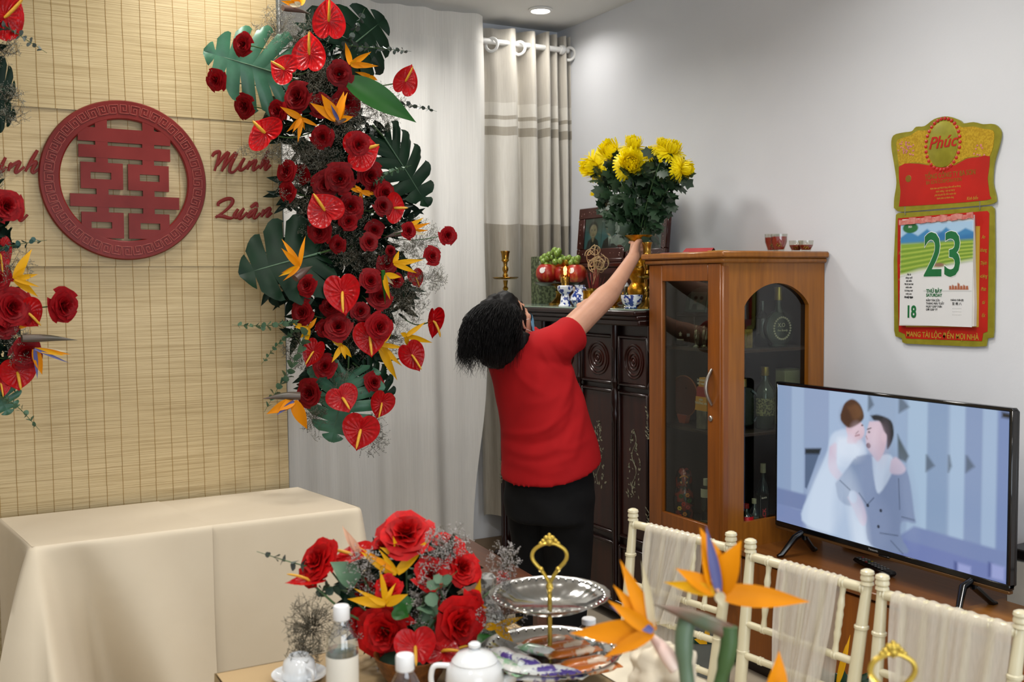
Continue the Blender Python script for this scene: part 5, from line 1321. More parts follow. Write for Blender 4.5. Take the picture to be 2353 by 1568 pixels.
# the day sheet
P = Pic(110, 160, '#d5d6d6')
P.poly([(0, 0), (110, 0), (110, 30), (0, 30)], '#9fc0dc', 6)
P.poly([(0, 22), (14, 12), (28, 20), (42, 10), (56, 22), (70, 9), (84, 20), (98, 12), (110, 18), (110, 32), (0, 32)], '#3f7fb0', 3); P.poly([(40, 24), (60, 14), (80, 24), (110, 20), (110, 34), (30, 34)], '#2f6aa0', 4, .7)
P.poly([(0, 31), (110, 29), (110, 62), (60, 70), (20, 78), (0, 80)], '#7fa03c', 5)
for i in range(12): P.line([(0, 40 + i * 4), (30 + i * 2, 38 + i * 3.2), (70, 34 + i * 3), (110, 33 + i * 2.6)], 1.3, '#56792a' if i % 2 else '#b3c05a', 1.2, .8)
P.poly([(0, 84), (30, 74), (60, 70), (110, 60), (110, 80), (0, 92)], '#d5d6d6', 10)
P.ell(16, 7, 12, 8, '#2a6a3a', 1.5); P.ell(60, 66, 9, 3, '#8a6a5a', 2)
for i in range(7): P.poly([(76 + i * 4, 104), (76 + i * 4, 98 - (5 if i in (3,) else 2 * (i % 2))), (79 + i * 4, 98 - (3 if i == 3 else 0)), (80 + i * 4, 104)], '#a05a3a', 1.2)
P.line([(38, 106), (108, 106)], .8, '#8a8f90', .8)
def cq(pts):  # corner points of the sheet
    return [Vector((*cp(*q_), 0)) for q_ in pts]
c4 = cq([(2083, 519), (2243, 503), (2247, 750), (2072, 747)])
W_ = ((c4[1] - c4[0]).length + (c4[2] - c4[3]).length) / 2; H_ = ((c4[3] - c4[0]).length + (c4[2] - c4[1]).length) / 2
ctr = sum(c4, Vector()) / 4
SHM = CB @ Matrix.Translation((ctr.x, ctr.y, .0228))
sheet = P.build('day_sheet', m_print, t, SHM, W_, H_)
m_grn = mat('green_ink', '#0f6a38', .5, c2='#0b5e30'); m_bl = mat('black_ink', '#2a2c2e', .6); m_wh = mat('white_edge_ink', '#e6e8e6', .5)
def st(s, u, v, h, m, **k): return text('sheet_words', s, h * H_, m, t, SHM @ Matrix.Translation(((u - .5) * W_, (.5 - v) * H_, .0006 + (.0004 if m is m_grn else 0))), **k)
st('23', .60, .335, .60, m_wh, bold=.0055, sx=.74); st('23', .60, .335, .60, m_grn, bold=.003, sx=.74)
st('18', .17, .875, .165, m_grn, bold=.002, sx=.75)
st('THỨ BẢY', .49, .665, .05, m_grn, bold=.0004, sx=.85); st('SATURDAY', .49, .705, .042, m_grn, bold=.0003, sx=.85)
for i, s in enumerate(('NĂM TÂN SỬU', 'THÁNG MẬU TUẤT', 'NGÀY GIÁP THÌN', 'GIỜ GIÁP TÝ')): st(s, .38, .755 + i * .030, .030, m_bl, align='LEFT', sx=.78)
st('THÁNG CHÍN (Đ)', .80, .75, .026, m_bl, sx=.7); st('至 朔 八', .80, .785, .03, m_bl)
for i in range(3): st('· · · · · · ·', .80, .83 + i * .03, .028, m_bl)
for i, s in enumerate(('Mẹ là', 'dòng suối', 'dịu hiền', 'Mẹ là bài hát', 'thần tiên', 'là bóng mát', 'trên cao', 'là mắt sáng')): st(s, .13, .50 + i * .032, .026, m_bl, shear=.3, sx=.8)
st('2021', .14, .03, .03, m_wh, sx=.8); st('Hoàng Ngân', .13, .725, .03, m_bl, shear=.4, sx=.7)
ctext('MANG TÀI LỘC ĐẾN MỌI NHÀ', 2166, 772, 13, m_gt2, .0080, bold=.0004, sx=.80); ctext('GIẢI TRÍ MIỀN LỘC', 2157, 507, 5.5, m_gt2, .0226, sx=.8)
for i, s in enumerate(('An', 'khang', 'Thịnh', 'vượng', 'Phát', 'tài', 'lộc')):
    ctext(s, 2263, 545 + i * 30, 9, m_gt2, .0080, shear=.3, sx=.6); ctext(s, 2073, 552 + i * 30, 7, m_gt2, .0080, shear=.3, sx=.5)
# red torn binding strip and the two link pins
mb = MB()
for i in range(14):
    x0_, x1_ = 2076 + i * 12, 2076 + (i + 1.2) * 12; yy = 512 - (i * 12) * .095
    q_ = [cp(x0_, yy - 6 + 3 * math.sin(i * 2.2)), cp(x1_, yy - 7 + 3 * math.sin(i * 2.2 + 1)), cp(x1_, yy + 5), cp(x0_, yy + 6 + 2 * math.sin(i * 3.3))]
    mb.prism(q_, .0225, .026 + .001 * (i % 3), CB)
mb.build('binding_strip', mat('red_binding_paper', '#b5524c', .6, c2='#c98a80', ns=60), t)
for px in (2083, 2255):
    y = 484 - (px - 2083) * .07
    MB().tube([CB @ Vector((*cp(px, y - 9), .009)), CB @ Vector((*cp(px, y + 10), .008))], .0018, 6).build('link_ring', m_steel, t)
# ------------------------------------------------------------------ flowers
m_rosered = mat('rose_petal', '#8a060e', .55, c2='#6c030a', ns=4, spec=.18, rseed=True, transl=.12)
m_rosebr = mat('bright_rose_petal', '#bd0a0c', .55, c2='#9c0709', ns=4, spec=.18, rseed=True, transl=.15)
m_anth = mat('anthurium_spathe', '#b00d12', .28, c2='#94080d', ns=6, coat=.1, spec=.16, rseed=True)
m_spadix = mat('spadix', '#e0b878', .5, c2='#d8a650', ns=30, bump=.3, bs=600)
m_spady = mat('yellow_spadix', '#d8a02a', .5, c2='#c48f20', ns=30, bump=.3, bs=600)
m_or = mat('orange_bract', '#e08e06', .5, spec=.15, c2='#cf7c05', ns=6, transl=.2)
m_yl = mat('yellow_bract', '#dda60c', .5, spec=.2, c2='#cc9206', ns=6, transl=.2)
m_bluep = mat('blue_petal', '#3d3f74', .45, c2='#50548a')
m_spg = mat('grey_green_spathe', '#3b3f30', .4, c2='#5a3a36', ns=5)
m_stemg = mat('green_stem', '#3c5a2a', .5, c2='#2f4820')
m_leafd = mat('dark_monstera_leaf', '#0e2b18', .45, c2='#092012', ns=5, coat=.0, spec=.16)
m_leafp = mat('pale_monstera_leaf', '#3a6a50', .4, c2='#2c553f', ns=5, coat=.1, spec=.35)
m_leafg = mat('fresh_green_leaf', '#1b5a14', .4, c2='#154a10', ns=5, spec=.3)
m_euc = mat('eucalyptus_leaf', '#4d6b50', .6, c2='#3c5840', ns=8)
m_fill = mat('dried_filler', '#8d8c80', .8, c2='#5d5f52', ns=40)
m_fillw = mat('white_filler', '#b9b3b2', .8, c2='#8a857f', ns=40)
m_twig = mat('brown_filler_twig', '#5a5240', .8, c2='#453e30')
m_fol = mat('dark_foliage', '#10261a', .6, c2='#0a1a10', ns=8, spec=.15)

def rose_petal(i, n, rr, ruf):
    t = (i + .5) / n; a0 = i * 2.3999 + rr.uniform(-.2, .2); op = t ** 1.15
    rb, rt_ = .05 + .10 * t, .10 + .86 * op + rr.uniform(-.04, .04); h = 1.0 - .42 * op + rr.uniform(-.05, .05); wr = 1.25 - .45 * t; ph_ = rr.uniform(0, 6)
    def fn(u, v):
        s = 2 * u - 1
        a = a0 + s * wr * (.30 + .70 * math.sin(min(1.0, v * 1.15) * PI / 2))
        e = 1 - .16 * s * s
        r = rb + (rt_ - rb) * v ** 1.5 + .22 * op * max(0, v - .7) ** 1.2 * 2.2
        z = h * (v * e) ** .75 - .9 * op * max(0, v - .72) ** 1.6 * 1.6
        r += ruf * v * v * math.sin(4.2 * s + ph_) + .06 * s * s * op * v
        z += ruf * .8 * v * v * math.sin(5.1 * s + ph_ * 2)
        return (r * math.cos(a), r * math.sin(a), z)
    return MB().grid(fn, 6, 6)
rose_me = []
for sd_, n, ruf in ((1, 24, .03), (2, 27, .05), (3, 22, .04)):
    rr_ = random.Random(sd_); mb = MB()
    for i in range(n): q_ = rose_petal(i, n, rr_, ruf); mb.add(q_.v, q_.f)
    rose_me.append(mb.mesh('blossom', fix=False, ang=0))
rr_ = random.Random(4)
petal_sets = []
for sd_, n in ((11, 30), (12, 27)):
    rr_ = random.Random(sd_); petal_sets.append([rose_petal(i, n, rr_, .07).mesh('petal', fix=False, ang=0) for i in range(n)])
def sepal_mesh():
    mb = MB().lathe([(.05, -.22), (.17, -.12), (.18, 0), (.12, .08)], 10)
    for k in range(5):
        a = 2 * PI * k / 5
        mb.add([(.15 * math.cos(a - .5), .15 * math.sin(a - .5), .0), (.15 * math.cos(a + .5), .15 * math.sin(a + .5), .0), (.62 * math.cos(a), .62 * math.sin(a), .02)], [(0, 1, 2)])
    return mb.mesh('calyx')
cal_me = sepal_mesh()
ro_n = [0]
def stem_to(root, p, q_, r, m=None, sag=.02):
    mid = (Vector(p) + Vector(q_)) / 2 + Vector((0, .01, -sag))
    MB().tube(arc([p, mid, q_], 5), r, 6).build('stem', m or m_stemg, root, True)
def rose(label, px, py, size, pt, n, core, group, petals=False, m=None, tall=.82, bud=False):
    """pt: where; n: facing; core: where the stem ends"""
    k = depth(pt) / F; s = size * k / 2 * (1.16 if petals else 1.30)
    M = look(Vector(pt) - Vector(n).normalized() * s * .55, n, Vector((rnd.uniform(-1, 1), rnd.uniform(-1, 1), rnd.uniform(-1, 1))), s)
    M = M @ Matrix.Diagonal((1, 1, tall if not bud else 1.5, 1))
    t = T('rose', label, 'rose', M=M, group=group)
    i = ro_n[0]; ro_n[0] += 1
    if petals:
        for me in petal_sets[i % 2]: link('petal', me, m or m_rosebr, t)
    else:
        o = link('blossom', rose_me[i % 3] if not bud else rose_me[2], m or m_rosered, t)
        if bud: o.matrix_basis = Matrix.Diagonal((.8, .8, 1, 1))
    link('calyx', cal_me, m_stemg, t)
    if core is not None: stem_to(t, M @ Vector((0, 0, -.2)), core, .0022)
    return t
def heart(t_):
    x = 16 * math.sin(t_) ** 3 / 32.; y = (13 * math.cos(t_) - 5 * math.cos(2 * t_) - 2 * math.cos(3 * t_) - math.cos(4 * t_)) / 30.
    return x * 1.0, y
def anth_mesh(seed):
    rr_ = random.Random(seed); f1, f2 = rr_.uniform(.1, .2), rr_.uniform(-.06, .06)
    def fn(u, v):
        hx, hy = heart(2 * PI * u); hx, hy = hx * .98, hy - .1; q2 = math.hypot(hx, hy + .06) + 1e-6; rb_ = .475; hx, hy = hx * (.55 + .45 * rb_ / q2), (hy + .06) * (.55 + .45 * rb_ / q2) - .06
        r = v ** .8; x, y = hx * r, (hy + .12) * r - .12 * r * (1 - r)
        z = f1 * r * r * (1.2 * abs(x)) - .16 * max(0, -y) ** 1.5 + .16 * max(0, y) * r + f2 * x
        z += .030 * math.sin(17 * math.atan2(y - .05, x + 1e-6) + 4 * r) * r * (1.05 - r) * 2.4 + .012 * math.sin(30 * r + 3 * x) * r * (1 - r * .6)
        return (x, y - .0, z)
    mb = MB().grid(fn, 84, 14, True)
    return mb.mesh('spathe', fix=False, ang=0)
anth_me = [anth_mesh(i) for i in (1, 2, 3)]
sp_me = MB().tube([(0, .05, .01), (0, .0, .08), (0, -.16, .17), (0, -.34, .23), (0, -.42, .24)], [.03, .042, .042, .034, .012], 10).mesh('spadix')
an_n = [0]
def anthurium(label, pt, w, h, tipdir, n, core, group, spad=None, m=None, roll=0.):
    k = depth(pt) / F
    td = rt * tipdir[0] - up * tipdir[1]
    M = look(pt, n, -td, 1.0) @ Matrix.Diagonal((w * k * 1.22, h * k * 1.2, (w + h) * .55 * k, 1))
    t = T('anthurium', label, 'anthurium', M=M, group=group)
    i = an_n[0]; an_n[0] += 1
    link('spathe', anth_me[i % 3], m or m_anth, t)
    link('spadix', sp_me, spad or m_spadix, t)
    if core is not None: stem_to(t, M @ Vector((0, .05, -.01)), core, .0026)
    return t
def lance(p0, p1, wd, nrm, bend=.12, n=9, base=.35, fold=.25):
    """pointed blade from p0 to p1"""
    p0, p1 = Vector(p0), Vector(p1); d = p1 - p0; L_ = d.length; y = d.normalized(); z = Vector(nrm); z = (z - y * z.dot(y)).normalized(); x = y.cross(z)
    def fn(u, v):
        s = 2 * u - 1; w_ = wd / 2 * (base * (1 - v) ** 2 + (math.sin(PI * min(1, v * .96 + .03) ** .8)) ** .8 * (1 - v ** 4 * .6)) * (1 if v < .999 else .02)
        return p0 + y * (L_ * v) + x * (s * w_) + z * (L_ * bend * math.sin(PI * v) + fold * w_ * (abs(s) - .5))
    return MB().grid(fn, 5, n)
def bird(label, base, pets, Y, group, spathe=None, stem=None, name='bird_of_paradise', D=None, nrm=None):
    """base px; pets = (tipx, tipy, width px, 'o'/'y'/'b'/'w'/'p'); spathe = (x0, y0, x1, y1, width px, material)"""
    f = (lambda x, y, dz=0: atY(x, y, Y + dz)) if D is None else (lambda x, y, dz=0: atD(x, y, D + dz))
    b = f(*base); k = depth(b) / F; t = T(name, label, 'flower', b, group=group); toC = (CAM - b).normalized()
    if spathe:
        a, c = f(spathe[0], spathe[1]), f(spathe[2], spathe[3], .03); w_ = spathe[4] * k
        P = arc([a, a.lerp(c, .5) + up * w_ * .12, c], 6); nP = len(P) - 1
        MB().tube(P, [w_ * .5 * (.75 + .25 * math.sin(PI * i / nP * .9 + .5)) * (1 - (i / nP) ** 2 * .96) for i in range(nP + 1)], 12, flat=.8).build('spathe', spathe[5] if len(spathe) > 5 else m_spg, t, True, label='beak-like sheath')
    mm = {'o': m_or, 'y': m_yl, 'b': m_bluep, 'w': mat('cream_petal', '#d8cdaa', .5, transl=.2), 'p': mat('pale_peach_petal', '#d8a98a', .5, transl=.2), 'g': m_leafg}
    for i, (x, y, w_, c) in enumerate(pets):
        tip = f(x, y, (-1) ** i * .012)
        o = lance(b + toC * (.002 * i), tip, w_ * k, toC + (rt * rnd.uniform(-.5, .5)), rnd.uniform(-.06, .1)).build('petal' if c != 'b' else 'tongue', mm[c], t, True, fix=False, ang=0)
        if c == 'b': o['label'] = 'blue-violet arrow petal'
    if stem: 
        P = arc([b] + [f(x, y, .02) for x, y in stem], 6); MB().tube(P, .0035 if D is None else .009, 8).build('stem', m_stemg, t, True)
    return t
HL = [Vector(p + (0,)) for p in ((0, .04), (.12, -.08), (.28, -.12), (.42, -.04), (.50, .14), (.51, .34), (.44, .56), (.31, .76), (.15, .91), (0, 1.0))]
HLc = arc(HL, 6)
def heart_side(t_):
    f = t_ * (len(HLc) - 1); i = min(int(f), len(HLc) - 2); return HLc[i].lerp(HLc[i + 1], f - i)
def monstera_mesh(seed, nl=8, gap=.30):
    rr_ = random.Random(seed); mb = MB()
    for sd_ in (-1, 1):
        for i in range(nl):
            ta, tb = i / nl, (i + 1) / nl; tc_ = (ta + tb) / 2; hw = (tb - ta) / 2; dr = rr_.uniform(-.03, .05); qs = rr_.uniform(.30, .45)
            def fn(u, v, tc_=tc_, hw=hw, dr=dr, i=i, qs=qs):
                s = 2 * u - 1; g = 0 if v < qs else ((v - qs) / (1 - qs)) ** .55 * gap
                if i == 0 and s < 0: g *= .2
                tt = min(1, max(0, tc_ + s * hw * (1 - g) - .10 * hw * v))
                H = heart_side(tt); my = .05 + .93 * max(0, tt - .12) / .88
                x, y = H.x * v, my + (H.y - my) * v
                rnd_end = 1 - .12 * s * s * (v > .9)
                x *= rnd_end
                z = -.30 * x * x - .08 * (y - .5) ** 2 + .028 * (1 - s * s) * v + dr * v * v
                return (sd_ * x, y, z)
            mb.grid(fn, 5, 8)
    return mb.mesh('leaf_blade', fix=False, ang=0)
mon_me = [monstera_mesh(1, 8, .27), monstera_mesh(2, 6, .17), monstera_mesh(3, 8, .30)]
rib_me = MB().tube([(0, .0, .004), (0, .5, .004), (0, .98, -.02)], [.012, .008, .002], 6).mesh('midrib')
def monstera(label, base, tip, wpx, Y, m, i, group, tilt=(0, 0), lift=.0):
    b, c = atY(base[0], base[1], Y), atY(tip[0], tip[1], Y - lift); L_ = (c - b).length; k = depth(b) / F
    n = (CAM - b).normalized() + rt * tilt[0] + up * tilt[1]
    M = look(b, n, c - b) @ Matrix.Diagonal((wpx * k * .98, L_, L_, 1))
    # keep the blade running to its tip: rebuild the axes from the blade direction
    y = (c - b).normalized(); z = (n - y * n.dot(y)).normalized(); x = y.cross(z); M = axes(b, x, y, z, (wpx * k * .98, L_, L_))
    t = T('monstera_leaf', label, 'leaf', M=M, group=group)
    link('leaf_blade', mon_me[i % 3], m, t); link('midrib', rib_me, m_euc if m is m_leafp else m_leafd, t)
    MB().tube([b, b + (b - c) * .18 + Vector((0, .03, 0))], .004, 6).build('stem', m_stemg, t, True)
    return t
def sprig(label, path, lpx, Y, group, m=None, D=None, n=None, dens=1.0):
    f = (lambda x, y: atY(x, y, Y)) if D is None else (lambda x, y: atD(x, y, D))
    P = arc([f(*q_) for q_ in path], 10); k = depth(P[0]) / F; t = T('eucalyptus_sprig', label, 'sprig', P[0], group=group)
    MB().tube(P, [.0022 * (1 - .7 * i / (len(P) - 1)) for i in range(len(P))], 5).build('stem', m_stemg, t, True)
    Ls = sum((b - a).length for a, b in zip(P, P[1:])); cnt = max(6, int(Ls / (lpx * k * .62) * dens)); mb = MB(); rr_ = random.Random(len(label))
    for i in range(cnt):
        q_ = P[min(len(P) - 2, int(i / cnt * (len(P) - 1)))].lerp(P[min(len(P) - 1, int(i / cnt * (len(P) - 1)) + 1)], (i / cnt * (len(P) - 1)) % 1)
        d = (P[min(len(P) - 1, int(i / cnt * (len(P) - 1)) + 1)] - P[int(i / cnt * (len(P) - 1))]).normalized(); s = lpx * k * (1 - .45 * i / cnt)
        for e in (0, 1):
            a = i * 1.7 + e * PI; x = d.orthogonal().normalized(); x = Matrix.Rotation(a, 3, d) @ x; nn = (d * rr_.uniform(.2, 1) + x * .6 + Vector((rr_.uniform(-.4, .4),) * 3)).normalized(); y = (x - nn * x.dot(nn)).normalized(); w_ = nn.cross(y)
            mb.add([q_ + y * (s * .5 * (1 - math.cos(b))) + w_ * (s * .44 * math.sin(b)) + nn * (.08 * s * math.cos(2 * b)) for b in [2 * PI * j / 8 for j in range(8)]], [tuple(range(8))])
    mb.build('leaves', m or m_euc, t, True, fix=False, ang=0, kind='stuff')
    return t
def filler(name, label, clouds, m_t, m_d, f, seed, dot=1.0, thin=.0006, keep=1.0):
    rr_ = random.Random(seed); tw, dt = MB(), MB(); k0 = None
    for (cx_, cy_, rx, ry, n) in clouds:
        c = f(cx_, cy_, 0); k = depth(c) / F; k0 = k0 or k
        for i in range(int(n * keep)):
            a = rr_.uniform(0, 2 * PI); q_ = rr_.random() ** .5; ex, ey = cx_ + rx * q_ * math.cos(a), cy_ + ry * q_ * math.sin(a)
            dz = rr_.uniform(-.07, .05); e = f(ex, ey, dz); b = f(cx_ + (ex - cx_) * .2, cy_ + (ey - cy_) * .2 + 4, .02)
            mid = b.lerp(e, .55) + Vector((rr_.uniform(-.02, .02), rr_.uniform(-.02, .02), rr_.uniform(-.01, .03)))
            tw.tube([b, mid, e], [thin * 1.2, thin, thin * .6], 3, False)
            for j in range(7):
                o = (mid if j < 3 else e).lerp(e, rr_.random()); d = Vector((rr_.gauss(0, 1), rr_.gauss(0, 1), rr_.gauss(.5, 1))).normalized() * k * rr_.uniform(6, 17)
                tw.tube([o, o + d], [thin * .7, thin * .4], 3, False)
                for w_ in (1.0, .62, .35) if j % 2 else (1.0, .7):
                    p = o + d * w_; s = k * dot * rr_.uniform(.9, 1.9)
                    dt.add([p + Vector((s, 0, 0)), p + Vector((-s * .5, s * .8, 0)), p + Vector((-s * .5, -s * .8, 0)), p + Vector((0, 0, s * 1.3))], [(0, 1, 3), (1, 2, 3), (2, 0, 3), (0, 2, 1)])
    c = f(clouds[0][0], clouds[0][1], 0)
    t = T(name, label, 'filler flowers', c)
    o1 = tw.build('twigs', m_t, t, True, fix=False, ang=0, kind='stuff'); o2 = dt.build('buds', m_d, t, True, fix=False, ang=0, kind='stuff')
    t['kind'] = 'stuff'
    return t
def foliage(name, label, clouds, f, m, seed, lp=34, n=1.3):
    rr_ = random.Random(seed); mb = MB()
    for (cx_, cy_, rx, ry, cnt) in clouds:
        for i in range(int(cnt * n)):
            a = rr_.uniform(0, 2 * PI); q_ = rr_.random() ** .5; p = f(cx_ + rx * q_ * math.cos(a), cy_ + ry * q_ * math.sin(a), rr_.uniform(.0, .10)); k = depth(p) / F
            d = (rt * rr_.uniform(-1, 1) + up * rr_.uniform(-1, .6) - fw * rr_.uniform(-.2, .7)).normalized(); L_ = k * lp * rr_.uniform(.6, 1.6)
            nn = (-fw + Vector((rr_.uniform(-.8, .8), rr_.uniform(-.8, .8), rr_.uniform(-.3, .9)))).normalized()
            q2 = lance(p, p + d * L_, L_ * rr_.uniform(.26, .42), nn, rr_.uniform(-.1, .15), 5); mb.add(q2.v, q2.f)
    c = f(clouds[0][0], clouds[0][1], 0)
    t = T(name, label, 'foliage', c); mb.build('leaves', m, t, True, fix=False, ang=0, kind='stuff'); t['kind'] = 'stuff'; return t

# ---- the right-hand garland on the backdrop's edge
GY = 3.99
GR = 'flowers of the right-hand garland'
def gcore(px, py):      # nearest point on the garland's foam spine
    sy = max(70, min(900, py)); sx_ = 730 + 60 * math.sin((sy - 60) / 300.) + (35 if sy > 500 else 0)
    return sx_, sy
def facing(px, py, out=.5, Y=GY):
    sx_, sy = gcore(px, py); p = atY(px, py, Y); n = (CAM - p).normalized(); dx, dy = (px - sx_) / 130., (py - sy) / 130.
    return n + rt * max(-.9, min(.9, dx)) * out - up * max(-.9, min(.9, dy)) * out + Vector((rnd.uniform(-.2, .2), 0, rnd.uniform(-.1, .3)))
t = T('flower_foam', 'dark green foam column carrying the right-hand garland beside the bamboo', 'foam', (atY(745, 400, 4.16).x, 4.13, 0))
for i in range(8):
    y = 60 + i * 115; sx_, sy = gcore(0, y); p = atY(sx_, sy, 4.13); MB().box(p, (.10, .07, .19), .02).build('foam_block', m_fol, t, True)
pb = atY(745, 900, 4.15); MB().tube([(pb.x - .02, 4.165, 1.42), (pb.x - .02, 4.165, 2.75)], .010, 10).build('pole', m_pole, t, True)
for z in (1.6, 2.5): MB().tube([(bx1 - .02, 4.19, z), (pb.x - .01, 4.165, z)], .008, 8).build('hanging_arm', m_pole, t, True)
ros = [(556, 101, 44, 'resting on the pale monstera leaf', -.10), (492, 184, 42, 'at the tip of the pale monstera leaf', -.04), (780, 170, 50, 'right of the topmost pair of anthuriums', -.10), (680, 220, 58, 'large, below the pale monstera leaf’s stalk', -.10),
    (558, 244, 46, 'alone below the pale monstera leaf, over the bamboo', -.05), (634, 256, 44, 'tucked under the pale monstera leaf', -.05), (735, 243, 44, 'dark, left of the widest orange bird of paradise', -.02), (797, 232, 52, 'behind the widest orange bird of paradise', -.02),
    (739, 314, 44, 'under the hanging orange heliconia', -.06), (655, 392, 42, 'upper of two at the edge beside Minh', -.06), (690, 400, 36, 'deep in shade right of the upper edge rose', 0.0), (825, 333, 46, 'lying on an anthurium by the right monstera leaf', -.20), (658, 440, 40, 'lower of two at the edge above Quân', -.06),
    (780, 411, 56, 'bright open one in the garland’s middle', -.16), (747, 425, 54, 'left of the bright open one', -.10), (853, 405, 52, 'under the anthurium by the right monstera leaf', -.10), (888, 443, 46, 'upper of two beside the right monstera leaf', -.10), (882, 472, 38, 'lower of two beside the right monstera leaf', -.14),
    (855, 432, 30, 'small bud under the right cluster', -.08), (805, 475, 48, 'right of the big left-pointing anthurium', -.10), (800, 508, 36, 'small, under its twin right of the anthurium', -.09), (731, 533, 46, 'under the big left-pointing anthurium', -.08), (775, 563, 32, 'small, mid garland below Quân’s level', -.09),
    (850, 556, 36, 'small, above the grey filler in mid garland', -.09), (860, 527, 36, 'in shade above the small mid rose', -.05), (941, 530, 32, 'in front of the right heliconia', -.14), (1031, 541, 36, 'farthest to the right, on a long bare stem', -.08), (995, 588, 36, 'second farthest right, above the yellow heliconia', -.08),
    (896, 577, 26, 'closed bud left of the yellow heliconia', -.08), (890, 607, 38, 'left of the yellow heliconia, half hidden', -.06), (853, 645, 44, 'right of the large downward anthurium', -.10), (703, 655, 40, 'on the big dark monstera leaf', -.14), (912, 645, 30, 'small, right of the upright sheath', -.05),
    (876, 680, 48, 'below the upright sheath', -.07), (757, 703, 38, 'left under the large downward anthurium', -.04), (830, 715, 38, 'right under the large downward anthurium', -.08), (692, 719, 48, 'at the left edge under the dark monstera leaf', -.12), (776, 749, 52, 'full round one in the lower garland', -.13),
    (745, 755, 36, 'left behind the full round one', -.05), (875, 752, 52, 'overlapping a downward anthurium', -.18), (745, 842, 44, 'side-on, above the lower dark leaves', -.08), (707, 904, 54, 'at the lower left above the big orange bird', -.12), (862, 879, 40, 'at the lower right above the last anthuriums', -.08)]
for (px, py, sz, ds, dy) in ros:
    p = atY(px, py, GY + dy); sx_, sy = gcore(px, py); bud = 'bud' in ds
    rose('dark red rose ' + ds, px, py, sz, p, facing(px, py, .75), atY(px + (sx_ - px) * .75, py + (sy - py) * .75, 4.06), GR, bud=bud, m=m_rosebr if 'bright' in ds else None)
ant = [(755, 43, 66, 84, (-.05, -1), 'topmost, tip upward, against the dark monstera leaf', -.12, 'y'), (711, 120, 66, 84, (.05, -1), 'large upright one left of the top heliconia', -.16, 'w'), (650, 158, 64, 56, (-.9, -.45), 'small one at the pale monstera leaf’s stalk', -.16, 'y'),
    (607, 303, 82, 60, (-.65, -.75), 'glossy one over the bamboo above Minh', -.12, 'w'), (933, 183, 50, 66, (.35, -.95), 'standing out alone against the sheer curtain', -.08, 'w'), (832, 347, 82, 76, (.95, -.3), 'beneath a rose by the right monstera leaf', -.12, 'w'),
    (743, 480, 76, 76, (-.6, -.8), 'large one in mid garland pointing up left', -.14, 'w'), (908, 478, 62, 50, (1, .0), 'lying sideways under the right monstera leaf', -.10, 'w'), (788, 677, 72, 86, (.12, 1), 'large downward one at the garland’s centre', -.16, 'w'),
    (850, 779, 66, 76, (.1, 1), 'under an overlapping rose in the lower garland', -.13, 'w'), (719, 812, 44, 62, (-.4, .92), 'small one at the lower left edge', -.12, 'y'), (948, 820, 54, 68, (.5, .87), 'at the lower right against the curtain', -.10, 'w'),
    (788, 918, 66, 60, (.4, .9), 'above the lowest anthurium, pointing down right', -.12, 'y'), (876, 930, 48, 60, (-.3, .95), 'narrow one at the lower right over dark leaves', -.12, 'w'), (828, 993, 74, 78, (-.2, .98), 'the lowest of the garland', -.14, 'w'), (956, 640, 32, 42, (.3, .95), 'pale one seen from behind at the right edge', .02, 'w')]
for (px, py, w_, h_, td, ds, dy, sp) in ant:
    p = atY(px, py, GY + dy); sx_, sy = gcore(px, py)
    anthurium('red anthurium ' + ds, p, w_, h_, td, facing(px, py, .35), atY(px + (sx_ - px) * .7, py + (sy - py) * .7, 4.06), GR, m_spady if sp == 'y' else None)
p = atY(995, 742, GY - .06)
anthurium('red anthurium seen edge-on at the far right of the garland', p, 64, 66, (.25, .97), (CAM - p).normalized() * .45 + rt * 1.0, atY(930, 735, 4.06), GR)
bird('widest orange bird of paradise, upper garland', (778, 276), [(712, 236, 20, 'o'), (738, 216, 24, 'o'), (790, 210, 20, 'o'), (799, 211, 12, 'o'), (812, 268, 14, 'o'), (760, 240, 8, 'b')], GY - .2, GR, (772, 282, 812, 272, 18))
bird('hanging orange heliconia under the large upper rose', (692, 272), [(643, 245, 14, 'o'), (684, 328, 10, 'o'), (658, 304, 10, 'o'), (733, 291, 9, 'o'), (700, 299, 7, 'o'), (672, 305, 9, 'o')], GY - .14, GR, name='heliconia')
bird('orange heliconia right of the top anthuriums', (806, 148), [(793, 97, 13, 'o'), (870, 152, 12, 'o'), (853, 119, 12, 'o'), (836, 156, 10, 'o'), (826, 140, 9, 'y')], GY - .12, GR, name='heliconia')
bird('orange and cream bird of paradise at the garland’s top edge', (690, 12), [(645, 2, 12, 'o'), (662, -14, 14, 'o'), (700, -18, 14, 'o'), (676, 4, 10, 'w'), (655, 12, 8, 'w')], GY - .14, GR, (650, 18, 715, 32, 18))
bird('orange bird of paradise on the big dark monstera leaf', (688, 612), [(647, 549, 13, 'o'), (646, 570, 13, 'o'), (702, 542, 10, 'o'), (640, 636, 9, 'y'), (646, 628, 9, 'o'), (650, 646, 8, 'o')], GY - .2, GR, (678, 640, 718, 612, 24))
bird('yellow heliconia at the right edge, upper', (905, 606), [(917, 576, 11, 'y'), (974, 597, 12, 'y'), (958, 628, 11, 'y'), (945, 606, 8, 'y'), (940, 622, 8, 'y')], GY - .14, GR, name='heliconia')
bird('bird of paradise with an upright green sheath, right of the centre', (884, 632), [(922, 637, 13, 'y'), (897, 690, 12, 'y'), (905, 655, 8, 'w'), (893, 668, 8, 'y')], GY - .16, GR, (880, 622, 885, 700, 13, m_leafg))
bird('yellow heliconia at the lower left edge', (709, 755), [(672, 744, 12, 'y'), (704, 793, 12, 'y'), (690, 778, 10, 'y'), (728, 730, 9, 'o'), (676, 752, 8, 'y')], GY - .12, GR, name='heliconia')
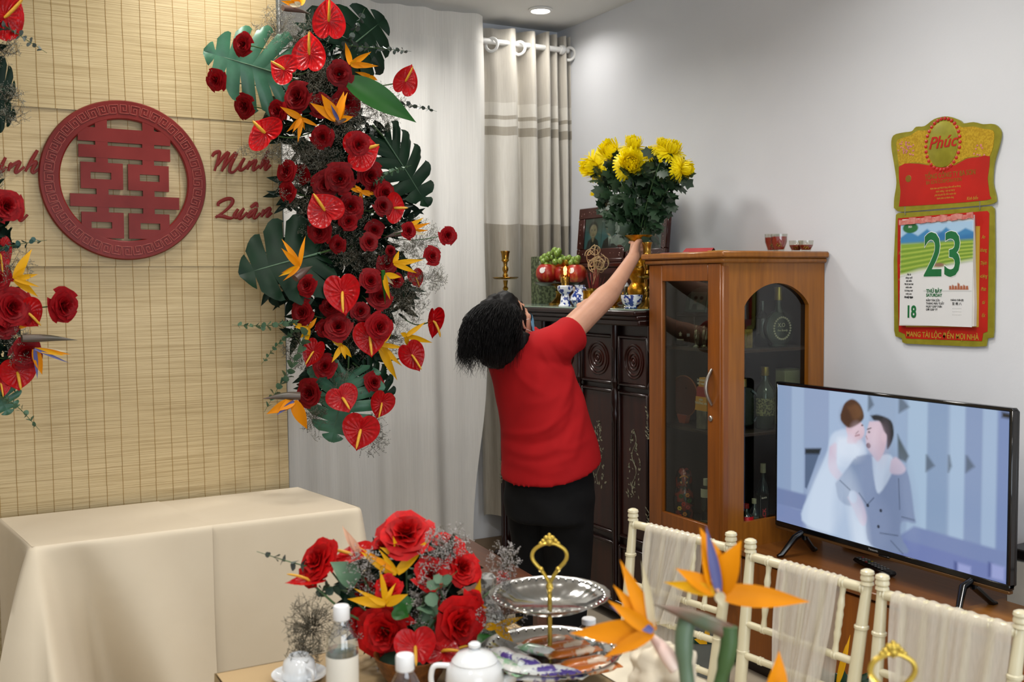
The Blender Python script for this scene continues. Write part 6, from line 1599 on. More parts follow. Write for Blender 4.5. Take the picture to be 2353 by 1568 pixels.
bird('yellow heliconia below the full round rose', (786, 795), [(758, 778, 11, 'y'), (762, 834, 11, 'y'), (808, 822, 12, 'y'), (794, 826, 10, 'y'), (776, 806, 8, 'o')], GY - .12, GR, name='heliconia')
bird('yellow bird of paradise with a long downward petal, lower right', (872, 792), [(913, 875, 17, 'y'), (924, 842, 13, 'y'), (900, 765, 10, 'y'), (930, 800, 10, 'y')], GY - .08, GR)
bird('yellow heliconia stretching right towards the edge-on anthurium', (934, 772), [(994, 788, 12, 'y'), (978, 740, 10, 'y'), (940, 800, 11, 'y'), (920, 765, 10, 'y'), (962, 750, 10, 'y')], GY - .08, GR, name='heliconia')
bird('large orange bird of paradise at the lowest left', (675, 922), [(612, 952, 22, 'o'), (640, 945, 18, 'o'), (706, 987, 26, 'o'), (635, 955, 9, 'b'), (660, 940, 7, 'b')], GY - .18, GR, (690, 910, 603, 917, 22))
bird('orange heliconia behind the right edge rose', (928, 530), [(974, 500, 10, 'y'), (990, 512, 10, 'o'), (985, 530, 9, 'o'), (980, 540, 8, 'w'), (958, 505, 9, 'o')], GY - .06, GR, (930, 535, 880, 548, 14))
bird('small orange heliconia in the garland’s middle', (830, 440), [(800, 432, 9, 'o'), (870, 447, 9, 'o'), (828, 478, 7, 'o'), (852, 452, 7, 'o'), (815, 425, 8, 'o')], GY - .08, GR, name='heliconia')
bird('faint orange heliconia behind the long green leaf', (850, 175), [(815, 165, 8, 'o'), (838, 172, 8, 'o'), (868, 185, 8, 'o'), (860, 200, 8, 'y')], GY - .04, GR, name='heliconia')
bird('single yellow petal flower beside the large downward anthurium', (760, 665), [(733, 662, 13, 'y'), (740, 672, 9, 'y'), (748, 657, 6, 'y')], GY - .10, GR, name='heliconia')
monstera('pale green monstera leaf at the garland’s upper left', (668, 178), (464, 116), 205, GY - .03, m_leafp, 0, 'monstera leaves', (-.25, .25))
monstera('dark monstera leaf at the garland’s top right', (790, 120), (888, 40), 190, GY + .04, m_leafd, 1, 'monstera leaves', (.2, 0))
monstera('drooping dark monstera leaf on the garland’s right side', (882, 315), (988, 478), 150, GY - .02, m_leafd, 2, 'monstera leaves', (.4, .4), .02)
monstera('big dark monstera leaf under Quân on the garland’s left side', (735, 582), (546, 632), 222, GY - .07, m_leafd, 1, 'monstera leaves', (-.2, .2))
monstera('dark monstera leaf hanging at the garland’s foot', (800, 850), (760, 1020), 190, GY - .02, m_leafd, 0, 'monstera leaves', (-.1, .2))
monstera('small dark monstera leaf at the lower right of the garland', (830, 850), (905, 930), 110, GY + .0, m_leafd, 2, 'monstera leaves', (.3, .2))
a, b = atY(802, 186, GY - .1), atY(957, 282, GY - .12)
t = T('long_leaf', 'long smooth green leaf pointing right over the curtain', 'leaf', a)
lance(a, b, m_px(56, depth(a)), (CAM - a).normalized() + up * .4, .05, 16, .3, .2).build('leaf_blade', m_leafg, t, True, fix=False, ang=0)
MB().tube([a, atY(770, 180, GY + .03)], .003, 6).build('stem', m_stemg, t, True)
GS = 'eucalyptus sprigs of the right-hand garland'
sprig('grey eucalyptus sprig pointing right near the garland’s top', [(800, 105), (880, 112), (945, 118)], 17, GY - .09, GS, mat('grey_eucalyptus', '#4a5550', .6, c2='#3a443f'))
sprig('grey eucalyptus sprig pointing right under the long leaf', [(870, 240), (940, 242), (1004, 256)], 16, GY - .05, GS, mat('grey_eucalyptus', '#4a5550', .6, c2='#3a443f'))
sprig('eucalyptus sprig lying level over the bamboo at the lower left', [(690, 735), (620, 748), (533, 747)], 19, GY - .10, GS)
sprig('short slanting eucalyptus sprig under the level one', [(690, 752), (645, 785), (600, 838)], 15, GY - .08, GS)
sprig('long drooping eucalyptus sprig at the lower left', [(700, 770), (668, 850), (640, 890), (607, 948)], 24, GY - .13, GS)
sprig('upright eucalyptus sprig before the top dark monstera leaf', [(790, 120), (815, 70), (838, 20)], 20, GY - .04, GS, mat('grey_eucalyptus', '#4a5550', .6, c2='#3a443f'))
sprig('dark eucalyptus sprig crossing the right monstera leaf', [(860, 420), (900, 395), (945, 380)], 13, GY - .1, GS)
gf = lambda x, y, dz: atY(x, y, GY + dz)
cl = [(640, 70, 60, 60, 60), (725, 185, 60, 60, 70), (870, 250, 70, 55, 70), (700, 350, 80, 45, 80), (610, 350, 70, 18, 26), (690, 440, 60, 55, 70), (740, 380, 60, 50, 60), (800, 480, 70, 70, 80), (740, 540, 60, 45, 60), (830, 590, 70, 55, 90), (955, 560, 60, 60, 70), (925, 690, 60, 60, 100), (985, 640, 40, 40, 30), (820, 770, 60, 60, 70), (900, 780, 50, 40, 40), (690, 800, 40, 60, 50), (720, 960, 35, 60, 34), (850, 1000, 50, 50, 40), (790, 880, 70, 60, 40), (700, 90, 60, 60, 40), (790, 300, 60, 40, 50)]
filler('filler_flowers', 'grey dried filler sprays filling the right-hand garland', cl, m_twig, m_fill, gf, 21, .85, keep=1.25)
cl2 = [(760, 130, 80, 100, 130), (720, 260, 110, 90, 170), (790, 330, 110, 70, 120), (740, 430, 100, 80, 170), (840, 480, 100, 80, 160), (790, 580, 120, 90, 220), (870, 660, 80, 80, 120), (780, 750, 110, 80, 190), (790, 870, 90, 70, 120), (660, 640, 60, 60, 60)]
foliage('foliage', 'dark green leaves in the depth of the right-hand garland', cl2, lambda x, y, dz: atY(x, y, GY + .06 + dz * .6), m_fol, 31)

# ---- the left-hand garland, mostly outside the picture
LY = 3.55; GL = 'flowers of the left-hand garland'
t = T('flower_foam', 'dark foam column of the left-hand garland at the picture edge', 'foam', (atY(-60, 600, LY + .1).x, LY + .14, 0))
for i in range(7): MB().box(atY(-55, 40 + i * 145, LY + .14), (.09, .07, .17), .02).build('foam_block', m_fol, t, True)
p = atY(-55, 500, LY + .14); MB().tube([(p.x, LY + .16, 0), (p.x, LY + .16, 2.8)], .012, 10).build('pole', m_pole, t, True)
def lface(px, py): 
    p = atY(px, py, LY); return (CAM - p).normalized() + rt * .45 + Vector((rnd.uniform(-.2, .2), 0, rnd.uniform(-.15, .25)))
for (px, py, sz, ds, m) in ((18, 472, 60, 'over the lettering at the left edge', None), (152, 703, 66, 'alone on a long stem over the bamboo, left', None), (32, 705, 76, 'large and dark at the left edge', None), (62, 812, 56, 'above the lower left anthurium', None), (10, 745, 60, 'at the left edge under the large dark one', None), (-6, 640, 60, 'cut by the left edge above the heliconia', None)):
    rose('dark red rose ' + ds, px, py, sz, atY(px, py, LY - .05), lface(px, py) if px != 152 else lface(px, py) + rt * .7, atY(-30 if px < 100 else 10, py - (0 if px < 100 else 22), LY + .06), GL)
for (px, py, w_, h_, td, ds) in ((14, 35, 76, 104, (.7, -.7), 'large one at the upper left picture corner'), (66, 722, 62, 66, (.75, .65), 'behind the large dark rose, left edge'), (40, 860, 68, 70, (.15, 1), 'pointing down at the lower left edge'), (2, 885, 40, 56, (.1, 1), 'cut by the left edge near the bottom'), (0, 590, 40, 90, (0, 1), 'sliver at the left edge beside the heliconia'), (8, 748, 44, 44, (.5, .8), 'orange-red, half under the left roses')):
    p = atY(px, py, LY - .02); anthurium('red anthurium ' + ds, p, w_, h_, td, lface(px, py), atY(-40, py, LY + .07), GL, m_spady if px in (66, 40) else None)
bird('yellow heliconia at the left edge below the lettering', (34, 642), [(74, 572, 18, 'y'), (88, 630, 12, 'y'), (88, 683, 16, 'y'), (60, 612, 12, 'y'), (70, 650, 9, 'y'), (92, 660, 8, 'y')], LY - .06, GL, name='heliconia')
bird('bird of paradise with a dark beak on the lower left', (80, 802), [(97, 862, 18, 'o'), (163, 815, 10, 'o'), (158, 808, 8, 'w'), (150, 818, 9, 'y'), (86, 872, 8, 'b'), (160, 835, 6, 'b')], LY - .08, GL, (50, 778, 178, 782, 22))
bird('orange heliconia under the anthurium at the left edge', (20, 748), [(62, 752, 14, 'o'), (48, 745, 10, 'o')], LY - .03, GL, name='heliconia')
monstera('dark monstera leaf at the left edge, upper', (-40, 190), (36, 215), 150, LY + .03, m_leafd, 1, 'monstera leaves', (.2, 0))
monstera('dark monstera leaf at the left edge, second from the top', (-50, 255), (38, 262), 110, LY + .03, m_leafd, 2, 'monstera leaves', (.2, 0))
monstera('dark monstera leaf hanging at the lower left edge', (-20, 870), (22, 955), 110, LY + .03, m_leafd, 0, 'monstera leaves', (.2, 0))
GS2 = 'eucalyptus sprigs of the left-hand garland'
sprig('eucalyptus sprig hanging from the upper left anthurium', [(-20, 40), (40, 78), (108, 122)], 19, LY - .02, GS2, mat('grey_eucalyptus', '#4a5550', .6, c2='#3a443f'))
sprig('eucalyptus sprig pointing right below the left lettering', [(-20, 575), (40, 562), (108, 552)], 20, LY - .03, GS2, mat('blue_green_eucalyptus', '#27504a', .6, c2='#1c3f3a'))
sprig('eucalyptus sprig hanging at the lower left edge', [(-10, 905), (40, 935), (92, 990)], 21, LY - .03, GS2)
filler('filler_flowers', 'grey dried filler sprays of the left-hand garland', [(10, 120, 40, 30, 22), (20, 225, 40, 26, 22), (20, 610, 60, 50, 40), (20, 780, 50, 30, 34), (-10, 450, 20, 80, 20), (50, 820, 40, 20, 20), (30, 268, 40, 16, 14)], m_twig, m_fill, lambda x, y, dz: atY(x, y, LY + dz), 22, .9, keep=1.2)
foliage('foliage', 'dark green leaves at the back of the left-hand garland', [(-20, 560, 40, 60, 50), (-10, 720, 50, 60, 80), (0, 820, 50, 60, 70), (-40, 250, 40, 160, 60), (-30, 60, 30, 60, 30), (-75, 150, 50, 170, 150), (-75, 450, 50, 170, 150), (-75, 760, 50, 170, 160)], lambda x, y, dz: atY(x, y, LY + .07 + dz * .5 - (.09 if x < -20 else 0)), m_fol, 32)

# ---- yellow chrysanthemums in the gold vase
m_chr = mat('chrysanthemum_petal', '#fff014', .5, c2='#f4de0c', ns=5, transl=.35)
m_chl = mat('chrysanthemum_leaf', '#1f3a20', .5, c2='#162d18', ns=7)
def chrys_mesh(seed, n=280, droop=.5):
    rr_ = random.Random(seed); mb = MB()
    for i in range(n):
        t = (i + .5) / n; a = i * 2.39996; el = (1 - t) * 1.45 - droop * t ** 3 * 1.1 + rr_.uniform(-.12, .12); L_ = .42 + .58 * t ** .7 + rr_.uniform(-.06, .06); w_ = .055 + .02 * t
        h = Vector((math.cos(a), math.sin(a), 0)); s = Vector((-math.sin(a), math.cos(a), 0)); b = Vector((0, 0, .05)) + h * .12 * t
        def fn(u, v):
            e = el + .9 * (v - .3) * (1 if t < .72 else -.75 * droop); d = h * math.cos(e) + Vector((0, 0, 1)) * math.sin(e)
            w2 = w_ * (.5 + .7 * math.sin(PI * min(1, .15 + v * .82)))
            return b + d * L_ * v + s * (w2 * (2 * u - 1)) + Vector((0, 0, 0))
        mb.grid(fn, 2, 4)
    return mb.mesh('petals', fix=False, ang=0)
ch_me = [chrys_mesh(1), chrys_mesh(2, 270, .75), chrys_mesh(3, 260, .3)]
bud_me = chrys_mesh(5, 60, -.6)
mouth = VP + Vector((0, 0, VH))
def chleaf(mb, p, d, n, L_, rr_):
    y = d.normalized(); z = (n - y * n.dot(y)).normalized(); x = y.cross(z)
    out = [(0, 0), (.10, .12), (.26, .22), (.16, .34), (.36, .50), (.20, .58), (.30, .78), (.12, .84), (0, 1.0)]
    P = [(a, b) for a, b in out] + [(-a, b) for a, b in out[-2:0:-1]]
    k = rr_.uniform(-.25, .1)
    c = p + y * L_ * .45 + z * L_ * .02
    vs = [p + x * (a * L_) + y * (b * L_) + z * (L_ * (k * b * b - .25 * a * a)) for a, b in P]
    mb.add(vs + [c + z * L_ * k * .2], [(i, (i + 1) % len(P), len(P)) for i in range(len(P))])
GC = 'chrysanthemums in the gold vase'
rr_ = random.Random(77)
chl = [(1360, 383, 60, (-.9, -.1), 0, 'at the far left of the bunch'), (1404, 350, 64, (-.45, .55), 1, 'upper left, beside the front one'), (1449, 375, 70, (0, .25), 1, 'the large front one facing out'), (1455, 334, 52, (.05, .95), 0, 'at the top of the bunch'),
       (1545, 345, 52, (.3, .75), 2, 'upper right'), (1522, 334, 40, (.2, .95), 0, 'behind the upper right one'), (1573, 388, 50, (.95, .0), 0, 'at the far right, seen from the side'), (1494, 352, 34, (.1, .8), 2, 'small, between the top and the upper right')]
for (px, py, sz, o_, mi, ds) in chl:
    X = 2.90 + (px - 1455) * .0004 - (.08 if 'front' in ds and 'large' in ds else 0); p = atX(px, py, X); k = depth(p) / F; n = (CAM - p).normalized() * (1.0 if 'large' in ds else .55) + rt * o_[0] + up * o_[1]
    t = T('chrysanthemum', 'yellow chrysanthemum ' + ds, 'chrysanthemum', M=look(p - n.normalized() * sz * k * .15, n, up, sz * k * .66), group=GC)
    link('petals', ch_me[mi], m_chr, t)
    P = arc([p - n.normalized() * sz * k * .15, p.lerp(mouth, .45) + Vector((0, 0, .01)), mouth + Vector(((px - 1460) * .00012, -(px - 1460) * .00012, -.05))], 8)
    MB().tube(P, .0028, 6).build('stem', m_stemg, t, True)
    mb = MB()
    for j in range(44):
        q_ = P[min(len(P) - 2, int((.12 + .76 * rr_.random()) * len(P)))]; d = Vector((rr_.uniform(-1, 1), rr_.uniform(-1, 1), rr_.uniform(-.7, .5))) + (rt * (px - 1455) * .005); chleaf(mb, q_, d, Vector((rr_.uniform(-.5, .5), -.8, rr_.uniform(0, 1))), rr_.uniform(.06, .11), rr_)
    mb.build('foliage', m_chl, t, True, fix=False, ang=0, kind='stuff')
for (px, py, sz, ds) in ((1384, 406, 18, 'left, under the upper left bloom'), (1420, 402, 18, 'left below the large front bloom'), (1474, 402, 34, 'half open, right below the large front bloom'), (1363, 449, 18, 'lowest, at the left edge of the leaves'), (1516, 373, 16, 'small, below the upper right bloom')):
    p = atX(px, py, 2.86); k = depth(p) / F; n = (CAM - p).normalized() + up * .8 + rt * (px - 1450) * .006
    t = T('chrysanthemum_bud', 'yellow chrysanthemum bud ' + ds, 'bud', M=look(p, n, up, sz * k / 2), group='chrysanthemum buds in the gold vase')
    link('petals', bud_me, m_chr, t)
    MB().tube(arc([p, p.lerp(mouth, .5) + Vector((0, 0, .02)), mouth], 6), .002, 6).build('stem', m_stemg, t, True)
    mb = MB()
    for j in range(16):
        q_ = p.lerp(mouth, .1 + .75 * rr_.random()) + Vector((0, 0, .01)); chleaf(mb, q_, Vector((rr_.uniform(-1, 1), rr_.uniform(-1, 1), rr_.uniform(-.8, .4))) + rt * (px - 1450) * .008, Vector((rr_.uniform(-.5, .5), -.8, rr_.uniform(0, 1))), rr_.uniform(.05, .09), rr_)
    mb.build('foliage', m_chl, t, True, fix=False, ang=0, kind='stuff')
# ------------------------------------------------------------------ centre arrangement on the dining table
D7 = 2.28
def f7(x, y, dz=0): return atD(x, y, D7 + dz)
GT = 'flowers of the table arrangement'
m_wick = mat('copper_bowl', '#7a4a1e', .4, .3, c2='#4f2c10', ns=60, bump=.5, bs=120)
bp_ = atZ(948, 1572, DZ); kb = depth(bp_) / F
t = T('flower_bowl', 'brown copper bowl holding the red rose arrangement on the dining table', 'bowl', (bp_.x, bp_.y, DZ + .001))
hb_ = atD(948, 1500, depth(bp_)).z - DZ
MB().lathe([(52 * kb, 0), (54 * kb, .004), (70 * kb, hb_ * .4), (86 * kb, hb_ * .9), (88 * kb, hb_), (84 * kb, hb_), (66 * kb, hb_ * .4), (.0001, .01)], 40).build('bowl', m_wick, t)
MB().ball((0, 0, hb_ * .75), (76 * kb, 76 * kb, hb_ * .35), 20, 10).build('foam', m_fol, t, label='dark green foam inside the bowl')
core7 = Vector((bp_.x, bp_.y, DZ + hb_ + .02))
def face7(px, py, out=.8):
    p = f7(px, py); n = (CAM - p).normalized(); return n + rt * ((px - 945) / 160.) * out - up * ((py - 1400) / 160.) * out
for (px, py, sz, ds, dz, br) in ((932, 1217, 116, 'at the very top', 0, 1), (722, 1286, 100, 'at the far left, turned to the side', .0, 1), (880, 1252, 62, 'behind the yellow heliconia near the top', .08, 1), (1032, 1258, 74, 'pinkish, at the upper right behind filler sprays', .08, 1), (1066, 1302, 82, 'at the right, half turned away', .02, 1),
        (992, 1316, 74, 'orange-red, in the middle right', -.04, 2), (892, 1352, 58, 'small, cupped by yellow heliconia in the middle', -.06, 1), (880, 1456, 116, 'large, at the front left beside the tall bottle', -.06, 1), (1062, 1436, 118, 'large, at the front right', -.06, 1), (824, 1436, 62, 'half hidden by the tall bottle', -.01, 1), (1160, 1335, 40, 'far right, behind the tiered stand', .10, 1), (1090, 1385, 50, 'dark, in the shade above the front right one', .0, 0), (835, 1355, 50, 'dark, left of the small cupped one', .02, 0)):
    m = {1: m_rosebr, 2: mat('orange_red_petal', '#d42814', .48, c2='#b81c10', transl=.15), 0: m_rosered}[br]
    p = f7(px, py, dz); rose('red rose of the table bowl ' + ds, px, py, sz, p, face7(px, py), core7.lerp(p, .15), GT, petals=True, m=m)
m_anthl = mat('translucent_red_spathe', '#c8302c', .3, c2='#b0221f', coat=.3, transl=.3)
for (px, py, w_, h_, td, n, ds, dz, sp, mm) in ((805, 1278, 92, 120, (-.85, -.5), (rt * -.3 + up * .9 - fw * .35), 'at the upper left, seen from behind', .02, None, m_anthl), (705, 1336, 66, 110, (-1, .1), (up * 1.0 - fw * .3), 'flat, under the far left rose', -.02, None, m_anthl),
        (955, 1492, 104, 110, (.1, 1), (up * .55 - fw * .9), 'pale veined one over the bowl’s rim', -.10, m_spady, m_anthl), (1020, 1500, 96, 100, (.85, .5), (up * 1.0 - fw * .7), 'with a yellow spadix at the rim, right', -.09, m_spady, m_anth), (1008, 1408, 40, 96, (-.1, -1), (rt * -1 - fw * .3), 'dark, standing edge-on by the front right rose', -.04, None, m_anth), (1045, 1500, 90, 80, (.9, -.1), (up * .9 - fw * .4), 'flat, under the front right rose', -.06, None, m_anth)):
    p = f7(px, py, dz); anthurium('red anthurium of the table bowl ' + ds, p, w_ * .8, h_ * .8, td, n, core7.lerp(p, .2), GT, sp, mm)
def y7(label, base, pets, spathe=None, dz=-.03): return bird(label, base, pets, None, GT, spathe, None, 'heliconia', D7 + dz)
y7('large yellow heliconia rising through the upper left of the table bowl', (912, 1318), [(828, 1268, 24, 'y'), (822, 1255, 10, 'o'), (985, 1240, 22, 'y'), (870, 1262, 12, 'y'), (856, 1290, 16, 'y')])
y7('pale peach anthurium spadix standing above the upper left of the table bowl', (826, 1272), [(786, 1208, 16, 'p'), (800, 1225, 14, 'p')], dz=.02)
y7('yellow heliconia cupping the small rose in the middle of the table bowl', (886, 1388), [(798, 1377, 22, 'y'), (872, 1306, 14, 'y'), (812, 1352, 10, 'y'), (938, 1366, 20, 'y'), (910, 1340, 10, 'y'), (845, 1372, 14, 'y')], dz=-.07)
y7('small yellow heliconia under the top rose of the table bowl', (918, 1280), [(876, 1238, 16, 'y'), (903, 1232, 10, 'y'), (872, 1258, 14, 'y')], dz=-.02)
y7('yellow heliconia at the right of the table bowl near the stand', (1140, 1440), [(1203, 1418, 14, 'y'), (1180, 1476, 20, 'y'), (1108, 1442, 16, 'y'), (1172, 1450, 16, 'y')], dz=-.02)
y7('single yellow heliconia bract at the right of the table bowl', (1088, 1392), [(1104, 1330, 18, 'y'), (1120, 1398, 12, 'o'), (1124, 1410, 12, 'o')], dz=.02)
y7('light green curled leaf in the middle of the table bowl', (905, 1400), [(955, 1378, 44, 'g'), (940, 1418, 36, 'g')], dz=-.06)
t = T('broad_leaf', 'broad green leaf lying on the table right of the bowl', 'leaf', f7(1120, 1470, .05))
lance(atZ(1085, 1480, DZ + .05), atZ(1218, 1478, DZ + .012), .10, (0, 0, 1), .12, 14).build('leaf_blade', m_leafg, t, True, fix=False, ang=0)
for (a, b, w_, ds, dz) in (((820, 1340), (758, 1292), 50, 'pale round leaf at the left of the table bowl', -.02), ((985, 1470), (930, 1430), 54, 'dark leaf between the two large front roses', .0), ((960, 1420), (1020, 1470), 60, 'bluish green leaf beside the front right rose', -.02), ((1000, 1300), (960, 1270), 40, 'dark leaf under the top rose', .04), ((830, 1390), (770, 1360), 36, 'dark green leaf low at the left of the bowl', .03)):
    t = T('broad_leaf', ds, 'leaf', f7(*a, dz)); lance(f7(*a, dz), f7(*b, dz - .01), w_ * D7 / F, (CAM - f7(*a)).normalized() + up * .6, .1, 12, .4).build('leaf_blade', m_euc if 'pale' in ds or 'bluish' in ds else m_leafd, t, True, fix=False, ang=0)
GE = 'eucalyptus sprigs of the table arrangement'
sprig('thin eucalyptus sprig reaching far left from the table bowl', [(735, 1310), (660, 1290), (590, 1268)], 26, None, GE, mat('grey_eucalyptus', '#4a5550', .6), D7, dens=.8)
sprig('thick eucalyptus sprig leaning right in the middle of the table bowl', [(985, 1395), (1010, 1350), (1052, 1312)], 44, None, GE, None, D7 - .09)
sprig('eucalyptus sprig at the upper right of the table bowl', [(960, 1320), (985, 1280), (1000, 1240)], 36, None, GE, None, D7 + .03)
sprig('dark eucalyptus sprig under the far left rose', [(800, 1360), (750, 1350), (735, 1385)], 30, None, GE, mat('dark_eucalyptus', '#2c4434', .6), D7)
filler('filler_flowers', 'brown bare filler twigs spreading left of the table bowl', [(715, 1440, 60, 75, 130), (700, 1500, 45, 35, 50)], m_twig, m_fill, f7, 41, .55, .0006)
filler('filler_flowers', 'white filler sprays among the roses of the table bowl', [(840, 1320, 50, 60, 46), (985, 1370, 40, 60, 50), (1030, 1250, 60, 40, 46), (1160, 1300, 36, 50, 44), (1150, 1425, 60, 40, 36), (1000, 1290, 40, 40, 26), (950, 1420, 30, 50, 24), (800, 1440, 40, 40, 20), (905, 1535, 40, 12, 12)], m_twig, m_fillw, lambda x, y, dz: f7(x, y, dz - .02), 42, 1.15, .0005)
foliage('foliage', 'dark green leaves deep inside the table bowl arrangement', [(930, 1390, 130, 110, 240), (960, 1310, 120, 60, 90)], lambda x, y, dz: f7(x, y, .03 + dz), m_fol, 43, 40)

# ------------------------------------------------------------------ tea things, bottles and sweets
m_water = glass('water', '#eef2f2', .10); m_pet = glass('clear_bottle_plastic', '#f2f4f4', .16, .08); m_cap = mat('white_cap', '#e4e4e4', .4); m_lab = mat('blank_label', '#d9d6cc', .5, c2='#cfccc2')
def water_bottle(label, px, py_top, d):
    top = atD(px, py_top, d); H = top.z - DZ - .001
    t = T('water_bottle', label, 'bottle', (top.x, top.y, DZ + .001)); r = .0315
    MB().lathe([(r * .8, 0), (r, .008), (r, H * .22), (r * .96, H * .25), (r, H * .28), (r, H * .66), (r * .93, H * .74), (r * .6, H * .83), (.013, H * .88), (.013, H * .92)], 28).build('body', m_pet, t)
    MB().lathe([(.0001, .004), (r * .93, .008), (r * .94, H * .64), (.0001, H * .64)], 24).build('water', m_water, t)
    cp_ = MB().lathe([(.0155, H * .885), (.016, H * .89), (.016, H * .985), (.0145, H), (.0001, H)], 30, ripple=lambda a, i, r_: 1 + .012 * math.sin(24 * a))
    cp_.build('cap', m_cap, t)
    MB().lathe([(r * 1.012, H * .29), (r * 1.012, H * .60)], 28, cap=False).build('label', m_lab, t, label='blank cream paper label')
water_bottle('clear water bottle with a cream label, left of the rose bowl', 784, 1392, 2.0)
water_bottle('water bottle with only its white cap and shoulder showing, in front of the bowl', 930, 1505, 1.76)
water_bottle('water bottle whose white cap shows behind the sweets on the stand', 1353, 1421, 2.30)
def teacup(label, px, py, d=None, inv=True):
    p = atZ(px, py, DZ) if d is None else atD(px, py, d); p.z = DZ + .001
    t = T('teacup', label, 'cup', p)
    MB().lathe([(.0001, .003), (.03, .002), (.052, .010), (.060, .016), (.060, .0185), (.050, .013), (.03, .006), (.0001, .006)], 36).build('saucer', m_porc, t)
    M = Matrix.Translation((0, 0, .008))
    MB().lathe([(.036, 0), (.0375, .002), (.037, .02), (.033, .038), (.024, .046), (.022, .046), (.0215, .051), (.019, .051), (.018, .047), (.0001, .047)], 32, M).build('cup', m_porc, t)
    MB().tube(arc([(.006, -.036, .04), (.012, -.056, .036), (.012, -.055, .018), (.008, -.038, .014)], 6), .0035, 8).build('handle', m_porc, t)
teacup('upside-down white teacup on its saucer at the table’s left', 688, 1566)
teacup('upside-down white teacup on its saucer in front of the chairs', 1668, 1610, 1.75)
p = atZ(1092, 1618, DZ); k = depth(p) / F
t = T('teapot', 'round white porcelain teapot beside the rose bowl', 'teapot', (p.x, p.y, DZ + .001))
Ht = atD(1098, 1474, depth(p)).z - DZ
MB().lathe([(.036, 0), (.038, .004), (.052, Ht * .15), (.062, Ht * .4), (.058, Ht * .6), (.046, Ht * .70), (.0001, Ht * .70)], 36).build('body', m_porc, t)
MB().lathe([(.047, Ht * .69), (.048, Ht * .71), (.036, Ht * .82), (.012, Ht * .88), (.008, Ht * .9), (.013, Ht * .93), (.013, Ht * .97), (.008, Ht), (.0001, Ht)], 30).build('lid', m_porc, t)
sd_ = -rt; sd_ = Vector((sd_.x, sd_.y, 0)).normalized()
MB().tube(arc([sd_ * .052 + Vector((0, 0, Ht * .62)), sd_ * .085 + Vector((0, 0, Ht * .6)), sd_ * .088 + Vector((0, 0, Ht * .3)), sd_ * .058 + Vector((0, 0, Ht * .22))], 7), .006, 10).build('handle', m_porc, t)
MB().tube(arc([-sd_ * .05 + Vector((0, 0, Ht * .3)), -sd_ * .082 + Vector((0, 0, Ht * .45)), -sd_ * .098 + Vector((0, 0, Ht * .68))], 6), [.015 - .0007 * i for i in range(13)], 10).build('spout', m_porc, t)
p = atZ(1122, 1490, DZ); p = atD(1122, 1470, 2.42); 
t = T('crystal_decanter', 'cut crystal decanter with a faceted stopper behind the rose bowl', 'decanter', (p.x, p.y, DZ + .001))
Hd = atD(1118, 1318, 2.42).z - DZ; m_cry = mat('cut_crystal', '#b9bab6', .12, c2='#6a6a66', ns=70, ccut=(.45, .55), coat=.6, alpha=.8)
MB().lathe([(.04, 0), (.045, .01), (.045, Hd * .35), (.03, Hd * .55), (.014, Hd * .68), (.016, Hd * .76)], 10).build('body', m_cry, t, ang=10)
MB().lathe([(.010, Hd * .74), (.012, Hd * .78), (.021, Hd * .84), (.021, Hd * .96), (.014, Hd), (.0001, Hd)], 8).build('stopper', m_cry, t, ang=10)

